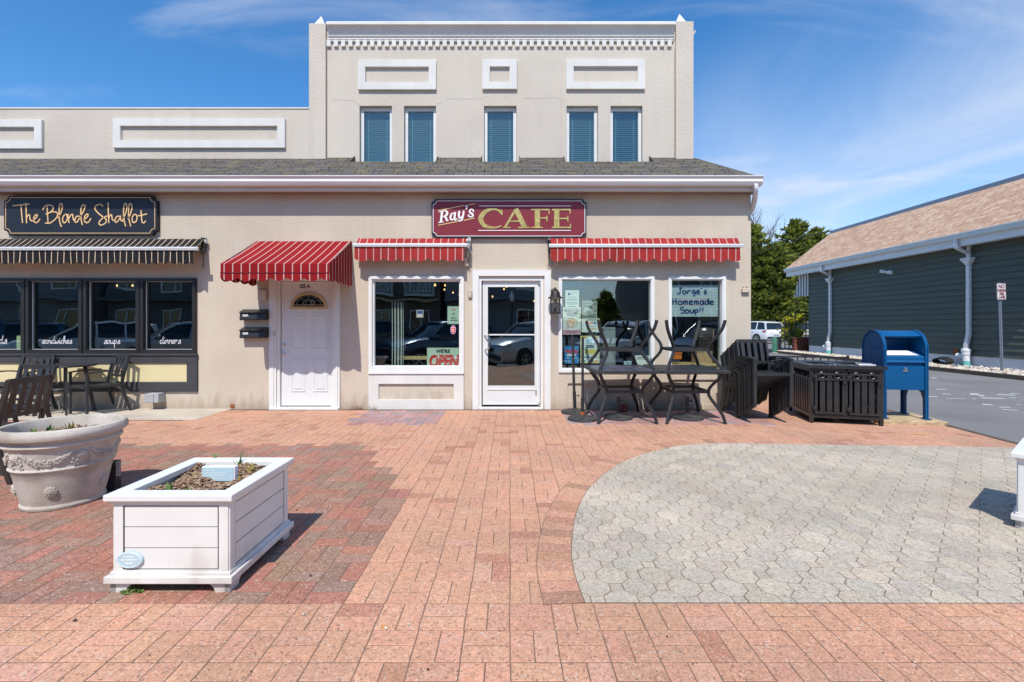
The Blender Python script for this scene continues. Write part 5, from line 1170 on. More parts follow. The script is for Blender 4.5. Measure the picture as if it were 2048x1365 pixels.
def patio_chair(lbl, x, y, rz, m=None):
    c = copy_tree(proto); c.location = (x, y, .004); c.rotation_euler = (0, 0, rz); c['label'] = lbl; c['group'] = 'armchairs at the left patio tables'
    if m:
        for ch in c.children: ch.data = ch.data.copy(); ch.data.materials[0] = m
    return c
patio_chair('black slatted armchair right of the round table, its shadow on the yellow panel', -6.40, -.36, radians(-26))
patio_chair('black slatted armchair against the far left window, left of the round table', -7.52, -.42, radians(8))
patio_chair('black slatted armchair just in front of the round table at the left photo edge', -5.62, -2.42, radians(-4))
patio_chair('brown slatted armchair nearest the camera, seen from behind over the stone urn', -4.62, -3.5, radians(-84), M['furn_brown'])
# round slatted table
s = thing('round_table', 'small round slatted black metal table by the yellow stall panel', 'table', (-6.86, -.42, .004))
mb = MB(); rr = .36
mb.tube([(rr * cos(2 * pi * k / 40), rr * sin(2 * pi * k / 40), .735) for k in range(41)], .014, 6)
for k in range(7):
    y = -.30 + .1 * k; x = sqrt(max(.001, rr * rr - y * y)); mb.box(-x, x, y - .046, y + .046, .735, .748) if abs(y) < .34 else None
mb.build('tabletop', M['furn'], s)
for k in range(4):
    a = pi / 4 + k * pi / 2; mb = MB(); mb.sweep([(.34 * cos(a), .34 * sin(a), 0), (.22 * cos(a), .22 * sin(a), .73)], .05, .03, (-sin(a), cos(a), 0)); mb.build('leg', M['furn'], s)
mb = MB(); mb.tube([(.27 * cos(2 * pi * k / 24), .27 * sin(2 * pi * k / 24), .4) for k in range(25)], .009, 6); mb.build('stretcher', M['furn'], s)

# ------------------------------------------------------------------ square tables, one upturned on each
def make_table(label, kind):
    s = thing('dining_table', label, 'table', (0, 0, 0), group='square tables stacked in pairs'); hw, hd = .465, .52; H = .715
    mb = MB(); mb.box(-hw, hw, -hd, -hd + .05, H - .020, H, .006); mb.box(-hw, hw, hd - .05, hd, H - .020, H, .006); mb.box(-hw, -hw + .05, -hd + .05, hd - .05, H - .020, H, .006); mb.box(hw - .05, hw, -hd + .05, hd - .05, H - .020, H, .006)
    if kind == 'slate':
        for k in (1, 2): x = -hw + .05 + (2 * hw - .1) * k / 3; mb.box(x - .012, x + .012, -hd + .05, hd - .05, H - .018, H - .002)
    else:
        n = 9
        for k in range(1, n): x = -hw + .05 + (2 * hw - .1) * k / n; mb.box(x - .032, x + .032, -hd + .05, hd - .05, H - .018, H - .004)
        for k in range(1, 10): y = -hd + .05 + (2 * hd - .1) * k / 10; mb.box(-hw + .05, hw - .05, y - .034, y + .034, H - .016, H - .002)
    top = mb.build('tabletop', M['furn'], s)
    if kind == 'slate':
        for k in range(3):
            x0 = -hw + .05 + (2 * hw - .1) * k / 3 + .013; x1 = -hw + .05 + (2 * hw - .1) * (k + 1) / 3 - .013; mb = MB(); mb.box(x0, x1, -hd + .052, hd - .052, H - .016, H - .004, .002); mb.build('slate_tile', M['slate'], top)
    P = [(1.0, H - .021), (.97, .70), (.84, .60), (.68, .50), (.62, .42), (.66, .34), (.80, .24), (.95, .12), (1.02, .0)]
    for sx in (-1, 1):
        for sy in (-1, 1):
            mb = MB(); mb.sweep(smooth_path([(sx * .395 * k, sy * .465 * k, z) for k, z in P], 4), .036, .032, (sx * .6, sy * .7, 0)); mb.build('leg', M['furn'], s)
    mb = MB(); a, b = .395 * .62, .465 * .62
    for p, q in (((-a, -b), (a, -b)), ((-a, b), (a, b)), ((-a, -b), (-a, b)), ((a, -b), (a, b))): mb.bar((p[0], p[1], .42), (q[0], q[1], .42), .028, .042)
    mb.build('stretcher', M['furn'], s)
    return s
t1 = make_table('black square table standing upright beside the two long poles', 'slate'); t1.location = (1.62, -.735, 0)
t2 = copy_tree(t1); t2.location = (1.615, -.725, 1.432); t2.rotation_euler = (pi, 0, radians(1)); t2['label'] = 'upturned slate tiled table resting on the square table beside the poles'
t3 = make_table('black lattice-top square table standing upright next to the chair stack', 'lattice'); t3.location = (2.565, -.735, 0)
t4 = copy_tree(t3); t4.location = (2.57, -.73, 1.432); t4.rotation_euler = (pi, 0, radians(-1.2)); t4['label'] = 'upturned lattice-top table resting on the table next to the chair stack'
# parasol bases
def base(label, x, y, r, poleh=0.0, lean=(0, 0), rust=False, h=.31):
    s = thing('parasol_base', label, 'parasol base', (x, y, 0), group='round cast parasol bases')
    mb = MB(); mb.lathe([(r, 0), (r, .022), (r * .97, .034), (r * .8, .042), (r * .72, .040), (r * .62, .046), (r * .4, .052), (.05, .06), (.034, .075)], 40)
    for k in range(20): a = k * pi / 10; mb.ball((r * .86 * cos(a), r * .86 * sin(a), .040), .011, 6, (1, 1, .5))
    mb.build('disc', M['castiron'], s)
    mb = MB(); mb.tube([(0, 0, .05), (lean[0] * h, lean[1] * h, h)], .026, 14); mb.build('sleeve', M['furn'], s)
    mb = MB(); mb.tube([(.024, -.005, h - .06), (.06, -.012, h - .06)], .008, 8); mb.box(.055, .065, -.028, .004, h - .08, h - .04, .002); mb.build('knob', M['furn'], s)
    if rust: mb = MB(); mb.lathe([(.034, .055), (.033, .10), (.027, .115)], 14); mb.build('rust_collar', M['rust'], s)
    if poleh: mb = MB(); mb.tube([(lean[0] * h * .8, lean[1] * h * .8, h * .8), (lean[0] * poleh, lean[1] * poleh, poleh)], .0195, 12); mb.build('pole', M['furn'], s)
    return s
base('cast parasol base with a long bare leaning pole, nearer the glass door', 1.01, -.36, .215, 1.19, (-.030, 0), h=.33)
base('cast parasol base with a long bare pole and a rusty collar, in front', 1.045, -.90, .215, 1.19, (.005, .01), True, .31)
base('low cast parasol base with a short tube under the slate table', 1.585, -.80, .205, h=.315)
base('low cast parasol base with a short tube under the lattice table', 2.595, -.80, .225, h=.315)
s = thing('loose_stone', 'rounded brown stone block by the wall under the slate table', 'stone', (fx(1246, -.25), -.25, 0)); mb = MB(); mb.box(-.07, .07, -.05, .05, 0, .125, .03); mb.build('block', M['brickred'], s)

# ------------------------------------------------------------------ double litter bin
W_, D_, H_ = .875, 1.02, .795
s = thing('litter_bin', 'black slatted double litter bin cabinet between the chair stack and the blue mailbox', 'litter bin', (4.19, -1.12, 0), radians(-15.5))
def P_(mb, x, y, z0, z1, w=.045): mb.box(x - w / 2, x + w / 2, y - w / 2, y + w / 2, z0, z1, .003)
mb = MB(); e = .0225
for x in (e, W_ - e):
    for y in (e, D_ - e): P_(mb, x, y, 0, H_ - .03)
P_(mb, W_ / 2, e, .1, H_ - .03, .04)
for z in (.10, H_ - .055):
    for y in (e, D_ - e): mb.bar((.045, y, z), (W_ - .045, y, z), .04, .045)
    for x in (e, W_ - e): mb.bar((x, .045, z), (x, D_ - .045, z), .04, .045)
fr = mb.build('frame', M['bin'], s)
mb = MB(); mb.wall(-.035, W_ + .035, -.035, D_ + .03, H_ - .03, H_ + .012, [(.10, .36, .25, .72), (.52, .78, .25, .72)]); bmesh.ops.rotate(mb.bm, verts=mb.bm.verts, matrix=Matrix(((1, 0, 0), (0, 0, 1), (0, 1, 0))), cent=(0, 0, 0))
top = mb.build('top', M['bin'], s)
mb = MB()
for k in range(26): mb.ball((R.uniform(0, W_), R.uniform(-.03, .25), H_ + .012), R.uniform(.004, .008), 5, (1.3, 1, .3))
mb.build('bird_droppings', M['signwhite'], top)
mb = MB(); mb.tube([(.62, .10, H_ + .02), (.60, .16, H_ + .035), (.80, .17, H_ + .03), (.82, .10, H_ + .018), (.62, .10, H_ + .02)], .010, 6); mb.build('handle_loop', M['steel'], top)
def door(x0, x1):
    mb = MB(); z0, z1, y = .135, H_ - .09, -.004; w = .032
    mb.frame(x0, x1, z0, z1, w, y - .018, y + .014, .03, .03); zr = .60
    mb.box(x0 + w, x1 - w, y - .024, y + .014, zr, zr + .032)
    n = 3; gap = (x1 - x0 - 2 * w)
    for k in range(n): x = x0 + w + gap * (k + .75) / (n + .5) - .0; mb.box(x - .032, x + .032, y - .010, y - .002, z0 + .03, zr)
    xm = (x0 + x1) / 2; mb.box(xm - .03, xm + .03, y - .010, y - .002, zr + .032, z1 - .03)
    d = mb.build('door', M['bin'], s)
    for xx in (x0 + w + .055, x1 - w - .055):
        mb = MB(); mb.tube([(xx + .038 * cos(2 * pi * k / 20), y - .008, zr + .072 + .038 * sin(2 * pi * k / 20)) for k in range(21)], .009, 6); mb.build('ring', M['bin'], d)
    for zz in (z0 + .06, z1 - .07): mb = MB(); mb.box(x0 - .03, x0 + .02, y - .032, y - .019, zz, zz + .035, .003); mb.tube([(x0 - .012, y - .026, zz - .02), (x0 - .012, y - .026, zz + .055)], .008, 8); mb.build('hinge', M['bin'], d)
    mb = MB(); mb.box(x1 - .07, x1 + .04, y - .04, y - .025, zr + .004, zr + .024, .002); mb.box(x1 - .03, x1 + .02, y - .034, y - .019, zr - .05, zr, .004); mb.build('latch', M['bin'], d)
door(.052, W_ / 2 - .024); door(W_ / 2 + .030, W_ - .050)
for x in (e, W_ - e):
    mb = MB()
    for k in range(9): y = .11 + k * (D_ - .2) / 8; mb.box(x - .005, x + .005, y - .032, y + .032, .12, .60)
    mb.bar((x, .045, .615), (x, D_ - .045, .615), .03, .03)
    for k in range(4): y = .17 + k * .23; mb.tube([(x, y + .04 * cos(2 * pi * q / 16), .685 + .04 * sin(2 * pi * q / 16)) for q in range(17)], .008, 5)
    mb.build('side_panel', M['bin'], s)
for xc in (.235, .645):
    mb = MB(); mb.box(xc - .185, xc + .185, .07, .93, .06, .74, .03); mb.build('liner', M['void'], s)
mb = MB(); mb.ball((.78, .075, .38), .05, 8, (.7, .6, 1.3)); mb.ball((.79, .07, .27), .035, 7, (.7, .6, 1.2)); mb.ball((.72, .08, .24), .025, 6); mb.build('litter_bag', M['steel'], s)

# ------------------------------------------------------------------ blue mailbox on its slab
s = thing('concrete_slab', 'rough tan concrete slab under the blue mailbox', 'slab', (5.55, -.93, 0), radians(-7))
mb = MB(); mb.box(-.42, .42, -.34, .40, -.05, .055, .015)
bmesh.ops.subdivide_edges(mb.bm, edges=[e for e in mb.bm.edges if e.calc_length() > .3], cuts=9, use_grid_fill=True)
for v in mb.bm.verts:
    if v.co.z < .05: v.co += Vector((R.uniform(-.012, .012), R.uniform(-.012, .012), 0))
mb.build('block', M['slab'], s)
MW, MD, MZ = .555, .53, .062
s = thing('mailbox', 'blue steel street mailbox with a rounded top on four legs beside the litter bin', 'mailbox', (5.535, -.90, MZ), radians(-9)); hw, hd = MW / 2, MD / 2; zc = 1.235 - hd
def archp(k=0.0, n=14): return [(hd - k) * cos(pi * i / n) for i in range(n + 1)], [zc + (hd - k) * sin(pi * i / n) for i in range(n + 1)]
def side_profile(k=0.0, zb=.40):
    ys, zs = archp(k); return [(-hd + k, zb)] + [(-y, z) for y, z in zip(ys, zs)] + [(hd - k, zb)]
for sx in (-1, 1):
    x = sx * (hw - .012); mb = MB(); prof = [(-hd, .0), (-hd + .085, .0), (-hd + .09, .28), (-hd + .13, .36), (-hd + .2, .395), (hd - .2, .395), (hd - .13, .36), (hd - .09, .28), (hd - .085, .0), (hd, .0)] + [(y, z) for y, z in zip(*archp())]
    mb.prism(prof, x - .006, x + .006, 'x')
    # turned flange round the edge
    P = [(-hd, .0)] + [(-y, z) for y, z in zip(*archp())] + [(hd, .0)]
    for p, q in zip(P, P[1:]): mb.hexa([(x - sx * .026, p[0], p[1]), (x + sx * .014, p[0], p[1]), (x + sx * .014, q[0], q[1]), (x - sx * .026, q[0], q[1]), (x - sx * .026, p[0] * .978, p[1] - (.006 if p[1] > zc else 0)), (x + sx * .014, p[0] * .978, p[1] - (.006 if p[1] > zc else 0)), (x + sx * .014, q[0] * .978, q[1] - (.006 if q[1] > zc else 0)), (x - sx * .026, q[0] * .978, q[1] - (.006 if q[1] > zc else 0))])
    for y in (-hd + .04, hd - .04): mb.box(x - .03, x + .05, y - .055, y + .055, 0, .012, .003)
    for y in (-hd + .035, hd - .035):
        for k in range(11): mb.ball((x + sx * .007, y, .42 + k * .055), .009, 6)
    for k in range(13): a = pi * (k + .5) / 13; mb.ball((x + sx * .007, -(hd - .035) * cos(a), zc + (hd - .035) * sin(a)), .009, 6)
    for k in range(4): mb.ball((x + sx * .007, -.13 + k * .055, zc + .02 - k * .008), .009, 6)
    for k in range(8): mb.ball((x - sx * .02, -hd - .002, .10 + k * .12), .009, 6)
    mb.build('side_panel', M['blue'], s)
iw = hw - .022
def strip(pts, name, m=M['blue'], t=.006):
    mb = MB()
    for p, q in zip(pts, pts[1:]): mb.face([(-iw, p[0], p[1]), (iw, p[0], p[1]), (iw, q[0], q[1]), (-iw, q[0], q[1])])
    bmesh.ops.remove_doubles(mb.bm, verts=mb.bm.verts, dist=.0005)
    return mb.build(name, m, s, angle=40)
A0 = [(-(hd - .012) * cos(pi * k / 20), zc + (hd - .012) * sin(pi * k / 20)) for k in range(21)]
strip(A0[5:] + [(hd - .012, .40)] + [(-hd + .03, .40)], 'hood')
strip([A0[5], (A0[5][0] + .012, A0[5][1] - .02), (A0[7][0] + .02, A0[7][1] - .035), (.10, zc + .20), (.12, zc + .05), (.10, zc - .01)], 'chute_back')
strip([(.10, zc - .01), (-hd + .03, zc - .10), (-hd + .018, zc - .115), (-hd + .018, .87 - .06), (-hd + .004, .79), (-hd + .004, .782)], 'chute_shelf')
strip([(-hd + .004, .782), (-hd + .04, .778), (-hd + .04, .735), (-hd + .018, .73), (-hd + .018, .41), (-hd + .018, .40)], 'front_door')
mb = MB(); mb.face([(-iw + .02, -.03, zc - .032), (iw - .10, -.03, zc - .032), (iw - .06, -hd + .055, zc - .088), (-iw + .02, -hd + .055, zc - .088)]); mb.build('label_plate', M['signwhite'], s)
mb = MB(); mb.lathe([(.016, 0), (.016, -.014), (.004, -.016)], 12, (0, -hd + .018, .70), 'y'); mb.box(-.03, .03, -hd + .010, -hd + .016, .655, .68); mb.build('lock', M['steel'], s)
mb = MB(); mb.prism([(-.13 + .05 * cos(k * pi / 4), zc + .09 + .018 * sin(k * pi / 4)) for k in range(8)], .094, .098); mb.build('emblem', M['signwhite'], s)
mb = MB(); mb.box(-.17, .10, .07, .10, zc + .125, zc + .132); mb.build('chute_lip', M['blue'], s)

# low black railing behind the bin
s = thing('low_railing', 'low black picket railing behind the chair stack and litter bin', 'railing', (5.0, 1.45, 0), radians(-14))
mb = MB(); mb.box(-1.1, 1.35, -.015, .015, .75, .775); mb.box(-1.1, 1.35, -.012, .012, .10, .125); mb.build('rail', M['black'], s)
mb = MB()
for k in range(19): x = -1.05 + k * .13; mb.box(x - .009, x + .009, -.009, .009, .125, .75)
mb.build('pickets', M['black'], s)
for x in (-1.1, 1.33): mb = MB(); mb.box(x, x + .04, -.02, .02, -.01, .80, .003); mb.build('post', M['black'], s)

# ------------------------------------------------------------------ white planter boxes
def make_planter(label):
    s = thing('planter_box', label, 'planter', (0, 0, 0), group='white wooden planter boxes'); a, b = .292, .315
    def ring(mb, ax, by, tx, z0, z1, bev=.003):
        mb.box(-ax, ax, -by, -by + tx, z0, z1, bev); mb.box(-ax, ax, by - tx, by, z0, z1, bev); mb.box(-ax, -ax + tx, -by + tx, by - tx, z0, z1, bev); mb.box(ax - tx, ax, -by + tx, by - tx, z0, z1, bev)
    mb = MB(); ring(mb, a, b, .02, .075, .455, .002); body = mb.build('body', M['plankwhite'], s)
    for fx_, nx, sg, half in ((0, 1, -1, a), (0, 1, 1, a), (1, 0, -1, b), (1, 0, 1, b)):
        mb = MB(); lim = half - .055; z = [.115, .222, .329, .436]
        for k in range(3):
            u0, u1, z0, z1 = -lim, lim, z[k] + .0022, z[k + 1] - .0022; d = (b if fx_ == 0 else a) * sg
            if fx_ == 0: mb.box(u0, u1, min(d, d + sg * .004), max(d, d + sg * .004), z0, z1, .001)
            else: mb.box(min(d, d + sg * .004), max(d, d + sg * .004), u0, u1, z0, z1, .001)
        mb.build('plank_panel', M['plankwhite'], body)
        mb = MB(); e = .0075; d = (b if fx_ == 0 else a) * sg; w = half - .048; t = .0062
        def q(u0, u1, z0, z1):
            if fx_ == 0: mb.box(u0, u1, min(d, d + sg * t), max(d, d + sg * t), z0, z1)
            else: mb.box(min(d, d + sg * t), max(d, d + sg * t), u0, u1, z0, z1)
        q(-half + .001, -w, .105, .452); q(w, half - .001, .105, .452); q(-w, w, .105, .112); q(-w, w, .4395, .452); mb.build('panel_frame', M['plankwhite'], body)
        mb = MB(); t = .001; q(-w, w, .112, .4395); mb.build('shadow_gap', M['flash'], body)
    mb = MB(); ring(mb, a + .033, b + .033, .085, .468, .500, .004); ring(mb, a + .015, b + .015, .03, .452, .467, .003); mb.build('rim', M['plankwhite'], s)
    mb = MB(); ring(mb, a + .032, b + .032, .035, .052, .088, .004); ring(mb, a + .014, b + .014, .03, .088, .104, .003); mb.build('base_moulding', M['plankwhite'], s)
    for sx in (-1, 1):
        for sy in (-1, 1):
            mb = MB(); x, y = sx * (a + .012), sy * (b + .012)
            for ax in (0, 1):
                prof = [(0, 0), (.075, 0), (.082, .02), (.10, .038), (.125, .052), (0, .052)]
                if ax == 0: mb.prism([(x - sx * p, z) for p, z in prof], y - sy * .002, y - sy * .03, 'y')
                else: mb.prism([(y - sy * (p + .002), z) for p, z in prof], x - sx * .0, x - sx * .028, 'x')
            mb.build('foot', M['plankwhite'], s)
    mb = MB(); g = 12
    for i in range(g):
        for j in range(g):
            def pt(u, v): x = -.255 + .51 * u / g; y = -.28 + .56 * v / g; return (x, y, .435 + .018 * sin(u * .9 + 1) * sin(v * .7) + .02 * (v / g))
            mb.f([mb.v(pt(i, j)), mb.v(pt(i + 1, j)), mb.v(pt(i + 1, j + 1)), mb.v(pt(i, j + 1))], True)
    bmesh.ops.remove_doubles(mb.bm, verts=mb.bm.verts, dist=.0005); mb.build('soil', M['soil'], s, recalc=False)
    return s
def mulch(name, n, fn, parent):
    vs, fs, mi = [], [], []
    for k in range(n):
        x, y, z = fn(); l, w = R.uniform(.005, .015), R.uniform(.003, .008); a = R.uniform(0, 6.28); t = R.uniform(-.6, .6)
        dx, dy, dz = l * cos(a), l * sin(a), l * t * .6; b0 = len(vs)
        vs += [(x - dx - w * sin(a), y - dy + w * cos(a), z - dz), (x - dx + w * sin(a), y - dy - w * cos(a), z - dz), (x + dx + w * sin(a), y + dy - w * cos(a), z + dz), (x + dx - w * sin(a), y + dy + w * cos(a), z + dz), (x, y, z + .005), ]
        fs += [(b0, b0 + 1, b0 + 4), (b0 + 1, b0 + 2, b0 + 4), (b0 + 2, b0 + 3, b0 + 4), (b0 + 3, b0, b0 + 4)]; mi += [1 if R.random() < .42 else 0] * 4
    return tag(from_data(name, vs, fs, [M['mulchA'], M['mulchB']], parent, mi=mi), kind='stuff')
def sprout(label, group, p, n, h, m, spread=.02, rz=0, name='bulb_sprout'):
    mb = MB()
    for k in range(n):
        a = R.uniform(0, 6.28); b = (R.uniform(-spread, spread), R.uniform(-spread, spread)); hh = h * R.uniform(.6, 1.1); w = R.uniform(.006, .011); ln = R.uniform(.05, .4) * hh
        L_, R2 = [], []
        for j in range(6):
            t = j / 5; c = Vector((b[0] + ln * t * t * cos(a), b[1] + ln * t * t * sin(a), hh * t)); ww = w * (1 - t ** 2) + .0006; pz = Vector((-sin(a), cos(a), 0)) * ww
            L_.append(mb.v(c - pz)); R2.append(mb.v(c + pz))
        for j in range(5): mb.f([L_[j], R2[j], R2[j + 1], L_[j + 1]], True)
    o = mb.build(name, m, None, recalc=False); o.location = p
    return tag(o, label, 'plant', group)
pl = make_planter('white planter box on the dark brick, with an oval plaque on its front'); PLX, PLY = -1.727, -5.01; pl.location = (PLX, PLY, 0)
p2 = copy_tree(pl); p2.location = (3.825, -4.61, .006); p2.rotation_euler = (0, 0, radians(-52)); p2['label'] = 'white planter box cut off by the right photo edge, on the grey pavers'
mulch('mulch', 2600, lambda: (lambda x, y: (x, y, .440 + .018 * sin((x + .255) / .51 * 10.8 + 1) * sin((y + .28) / .56 * 8.4) + .02 * (y + .28) / .56 + R.uniform(0, .012)))(R.uniform(-.25, .25), R.uniform(-.275, .275)), pl)
s = thing('planter_plaque', 'pale blue oval plaque on the lower left of the white planter front', 'plaque', (PLX - .205, PLY - .323, .165))
mb = MB(); mb.lathe([(1, 0), (1, -.006), (.94, -.009), (0, -.009)], 32, (0, 0, 0), 'y', close=False); bmesh.ops.scale(mb.bm, vec=(.068, 1, .042), verts=mb.bm.verts); mb.build('plate', M['paleblue'], s)
mb = MB(); mb.lathe([(.058, -.0095), (.060, -.0105), (.061, -.0095)], 32, (0, 0, 0), 'y', close=False); bmesh.ops.scale(mb.bm, vec=(1, 1, .61), verts=mb.bm.verts)
for w, z in ((.05, .018), (.075, .002), (.04, -.016)):
    x = -w / 2
    while x < w / 2: l = R.uniform(.004, .011); mb.box(x, x + l, -.0105, -.0088, z - .003, z + R.uniform(.002, .005)); x += l + .003
mb.build('raised_print', M['signwhite'], s)
bp = gr(437, 949, .49); s = thing('memorial_block', 'pale blue faced white block sign on a thin stake in the planter soil', 'sign', (bp.x, bp.y, .448))
mb = MB(); mb.box(-.098, .095, 0, .035, .0, .085, .002); mb.build('block', M['signwhite'], s)
mb = MB(); mb.box(-.096, .088, -.003, -.0005, .003, .082); f_ = mb.build('face', M['paleblue'], s)
mb = MB()
for z, w in ((.065, .05), (.05, .13), (.036, .1), (.02, .12)):
    x = -.08
    while x < -.08 + w: l = R.uniform(.004, .012); mb.box(x, x + l, -.0038, -.0028, z - .0015, z + .0015); x += l + .004
mb.build('raised_print', M['signwhite'], f_)
mb = MB(); mb.tube([(.075, .02, -.06), (.075, .02, .0)], .003, 6); mb.build('stake', M['steel'], s)
for px, py, n, h, m in ((432, 929, 5, .075, 'sprout'), (400, 930, 2, .05, 'sprout'), (478, 935, 5, .10, 'sprout'), (500, 945, 6, .06, 'sprout_y'), (482, 960, 4, .05, 'sprout_y'), (340, 980, 5, .045, 'sprout'), (372, 983, 5, .04, 'sprout'), (408, 985, 5, .035, 'sprout_y'), (392, 952, 4, .03, 'sprout_y'), (455, 932, 2, .05, 'weed')):
    g = gr(px, py, .46); sprout('small green bulb shoot poking out of the mulch in the oval plaque planter', 'bulb shoots in the white planter', (g.x, g.y, .445), n, h * 1.2, M[m], .016)
s = thing('plastic_scrap', 'crumpled black plastic scrap on the mulch at the planter front corner', 'scrap', (PLX + .16, PLY - .2, .462)); mb = MB()
for k in range(9): mb.ball((R.uniform(-.05, .05), R.uniform(-.02, .02), R.uniform(-.005, .006)), R.uniform(.012, .022), 7, (1.6, 1, .35))
mb.build('sheet', M['black'], s)

# ------------------------------------------------------------------ stone urn
UX, UYY = -3.46, -4.06
s = thing('stone_urn', 'large weathered stone urn planter with garlands and rosettes, left of the white planter', 'urn', (UX, UYY, 0))
prof = [(.0, 0), (.238, 0), (.248, .006), (.252, .022), (.246, .034), (.243, .04), (.262, .12), (.281, .22), (.296, .285), (.306, .295), (.312, .306), (.306, .317), (.303, .322), (.318, .40), (.332, .462), (.346, .468), (.356, .482), (.353, .497), (.340, .506), (.343, .518), (.362, .524), (.382, .536), (.390, .556), (.388, .578), (.376, .598), (.358, .606), (.344, .602), (.335, .588), (.325, .50), (.318, .44)]
mb = MB(); mb.lathe(prof, 72, close=False); mb.build('bowl', M['stone'], s)
mb = MB(); mb.lathe([(.0, .505), (.2, .512), (.326, .50)], 40, close=False); mb.build('soil', M['soil'], s, recalc=False)
mulch('mulch', 900, lambda: (lambda r, a: (r * cos(a), r * sin(a), .512 + R.uniform(0, .012)))(.32 * sqrt(R.random()), R.uniform(0, 6.28)), s)
def on(a, z, d=0.0):
    r = None
    for (r0, z0), (r1, z1) in zip(prof[5:16], prof[6:17]):
        if z0 <= z <= z1: r = r0 + (r1 - r0) * (z - z0) / (z1 - z0 + 1e-9)
    r = (r or .3) + d; return Vector((r * cos(a), r * sin(a), z))
def rosette(a, z, rad):
    mb = MB(); c = on(a, z); t = Vector((-sin(a), cos(a), 0))
    for ring, n, k in ((1.0, 11, .30), (.62, 8, .30), (.28, 5, .26)):
        for i in range(n):
            th = 2 * pi * i / n + ring * 2; u = rad * ring * .78; p = on(a + u * cos(th) / .29, z + u * sin(th), .010 * (1.4 - ring)); mb.ball(p, rad * k, 6, (1, 1, 1))
    mb.ball(on(a, z, .016), rad * .2, 6); mb.build('rosette', M['stone'], s)
def garland(a0, a1, z):
    mb = MB(); n = 40
    for i in range(n):
        t = (i + R.random()) / n; a = a0 + (a1 - a0) * t; sag = .075 * (1 - (2 * t - 1) ** 2); th = .020 * (1 - abs(2 * t - 1) ** 1.5) + .004
        for q in range(3): mb.ball(on(a + R.uniform(-.02, .02), z - sag + R.uniform(-th, th), .004), R.uniform(.007, .012), 5)
    mb.build('garland', M['stone'], s)
def ribbon_drop(a, z):
    mb = MB()
    for k in range(14): t = k / 13; mb.ball(on(a + .05 * sin(k * 1.7), z - .10 * t, .003), .010 - .004 * abs(t - .5), 5)
    mb.build('tassel', M['stone'], s)
va = math.atan2(-CD - UYY, -UX)             # bearing of the camera from the urn
for k in range(5):
    a = va - radians(19) + radians(72) * (k - 2); rosette(a - radians(36), .405, .032); garland(a - radians(27), a + radians(27), .437); ribbon_drop(a - radians(29), .43); ribbon_drop(a + radians(29), .43)
    rosette(a + radians(3), .145, .040)
for px, py, n, h, m in ((55, 863, 3, .05, 'weed'), (65, 866, 4, .045, 'sprout'), (105, 860, 5, .05, 'sprout'), (140, 858, 6, .06, 'sprout_y'), (155, 853, 3, .035, 'mulchA'), (95, 862, 3, .05, 'weed')):
    g = gr(px, py, .52); sprout('small shoot poking out of the mulch in the stone urn', 'shoots in the stone urn', (g.x, g.y, .512), n, h * 1.2, M[m], .018)
g = gr(220, 982); s = thing('ground_box', 'small black upright box with a pale punched strip behind the stone urn', 'utility box', (g.x - .01, g.y + .03, 0), radians(18))
mb = MB(); mb.box(-.11, .045, -.05, .05, 0, .235, .004); mb.build('housing', M['black'], s)
mb = MB(); mb.wall(.047, .075, .12, .24, -.045, -.040, [(.054, .066, .135 + k * .026, .15 + k * .026) for k in range(4)]); mb.build('punched_strip', M['greybox'], s)

# weeds
def weed(label, p, n, sp, h, m=('weed',), grp=None):
    vs, fs, mi = [], [], []
    for k in range(n):
        a = R.uniform(0, 6.28); r = sp * sqrt(R.random()); c = Vector((r * cos(a), r * sin(a) * .5, R.uniform(.002, h) * (1 - r / sp * .6))); l = R.uniform(.006, .014); b = R.uniform(0, 6.28); t = R.uniform(-.7, .7)
        d = Vector((cos(b), sin(b), t)) * l; e = Vector((-sin(b), cos(b), R.uniform(-.5, .5))) * l * .5; b0 = len(vs); vs += [c - d, c + e, c + d, c - e]; fs.append((b0, b0 + 1, b0 + 2, b0 + 3)); mi.append(R.randrange(len(m)))
    o = from_data('weed', [tuple(v) for v in vs], fs, [M[x] for x in m], mi=mi); o.location = p
    return tag(o, label, 'plant', grp)
g = gr(264, 1184); weed('bright green weed at the front left foot of the white planter', (g.x, g.y, .0), 130, .055, .022, ('weed', 'sprout'))
weed('dry brown weed at the wall foot left of the white stall panel', (fx(716), -.06, 0), 110, .10, .10, ('rust', 'mulchA'))
weed('pale wispy weed at the left corner of the white stall panel', (fx(744), -.07, 0), 60, .10, .13, ('sprout_y', 'weed', 'mulchB'))
g = gr(2040 - 120, 748); weed('small leafy weed at the foot of the white foundation behind the mailbox', (14.4, 7.6, .06), 140, .28, .45, ('weed', 'sprout'))
g = gr(770, 1258); s = thing('cigarette_butt', 'discarded cigarette butt lying on the near bricks', 'cigarette butt', (g.x, g.y, .006), radians(-35))
mb = MB(); mb.tube([(-.022, 0, 0), (0, 0, 0)], .004, 8); mb.build('filter', M['printorange'], s)
mb = MB(); mb.tube([(.0002, 0, 0), (.012, 0, 0)], .0038, 8); mb.build('paper', M['signwhite'], s)

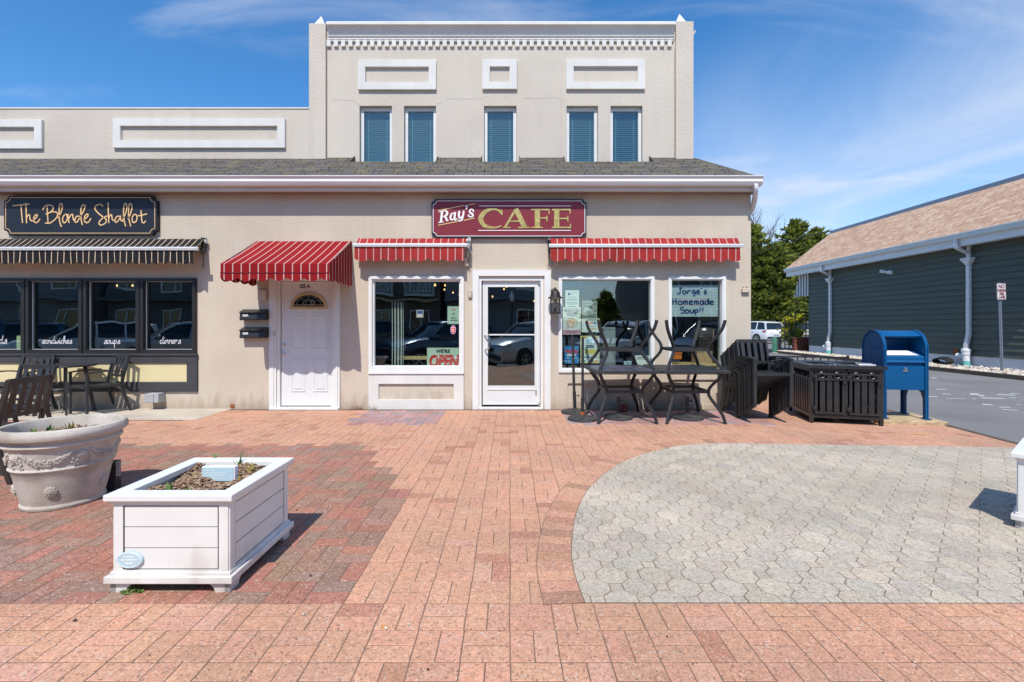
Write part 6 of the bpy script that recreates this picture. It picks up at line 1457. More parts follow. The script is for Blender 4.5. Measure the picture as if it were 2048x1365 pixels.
# ------------------------------------------------------------------ green clapboard building on the right
BX = 14.8; NB0, NB1 = 4.5, 23.47 - CD; ZW0, ZW1 = .39, 3.93
gb = thing('green_building', 'long dark green clapboard building with a tan shingle roof and white foundation', 'building', (BX, NB0, 0)); o = (BX, NB0, 0)
mb = MB(); n = 18; h = (ZW1 - ZW0) / n
for k in range(n):
    z = ZW0 + k * h; mb.prism([(BX - .042, z), (BX - .004, z + h + .02), (BX + .03, z + h + .02), (BX + .03, z)], NB0, NB1, 'y')
w_ = mb.build('clapboard_wall', M['siding'], gb, o)
mb = MB(); mb.box(BX + .03, BX + 8, NB1 - .25, NB1 - .01, 0, 4.2); mb.box(BX + .03, BX + 8, NB0 + .02, NB0 + .25, 0, 4.2); mb.box(BX - .03, BX + .1, NB1, NB1 + .02, ZW0, ZW1); mb.build('end_wall', M['siding'], gb, o)
mb = MB(); mb.box(BX - .012, BX + .2, NB0, NB1 + .015, -.05, ZW0 - .004); mb.build('foundation', M['found'], gb, o)
RX0, RX1, RZ0, RZ1, RY0, RY1 = 14.36, 16.69, 4.32, 6.15, 4.15, 24.78 - CD
mb = MB(); L2 = sqrt((RX1 - RX0) ** 2 + (RZ1 - RZ0) ** 2); ns = 6
for k in range(ns):
    a, b = RY0 + (RY1 - RY0) * k / ns, RY0 + (RY1 - RY0) * (k + 1) / ns
    mb.face([(RX0, a, RZ0), (RX0, b, RZ0), (RX1, b, RZ1), (RX1, a, RZ1)], [(a, 0), (b, 0), (b, L2), (a, L2)])
mb.build('roof', M['shingle_tan'], gb, o, recalc=False)
mb = MB(); mb.box(RX1 - .005, RX1 + 6, RY0, RY1, RZ1 - .02, RZ1 + .15); mb.build('roof_cap', M['cap'], gb, o)
mb = MB(); mb.prism([(RX0 + .05, RZ0 - .02), (RX1, RZ1 - .03), (RX1, RZ1 - .25), (RX0 + .05, ZW1 - .02)], RY1 - .03, RY1 - .005, 'y'); mb.prism([(RX0 + .05, RZ0 - .02), (RX1, RZ1 - .03), (RX1, RZ1 - .25), (RX0 + .05, ZW1 - .02)], RY0 + .005, RY0 + .03, 'y'); mb.build('rake_board', M['gutter'], gb, o)
mb = MB(); mb.box(RX0 + .03, RX0 + .055, RY0 + .03, RY1 - .035, 3.90, RZ0 - .03); mb.build('fascia', M['gutter'], gb, o)
mb = MB(); mb.box(RX0 + .055, BX + .03, RY0 + .03, RY1 - .035, 3.925, 3.94); mb.build('soffit', M['gutter'], gb, o)
mb = MB(); mb.prism([(RX0 + .03, 4.13), (RX0 + .03, 4.30), (RX0 + .022, 4.30), (RX0 + .022, 4.145), (RX0 - .05, 4.145), (RX0 - .07, 4.19), (RX0 - .062, 4.23), (RX0 - .09, 4.28), (RX0 - .09, 4.31), (RX0 - .10, 4.31), (RX0 - .10, 4.27), (RX0 - .076, 4.225), (RX0 - .084, 4.185), (RX0 - .058, 4.13)], RY0, RY1, 'y'); mb.build('gutter', M['alum'], gb, o)
for zd in (21.85, 15.25):
    y = zd - CD; x = BX - .075
    mb = MB(); mb.sweep(smooth_path([(RX0 - .03, y + .02, 4.14), (RX0 - .03, y + .02, 3.92), (RX0 + .02, y, 3.84), (x - .06, y, 3.70), (x, y, 3.64), (x, y, 3.5)], 4), .075, .10, (0, 1, 0))
    mb.box(x - .03, x + .05, y - .035, y + .035, 3.62, 3.93)
    mb.hexa([(x - .06, y - .055, 3.31), (x + .05, y - .055, 3.31), (x + .05, y + .055, 3.31), (x - .06, y + .055, 3.31), (x - .13, y - .17, 3.50), (x + .05, y - .17, 3.50), (x + .05, y + .17, 3.50), (x - .13, y + .17, 3.50)]); mb.box(x - .13, x + .05, y - .17, y + .17, 3.502, 3.535)
    mb.sweep([(x, y, 3.31), (x, y, 1.1), (x - .06, y + .02, .72), (x - .06, y + .02, .60)], .085, .11, (0, 1, 0)); d = mb.build('downspout', M['gutter'], gb, o)
    mb = MB(); X = x - .06; mb.lathe([(.10, .22), (.10, .42), (.118, .43), (.118, .52), (.128, .53), (.128, .60), (.10, .62)], 18, (X, y + .02, 0)); mb.tube([(X, y + .06, .36), (X - .02, y + .30, .38)], .085, 12); mb.build('drain_adapter', M['pvc'], d, o)
    mb = MB(); mb.lathe([(.108, .02), (.108, .225)], 18, (X, y + .02, 0)); mb.build('drain_pipe', M['aqua'], d, o)
mb = MB(); mb.box(BX - .04, BX - .01, 7.9, 8.08, ZW0 + .03, ZW0 + .22); mb.build('crawl_vent', M['rust'], gb, o)
# striped awning on its far end
s = thing('striped_awning', 'small grey and white striped awning on the far end of the green building', 'awning', (BX, NB1, 2.8)); o2 = (BX, NB1, 2.8)
mb = MB(); mb.hexa([(BX - .05, NB1 + .03, 2.95), (BX + 2, NB1 + .03, 2.95), (BX + 2, NB1 + 1.15, 2.95), (BX - .05, NB1 + 1.15, 2.95), (BX - .05, NB1 + .03, 3.95), (BX + 2, NB1 + .03, 3.95), (BX + 2, NB1 + .75, 3.95), (BX - .05, NB1 + .75, 3.95)]); mb.build('canopy', M['greyaw'], s, o2)
mb = MB(); valance(mb, NB1 + .03, NB1 + 1.16, BX - .06, 2.95, 2.82, .2, .04, axis='y'); mb.build('valance', M['greyaw'], s, o2)
# lamp, hose, sign
p = at(1790, 545, 18.4 - CD); s = thing('flood_light', 'white twin-head floodlight high on the green clapboard wall', 'floodlight', (BX, p.y, p.z)); o2 = (BX, p.y, p.z)
mb = MB(); mb.lathe([(.08, 0), (.08, -.03), (.03, -.045)], 16, (BX - .02, p.y, p.z), 'x'); mb.build('mount', M['white'], s, o2)
for dy, dz in ((.34, .06), (-.02, -.02)):
    mb = MB(); mb.tube([(BX - .06, p.y, p.z), (BX - .12, p.y + dy * .4, p.z + dz * .4), (BX - .16, p.y + dy, p.z + dz + .02)], [.03, .045, .075], 12); mb.build('lamp_head', M['white'], s, o2)
s = thing('hose_coil', 'black coiled hose bundle lying by the white drain pipe on the gravel', 'hose', (14.35, 8.0, .06)); mb = MB()
for k in range(5): mb.tube([(.04 * k - .08 + .05 * cos(t), .33 * cos(t), .11 + .095 * sin(t) + .01 * k) for t in [2 * pi * q / 22 for q in range(23)]], .032, 7)
mb.build('coil', M['tyre'], s)
g = Vector((13.88, 13.4 - CD, .05)); s = thing('parking_sign', 'white NO PARKING FIRE LANE sign on a leaning steel post in the gravel', 'sign', g)
top = at(1998.5, 566, 13.4 - CD) - g
mb = MB(); P0 = Vector((0, 0, -.05)); u = top.normalized(); mb.sweep([P0, top], .075, .02, (0, 1, 0)); mb.bar(P0 + Vector((0, -.02, 0)), top + Vector((0, -.02, 0)), .035, .02, (0, 1, 0)); mb.build('post', M['cap'], s)
lean = Matrix.Translation(top - u * .25) @ Matrix.Rotation(math.atan2(u.x, u.z), 4, 'Y') @ Matrix.Rotation(radians(10), 4, 'Z')
mb = MB(); mb.prism(notched(-.155, .155, -.23, .23, .02), -.05, -.042, 'y'); bmesh.ops.transform(mb.bm, matrix=lean, verts=mb.bm.verts); pn = mb.build('panel', M['signface'], s)
mb = MB(); b = notched(-.145, .145, -.22, .22, .02)
for i in range(len(b)): mb.ribbon([b[i], b[(i + 1) % len(b)]], .008, -.053, -.0495)
bmesh.ops.transform(mb.bm, matrix=lean, verts=mb.bm.verts); mb.build('border', M['maroon'], pn)
for t, z, hh, sx in (('NO', .095, .105, .95), ('PARKING', -.01, .085, .62), ('FIRE', -.105, .075, .9), ('LANE', -.195, .075, .85)): text('lettering', t, hh / .72, (0, -.0535, z), M['maroon'], pn, .001, sx=sx, bold=.004, rot=None).data.transform(lean)
# bollard, post, brick bed, trellis
s = thing('bollard', 'short green steel bollard in front of the white car', 'bollard', (13.15, 23.6 - CD, 0)); mb = MB(); mb.lathe([(.115, 0), (.115, .72), (.10, .765), (.06, .79), (0, .795)], 20, close=False); mb.build('tube', M['boll'], s)
mb = MB(); mb.lathe([(.15, 0), (.15, .03), (.117, .035)], 20); mb.build('foot', M['concrete'], s)
s = thing('steel_post', 'dark square steel post between the green bollard and the trellis', 'post', (13.95, 24.6 - CD, 0)); mb = MB(); mb.box(-.07, .07, -.07, .07, 0, .72, .01); mb.build('shaft', M['black'], s); mb = MB(); mb.box(-.085, .085, -.085, .085, .72, .75, .008); mb.build('cap', M['black'], s)
s = thing('brick_planter', 'low red brick planter wall at the far corner of the green building', 'planter', (15.0, 24.4 - CD, 0)); mb = MB()
for r in range(8):
    x = -.45 + (.1 if r % 2 else 0)
    while x < 1.6: mb.box(x, x + .195, -.1, .12, r * .088, r * .088 + .078, .006); x += .207
mb.box(-.43, 1.6, -.085, .10, 0, .70); mb.build('brickwork', M['brickred'], s); mb = MB(); mb.box(-.47, 1.6, -.13, .15, .705, .745, .008); mb.build('coping', M['brickred'], s)
s = thing('trellis', 'black metal garden trellis with cross bars beside the brick planter', 'trellis', (14.35, 24.8 - CD, 0)); mb = MB()
for x, hh in ((0, 1.75), (.22, 1.5), (.55, 2.05), (1.1, 2.05)): mb.box(x - .022, x + .022, -.02, .02, 0, hh)
mb.build('upright', M['black'], s); mb = MB()
for z in (.35, .62, 1.0, 1.4): mb.box(0, .55, -.018, .018, z, z + .04)
mb.box(.5, 1.5, -.03, .03, 2.02, 2.1); mb.bar((.2, 0, .9), (1.1, 0, 1.9), .03, .03, (0, 1, 0)); mb.build('cross_bar', M['black'], s)

# ------------------------------------------------------------------ trees and shrubs
def spray(vs, fs, mi, c, d, l, w, k):
    """a drooping leaf spray: two crossed slim quads"""
    d = d.normalized(); a = d.cross(Vector((R.uniform(-.4, .4), R.uniform(-.4, .4), 1))); a.normalize(); b = d.cross(a).normalized()
    for s in (a, b * .8 + a * .3):
        s = s.normalized() * w; b0 = len(vs)
        vs += [tuple(c - d * l * .3), tuple(c + s + d * l * .1), tuple(c + d * l), tuple(c - s + d * l * .15)]; fs.append((b0, b0 + 1, b0 + 2, b0 + 3)); mi.append(k)
def conifer(label, loc, h, r, seed, group, nb=190, per=20, size=1.0, base=.05):
    rr = random.Random(seed); s = thing('evergreen_tree', label, 'tree', loc, 0, group)
    mb = MB(); mb.tube([(0, 0, -.1), (.05, 0, h * .3), (-.05, .05, h * .7), (0, 0, h * .97)], [h * .022, h * .017, h * .009, .015], 9); mb.build('trunk', M['bark'], s)
    vs, fs, mi = [], [], []; ph = [rr.uniform(0, 6.28) for _ in range(4)]; limb = MB()
    for k in range(nb):
        u = (k + rr.random()) / nb; z = h * (base + (1 - base) * u ** .9); a = k * 2.4 + rr.uniform(-.4, .4)
        lob = 1 + .18 * sin(3 * a + ph[0]) + .14 * sin(z * 1.1 + ph[1]) + .10 * sin(2 * a - z * .8 + ph[2])
        L_ = r * ((1 - z / h) ** .62 + .06) * lob * rr.uniform(.62, 1.12); up = rr.uniform(.05, .55) + (.5 if u > .85 else 0)
        d = Vector((cos(a), sin(a), up)).normalized(); p0 = Vector((0, 0, z))
        if k % 3 == 0: limb.tube([p0, p0 + d * L_ * .8], [.035, .01], 4)
        for j in range(per):
            t = .22 + .78 * (j + rr.random()) / per; w = (.16 + .34 * (1 - abs(2 * t - 1.1))) * L_ * .55
            c = p0 + d * L_ * t + Vector((rr.uniform(-w, w), rr.uniform(-w, w), rr.uniform(-w * .45, w * .35) - .16 * L_ * t * t * 0.6))
            o = d + Vector((rr.uniform(-.7, .7), rr.uniform(-.7, .7), rr.uniform(-.3, .5)))
            spray(vs, fs, mi, c, o, rr.uniform(.20, .38) * size, rr.uniform(.055, .11) * size, 1 if rr.random() < .46 else 0)
    limb.build('branch', M['bark'], s)
    from_data('crown', vs, fs, [M['conifer'], M['conifer_dark']], s, mi=mi)
    return s
CG = 'tall evergreens behind the car park'
for lb, px, zd, h, r, sd in (('tall dark evergreen tree rising beside the corner of the beige building', 1500, 45, 10.6, 4.2, 3), ('broad bushy evergreen tree behind the white parked car', 1548, 43.5, 8.6, 3.6, 8), ('tallest ragged evergreen tree beside the tan shingle roof', 1590, 47, 11.6, 4.0, 5), ('evergreen tree half hidden by the tan shingle roof edge', 1632, 48, 10.9, 3.7, 9)):
    conifer(lb, ((px - PX) * zd / FX, zd - CD, -.05), h, r, sd, CG, 230, 26, 1.25)
for k, (x, zd, h) in enumerate(((33, 62, 6.5), (37.8, 64, 7.2), (42, 66, 6.5))):
    conifer(('low far evergreen glimpsed between the front trees, %s' % ('above the white parked car', 'above the yellow flowering shrub', 'above the brick planter and trellis')[k]), (x, zd - CD, 0), h, 4.2, 20 + k, CG, 120, 18, 1.7)
def bare_tree(label, loc, h, seed):
    rr = random.Random(seed); s = thing('bare_tree', label, 'tree', loc); tk, tw = MB(), MB()
    def grow(p, d, l, r, lev):
        pts = [p]; q = p.copy(); dd = d.copy()
        for k in range(3): dd = (dd + Vector((rr.uniform(-.16, .16), rr.uniform(-.16, .16), .06))).normalized(); q = q + dd * l / 3; pts.append(q.copy())
        (tk if lev < 2 else tw).tube(pts, [r, r * .85, r * .7, r * .55], 7 if lev < 2 else 3, lev < 2)
        if lev >= 5: return
        for k in range(3 if lev else 4):
            a = rr.uniform(0, 6.28); e = (dd + Vector((cos(a), sin(a), rr.uniform(-.1, .5))) * rr.uniform(.45, .8)).normalized(); grow(pts[rr.choice((2, 3, 3))], e, l * rr.uniform(.62, .8), r * .55, lev + 1)
    grow(Vector((0, 0, 0)), Vector((0, 0, 1)), h * .3, h * .022, 0)
    tk.build('trunk', M['barkgrey'], s); tw.build('twigs', M['barkgrey'], s)
bare_tree('leafless grey tree showing above the evergreens beside the beige building', (fx(1512, 56 - CD), 56 - CD, 0), 17.2, 4)
def shrub(label, loc, h, r, m, seed, n=900, name='shrub', cat='shrub', grp=None, l=.09):
    rr = random.Random(seed); s = thing(name, label, cat, loc, 0, grp); mb = MB()
    for k in range(9): a = rr.uniform(0, 6.28); mb.tube([(0, 0, -.02), (r * .35 * cos(a), r * .35 * sin(a), h * .5), (r * .8 * cos(a), r * .8 * sin(a), h * rr.uniform(.7, 1))], [.03, .015, .006], 4)
    mb.build('stem', M['bark'], s); vs, fs, mi = [], [], []
    cl = [(rr.uniform(0, 6.28), rr.random() ** .5 * r * .75, rr.uniform(.2, .95) * h, rr.uniform(.25, .45) * r) for _ in range(22)]
    for k in range(n):
        a, q, z, w = rr.choice(cl); c = Vector((q * cos(a), q * sin(a), z)) + Vector((rr.gauss(0, 1), rr.gauss(0, 1), rr.gauss(0, .8))) * w * .6
        if c.z < .03: continue
        spray(vs, fs, mi, c, Vector((rr.uniform(-1, 1), rr.uniform(-1, 1), rr.uniform(-.2, 1))), l * rr.uniform(.7, 1.4), l * .38, 0 if rr.random() < .75 else 1)
    from_data('foliage', vs, fs, m, s, mi=mi); return s
shrub('bright yellow flowering shrub behind the black trellis', (fx(1586, 28 - CD), 28 - CD, 0), 1.9, .62, [M['forsythia'], M['conifer']], 31, 900, l=.15)

# grit, crumbs and leaf bits lying about on the paving
vs, fs, cs = [], [], []
for k in range(110):
    d = 1.75 + 6 * R.random() ** 1.3; x = R.uniform(-1.1, 1.1) * d; y = d - CD
    if x > EDGE(y) - .1 or y > -.05: continue
    r = R.choice([.003, .004, .005, .006, .009]); a = R.uniform(0, 6.28); b0 = len(vs)
    for t in range(4): vs.append((x + r * cos(a + t * 1.57) * R.uniform(.6, 1.3), y + r * sin(a + t * 1.57) * R.uniform(.6, 1.3), .0065))
    vs.append((x, y, .0065 + r)); c = R.choice([(.03, .025, .02), (.05, .04, .03), (.5, .46, .4), (.10, .07, .04), (.02, .02, .02)])
    for t in range(4): fs.append((b0 + t, b0 + (t + 1) % 4, b0 + 4)); cs.append(c)
tag(from_data('grit', vs, fs, M['pebble'], cols=cs), kind='stuff')

# ------------------------------------------------------------------ cars
def make_car(label, group, paint, kind='suv', rack=True):
    s = thing('parked_car', label, 'car', (0, 0, 0), 0, group); H = {'suv': 1.70, 'sedan': 1.46}[kind]; bt = 1.06 if kind == 'suv' else .94; q = bt / 1.06
    st = [(2.37, .62, .46, .58, .68, .70), (2.30, .82, .30, .60, .82, .86), (1.95, .91, .24, .62, .93, 1.0), (1.5, .945, .22, .66, .99, 1.06), (.95, .955, .21, .68, 1.03, 1.10), (.2, .955, .21, .70, 1.06, 1.08), (-1.2, .955, .21, .70, 1.08, 1.09), (-2.05, .94, .24, .70, 1.08, 1.09), (-2.3, .87, .32, .70, 1.05, 1.07), (-2.37, .74, .42, .66, .95, .97)]
    mb = MB(); mb.sm = True; rings = []
    for x, w, zl, zm, zb, zt in st:
        half = [(w * .80, zl), (w * .95, zl + .06), (w * .985, (zl + zm) / 2), (w, zm * q + (1 - q) * .3), (w * .985, zb * q - .10), (w * .95, zb * q), (w * .80, zt * q - .004), (w * .45, zt * q + .012)]
        pts = [(y, z) for y, z in half] + [(0, zt * q + .018)] + [(-y, z) for y, z in half[::-1]]
        rings.append([mb.v((x, y, z)) for y, z in pts])
    for a, b in zip(rings, rings[1:]):
        for k in range(len(a)): mb.f([a[k], a[(k + 1) % len(a)], b[(k + 1) % len(a)], b[k]])
    mb.f(rings[0]); mb.f(rings[-1]); mb.build('body', paint, s, angle=40)
    f0, f1, r1, r0 = (1.02, .22, -1.98, -2.26) if kind == 'suv' else (1.02, .15, -1.25, -1.95)
    lo = [(f0, .86), (f1 + .1, .90), (-1.0, .90), (r0 + .1, .86)]; zl = bt - .005; zh = H - .07; yh = .67
    mb = MB(); mb.sm = True; mb.hexa([(r0, -.84, zl), (f0, -.84, zl), (f0, .84, zl), (r0, .84, zl), (r1, -yh, zh), (f1, -yh, zh), (f1, yh, zh), (r1, yh, zh)], .05); mb.build('window', M['carglass'], s)
    mb = MB(); mb.sm = True; rg = []
    for x, w, z in ((f1 + .12, yh - .03, zh - .03), (f1 - .05, yh + .025, zh + .02), (f1 - .5, yh + .03, H - .015), ((f1 + r1) / 2, yh + .03, H), (r1 + .3, yh + .03, H - .02), (r1 - .12, yh - .01, zh - .01)):
        rg.append([mb.v((x, y, zz)) for y, zz in ((w, z - .04), (w * .92, z + .012), (w * .5, z + .035), (0, z + .04), (-w * .5, z + .035), (-w * .92, z + .012), (-w, z - .04))])
    for a, b in zip(rg, rg[1:]):
        for k in range(6): mb.f([a[k], a[k + 1], b[k + 1], b[k]])
        mb.f([a[0], b[0], b[6], a[6]])
    mb.f(rg[0]); mb.f(rg[-1]); mb.build('roof', paint, s, angle=50)
    mb = MB()
    for sy in (-1, 1):
        for x0, x1, wd in ((f0 + .02, f1, .07), (-.28, -.34, .08), (-1.30, -1.26, .08), (r0 - .01, r1 - .02, .16)): mb.sweep([(x0, sy * .865, bt - .02), ((x0 + x1) / 2, sy * (.865 + yh) / 2 * 1.015, (bt + zh) / 2), (x1, sy * (yh + .012), zh)], wd, .03, (0, sy, 0))
    mb.build('pillar', paint, s)
    if rack:
        mb = MB()
        for sy in (-1, 1): mb.tube(smooth_path([(f1 - .2, sy * .62, H), (f1 - .35, sy * .62, H + .06), (r1 + .45, sy * .62, H + .05), (r1 + .3, sy * .62, H - .01)], 4), .02, 7)
        mb.build('roof_rail', M['black'], s)
    for sx in (1.43, -1.42):
        for sy in (-1, 1):
            mb = MB(); mb.lathe([(.41, sy * .955), (.41, sy * .962), (.30, sy * .964), (.0, sy * .964)], 26, (sx, 0, .37), 'y', close=False); w = mb.build('wheel', M['tyre'], s); w.name = 'wheel'
            mb = MB(); mb.lathe([(.25, sy * .80), (.335, sy * .82), (.36, sy * .86), (.36, sy * .93), (.335, sy * .975), (.245, sy * .98), (.24, sy * .90)], 28, (sx, 0, .36), 'y'); mb.build('tyre', M['tyre'], w)
            mb = MB(); mb.lathe([(.245, sy * .93), (.245, sy * .985), (.225, sy * .985), (.22, sy * .95)], 28, (sx, 0, .36), 'y', close=False)
            for k in range(5): a = k * 2 * pi / 5 + .3; mb.sweep([(sx + .04 * cos(a), sy * .985, .36 + .04 * sin(a)), (sx + .235 * cos(a), sy * .98, .36 + .235 * sin(a))], .06, .03, (0, 1, 0))
            mb.lathe([(.06, sy * .96), (.05, sy * .992), (0, sy * .994)], 12, (sx, 0, .36), 'y', close=False); mb.build('rim', M['rim'], w)
    for sy in (-1, 1):
        mb = MB(); mb.hexa([(2.16, sy * .50, .70 * q), (2.36, sy * .44, .70 * q), (2.02, sy * .90, .74 * q), (1.9, sy * .86, .74 * q), (2.14, sy * .50, .82 * q), (2.325, sy * .44, .81 * q), (1.98, sy * .905, .88 * q), (1.88, sy * .86, .88 * q)]); mb.build('headlight', M['headlight'], s)
        mb = MB(); mb.hexa([(-2.385, sy * .38, .88 * q), (-2.1, sy * .38, .88 * q), (-2.0, sy * .945, .88 * q), (-2.25, sy * .90, .88 * q), (-2.36, sy * .38, .97 * q), (-2.1, sy * .38, .97 * q), (-2.0, sy * .945, 1.0 * q), (-2.25, sy * .90, 1.0 * q)]); mb.build('tail_light', M['taillight'], s)
        mb = MB(); mb.ball((.78, sy * 1.03, bt + .08), .11, 10, (.7, 1, .7)); mb.bar((.78, sy * .9, bt + .02), (.78, sy * .98, bt + .05), .05, .04); mb.build('mirror', paint, s)
        mb = MB()
        for x in (-.05, -1.05): mb.bar((x - .1, sy * .965, bt - .13), (x + .1, sy * .965, bt - .13), .025, .03)
        mb.build('door_handle', M['chrome'], s)
    mb = MB(); mb.box(-2.42, -2.15, -.80, .80, .40, .56, .04); mb.box(2.2, 2.42, -.72, .72, .40, .54, .04); mb.build('bumper', M['cardark'], s)
    mb = MB(); mb.box(2.31, 2.395, -.42, .42, .60 * q, .76 * q, .01); mb.build('grille', M['black'], s)
    mb = MB(); mb.box(-2.42, -2.37, -.26, .26, .70, .82); mb.build('number_plate', M['plate'], s)
    return s
def car_copy(src, label, x, y, z, rz, paint, group):
    c = copy_tree(src); c['label'] = label
    if group: c['group'] = group
    elif 'group' in c: del c['group']
    c.location = (x, y, z); c.rotation_euler = (0, 0, rz)
    for ch in c.children:
        if ch.name.split('.')[0] in ('body', 'roof', 'pillar', 'mirror'):
            ch.data = ch.data.copy(); ch.data.materials[0] = paint
    return c
SG = 'cars parked in the street behind the camera'
c0 = make_car('silver car with roof rails parked in the street, mirrored in the glass cafe door', SG, M['carsilver']); c0.location = (.95, -10.75, -.2); c0.rotation_euler = (0, 0, radians(138))
car_copy(c0, 'dark blue car in the street, mirrored in the left cafe window', -2.75, -10.9, -.2, radians(140), M['carblue'], SG)
car_copy(c0, 'black car parked in the street, mirrored at the left edge of the left cafe window', -6.3, -10.9, -.2, radians(141), M['cardark'], SG)
car_copy(c0, 'silver car in the street, mirrored in the dinners light of the left shop', -13.0, -10.9, -.2, radians(139), M['carsilver'], SG)
car_copy(c0, 'white car in the street, mirrored in the sandwiches light of the left shop', -16.8, -11.0, -.2, radians(140), M['carwhite'], SG)
car_copy(c0, 'blue car in the street, mirrored in the leftmost light of the left shop', -20.5, -11.0, -.2, radians(141), M['carblue'], SG)
car_copy(c0, 'white car in the street, mirrored in the poster window', 4.6, -10.9, -.2, radians(139), M['carwhite'], SG)
car_copy(c0, 'dark car in the street, mirrored in the narrow soup sign window', 8.2, -11.0, -.2, radians(140), M['cardark'], SG)
car_copy(c0, 'large white car parked at the back of the lot, between the buildings', 19.5, 30.4, -.02, radians(105), M['carwhite'], None)
car_copy(c0, 'khaki car mostly hidden behind the green building corner', 24.3, 31.2, -.02, radians(60), M['carkhaki'], None)

# ------------------------------------------------------------------ the other side of the street (seen mirrored in the glass)
def house(label, x0, x1, y, h, m, gable, seed, balc=False):
    rr = random.Random(seed); D2 = 9; s = thing('house', label, 'house', ((x0 + x1) / 2, y, -.06)); o = ((x0 + x1) / 2, y, -.06)
    mb = MB(); mb.box(x0, x1, y - D2, y, -.06, h)
    k = .25
    while k < h: mb.box(x0 - .012, x1 + .012, y, y + .022, k, k + .19); k += .22
    if gable: xm = (x0 + x1) / 2; mb.prism([(x0, h), (x1, h), (xm, h + (x1 - x0) * .32)], y - D2, y, 'y')
    mb.build('wall', m, s, o)
    mb = MB()
    if gable:
        xm = (x0 + x1) / 2; hh = (x1 - x0) * .32
        for sg in (-1, 1): xe = x0 - .4 if sg < 0 else x1 + .4; mb.hexa([(xe, y - D2 - .3, h - .27), (xe, y + .5, h - .27), (xm, y + .5, h + hh), (xm, y - D2 - .3, h + hh), (xe, y - D2 - .3, h - .08), (xe, y + .5, h - .08), (xm, y + .5, h + hh + .2), (xm, y - D2 - .3, h + hh + .2)])
    else: mb.box(x0 - .3, x1 + .3, y - D2 - .3, y + .4, h, h + .35, .03)
    mb.build('roof', M['roofdark'], s, o)
    n = max(2, int((x1 - x0) / 2.6)); 
    for fl in (0, 1):
        for i in range(n):
            cx = x0 + (x1 - x0) * (i + .5) / n; z0 = .9 + fl * 3.1; w = .62
            mb = MB(); mb.frame(cx - w - .1, cx + w + .1, z0 - .1, z0 + 1.7, .1, y + .02, y + .08); mb.box(cx - .03, cx + .03, y + .03, y + .07, z0, z0 + 1.6); f = mb.build('window', M['white'], s, o)
            mb = MB(); mb.box(cx - w, cx + w, y + .024, y + .03, z0, z0 + 1.6); mb.build('pane', M['carglass'], f, o)
            if balc and fl: mb = MB(); mb.frame(cx - 1.05, cx + 1.05, z0 - .35, z0 + .55, .07, y + .55, y + .62); [mb.box(cx - 1.0 + q * .1, cx - .97 + q * .1, y + .57, y + .60, z0 - .3, z0 + .5) for q in range(21)]; mb.box(cx - 1.05, cx + 1.05, y + .02, y + .6, z0 - .45, z0 - .35); mb.build('balcony', M['white'], s, o)
    mb = MB(); mb.box(x0, x1, y + .02, y + 1.1, 3.15, 3.3, .02); mb.build('awning_board', M['woodpale'] if balc else m, s, o)
    return s
house('dark two-storey shop house across the street with white balconies, mirrored in the left cafe window', -16.5, -5.2, -27, 8.2, M['housebrown'], False, 1, True)
house('dark gabled house across the street, mirrored in the left shop windows', -30, -17.2, -27.5, 7.6, M['housedark'], True, 2)
house('grey flat-roofed building across the street, mirrored at the far left shop window', -46, -31, -27, 8.5, M['housegrey'], False, 3)
house('low white trimmed shop across the street, mirrored in the glass cafe door', -4.6, 3.1, -26.5, 6.6, M['housegrey'], False, 4)
house('dark gabled clapboard house across the street, mirrored at the right of the poster window', 9.6, 19, -26, 6.2, M['housedark'], True, 5)
house('grey house across the street further right, mirrored in the narrow window', 20, 31, -27, 7.2, M['housegrey'], True, 6)
conifer('dark evergreen across the street, mirrored in the middle of the poster window', (7.6, -28, -.06), 3.4, 1.2, 41, 'trees across the street', 110, 16, 1.2)
conifer('larger evergreen far across the street, mirrored above in the poster window', (10.0, -42, -.06), 4.9, 3.0, 42, 'trees across the street', 120, 18, 1.5)
s = thing('street_lamp', 'white globe street lamp across the street, mirrored in the glass cafe door', 'street lamp', (.1, -20.5, -.2)); mb = MB(); mb.tube([(0, 0, 0), (0, 0, 2.9)], [.07, .05], 10); mb.lathe([(.16, 0), (.14, .25), (.07, .35)], 14); mb.build('post', M['black'], s)
mb = MB(); mb.lathe([(.05, 2.9), (.13, 3.0), (.15, 3.35), (.10, 3.5), (0, 3.62)], 16, close=False); mb.build('globe', M['signwhite'], s)
s = thing('utility_cable', 'thin black cable running from the trees to the tan roof corner', 'cable', (16.7, 16.9, 6.15)); mb = MB()
mb.tube([(0, 0, .12), (-2, 10, .5), (-1, 40, 2.2)], .018, 5); mb.tube([(0, 0, .22), (2, 12, .75), (8, 45, 3)], .012, 5); mb.build('wire', M['black'], s)

# ------------------------------------------------------------------ light, sky, camera
SUN = Vector((.155, 1.0, -1.43)).normalized()
sd = bpy.data.lights.new('sun', 'SUN'); sd.energy = SUN_E; sd.angle = radians(.53); sd.color = (1.0, .94, .86)
so = bpy.data.objects.new('sun', sd); COL.objects.link(so); so.rotation_euler = SUN.to_track_quat('-Z', 'Y').to_euler(); so.location = (-3, -20, 30)
wd = bpy.data.worlds.new('World'); SC.world = wd; wd.use_nodes = True; t = wd.node_tree; L = t.links.new; bg = t.nodes['Background']
sk = nd(t, 'ShaderNodeTexSky', sky_type='NISHITA', sun_disc=False); sk.sun_elevation = math.asin(-SUN.z); sk.sun_rotation = math.atan2(-SUN.x, -SUN.y); sk.air_density = 1.0; sk.dust_density = .35; sk.ozone_density = 3.2; sk.altitude = 0
co = nd(t, 'ShaderNodeTexCoord'); sp = nd(t, 'ShaderNodeSeparateXYZ'); L(co.outputs['Generated'], sp.inputs[0])
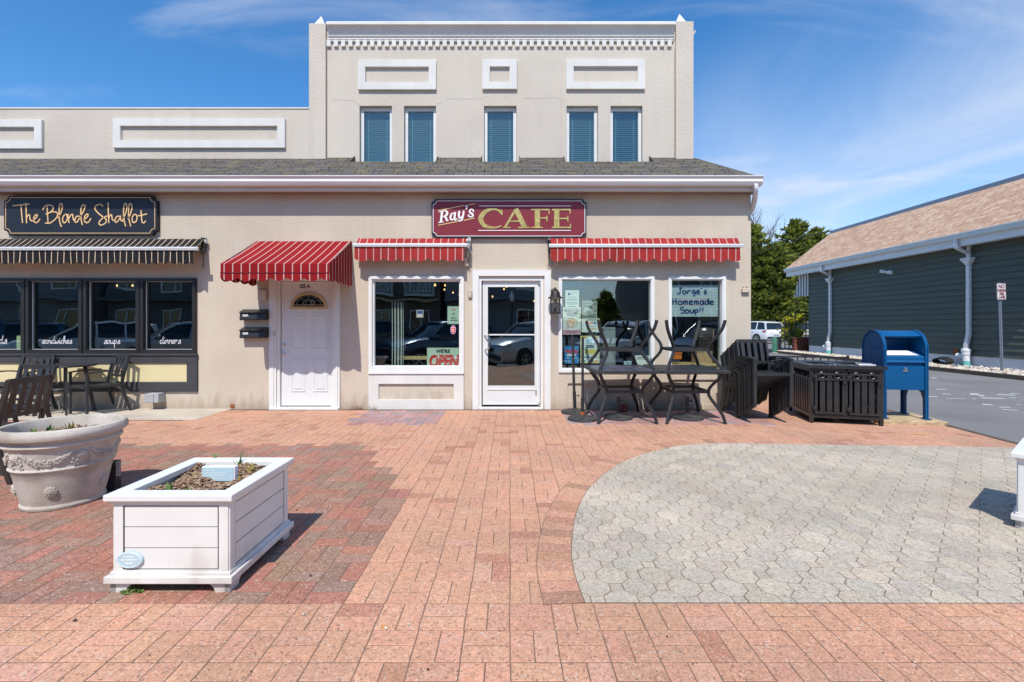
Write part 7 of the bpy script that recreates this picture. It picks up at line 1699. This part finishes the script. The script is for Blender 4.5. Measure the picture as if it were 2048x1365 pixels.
def mth(op, a, b=None, c=None, clamp=False):
    n = nd(t, 'ShaderNodeMath', operation=op); n.use_clamp = clamp
    for i, x in enumerate((a, b, c)):
        if x is None: continue
        if isinstance(x, (int, float)): n.inputs[i].default_value = x
        else: L(x, n.inputs[i])
    return n.outputs[0]
# cirrus on a high plane: direction divided by height
zz = mth('ADD', mth('MAXIMUM', sp.outputs[2], 0.0), .12); ux = mth('DIVIDE', sp.outputs[0], zz); uy = mth('DIVIDE', sp.outputs[1], zz)
cb = nd(t, 'ShaderNodeCombineXYZ'); L(ux, cb.inputs[0]); L(uy, cb.inputs[1])
def cloud(scale, rot, lo, hi, seed, st=(1, 1, 1), dist=.6):
    mp = nd(t, 'ShaderNodeMapping'); mp.inputs['Rotation'].default_value = (0, 0, rot); mp.inputs['Scale'].default_value = st; mp.inputs['Location'].default_value = (seed, seed * .7, 0); L(cb.outputs[0], mp.inputs[0])
    n = nd(t, 'ShaderNodeTexNoise'); n.inputs['Scale'].default_value = scale; n.inputs['Detail'].default_value = 9; n.inputs['Roughness'].default_value = .58; n.inputs['Distortion'].default_value = dist; L(mp.outputs[0], n.inputs['Vector'])
    r = nd(t, 'ShaderNodeMapRange', interpolation_type='SMOOTHSTEP'); r.inputs[1].default_value = lo; r.inputs[2].default_value = hi; L(n.outputs['Fac'], r.inputs[0]); return r.outputs[0]
az = mth('DIVIDE', sp.outputs[0], mth('MAXIMUM', sp.outputs[1], .15))
el = mth('DIVIDE', sp.outputs[2], mth('MAXIMUM', sp.outputs[1], .15)); fd = mth('SUBTRACT', mth('MULTIPLY_ADD', az, .465, .16), el)
right = nd(t, 'ShaderNodeMapRange', interpolation_type='SMOOTHSTEP'); right.inputs[1].default_value = -.30; right.inputs[2].default_value = .26; L(fd, right.inputs[0])
r2_ = nd(t, 'ShaderNodeMapRange', interpolation_type='SMOOTHSTEP'); r2_.inputs[1].default_value = .1; r2_.inputs[2].default_value = .5; L(az, r2_.inputs[0])
veil = mth('MULTIPLY', mth('MULTIPLY', mth('MULTIPLY_ADD', cloud(1.1, .6, .30, .68, 3.1, (1, .42, 1)), .72, .30), right.outputs[0]), r2_.outputs[0])
wisp = mth('MULTIPLY', cloud(1.1, -.55, .50, .78, 5.3, (.8, 2.0, 1), .8), .38)
cl = mth('MULTIPLY', mth('ADD', mth('MULTIPLY', veil, .80), wisp, None, True), .85)
hs = nd(t, 'ShaderNodeHueSaturation'); hs.inputs['Saturation'].default_value = 1.30; hs.inputs['Value'].default_value = 1.62; L(sk.outputs[0], hs.inputs['Color'])
mx = nd(t, 'ShaderNodeMix', data_type='RGBA'); L(cl, mx.inputs[0]); L(hs.outputs[0], mx.inputs[6]); mx.inputs[7].default_value = CLOUD
L(mx.outputs[2], bg.inputs[0]); bg.inputs[1].default_value = SKY_S
cam = bpy.data.cameras.new('camera'); cam.sensor_width = 36; cam.lens = FX / 2048 * 36; cam.shift_x = (1024 - PX) / 2048; cam.shift_y = (PY - 682.5) / 2048; cam.clip_start = .05; cam.clip_end = 3000
cob = bpy.data.objects.new('camera', cam); COL.objects.link(cob); cob.location = (0, -CD, CH); cob.rotation_euler = (pi / 2, 0, 0); SC.camera = cob
SC.view_settings.view_transform = 'Standard'; SC.view_settings.look = 'None'; SC.view_settings.exposure = EXPO; SC.view_settings.gamma = 1
SC.render.resolution_x = 1024; SC.render.resolution_y = 682
SC.cycles.max_bounces = 8; SC.cycles.transparent_max_bounces = 12; SC.cycles.use_denoising = True
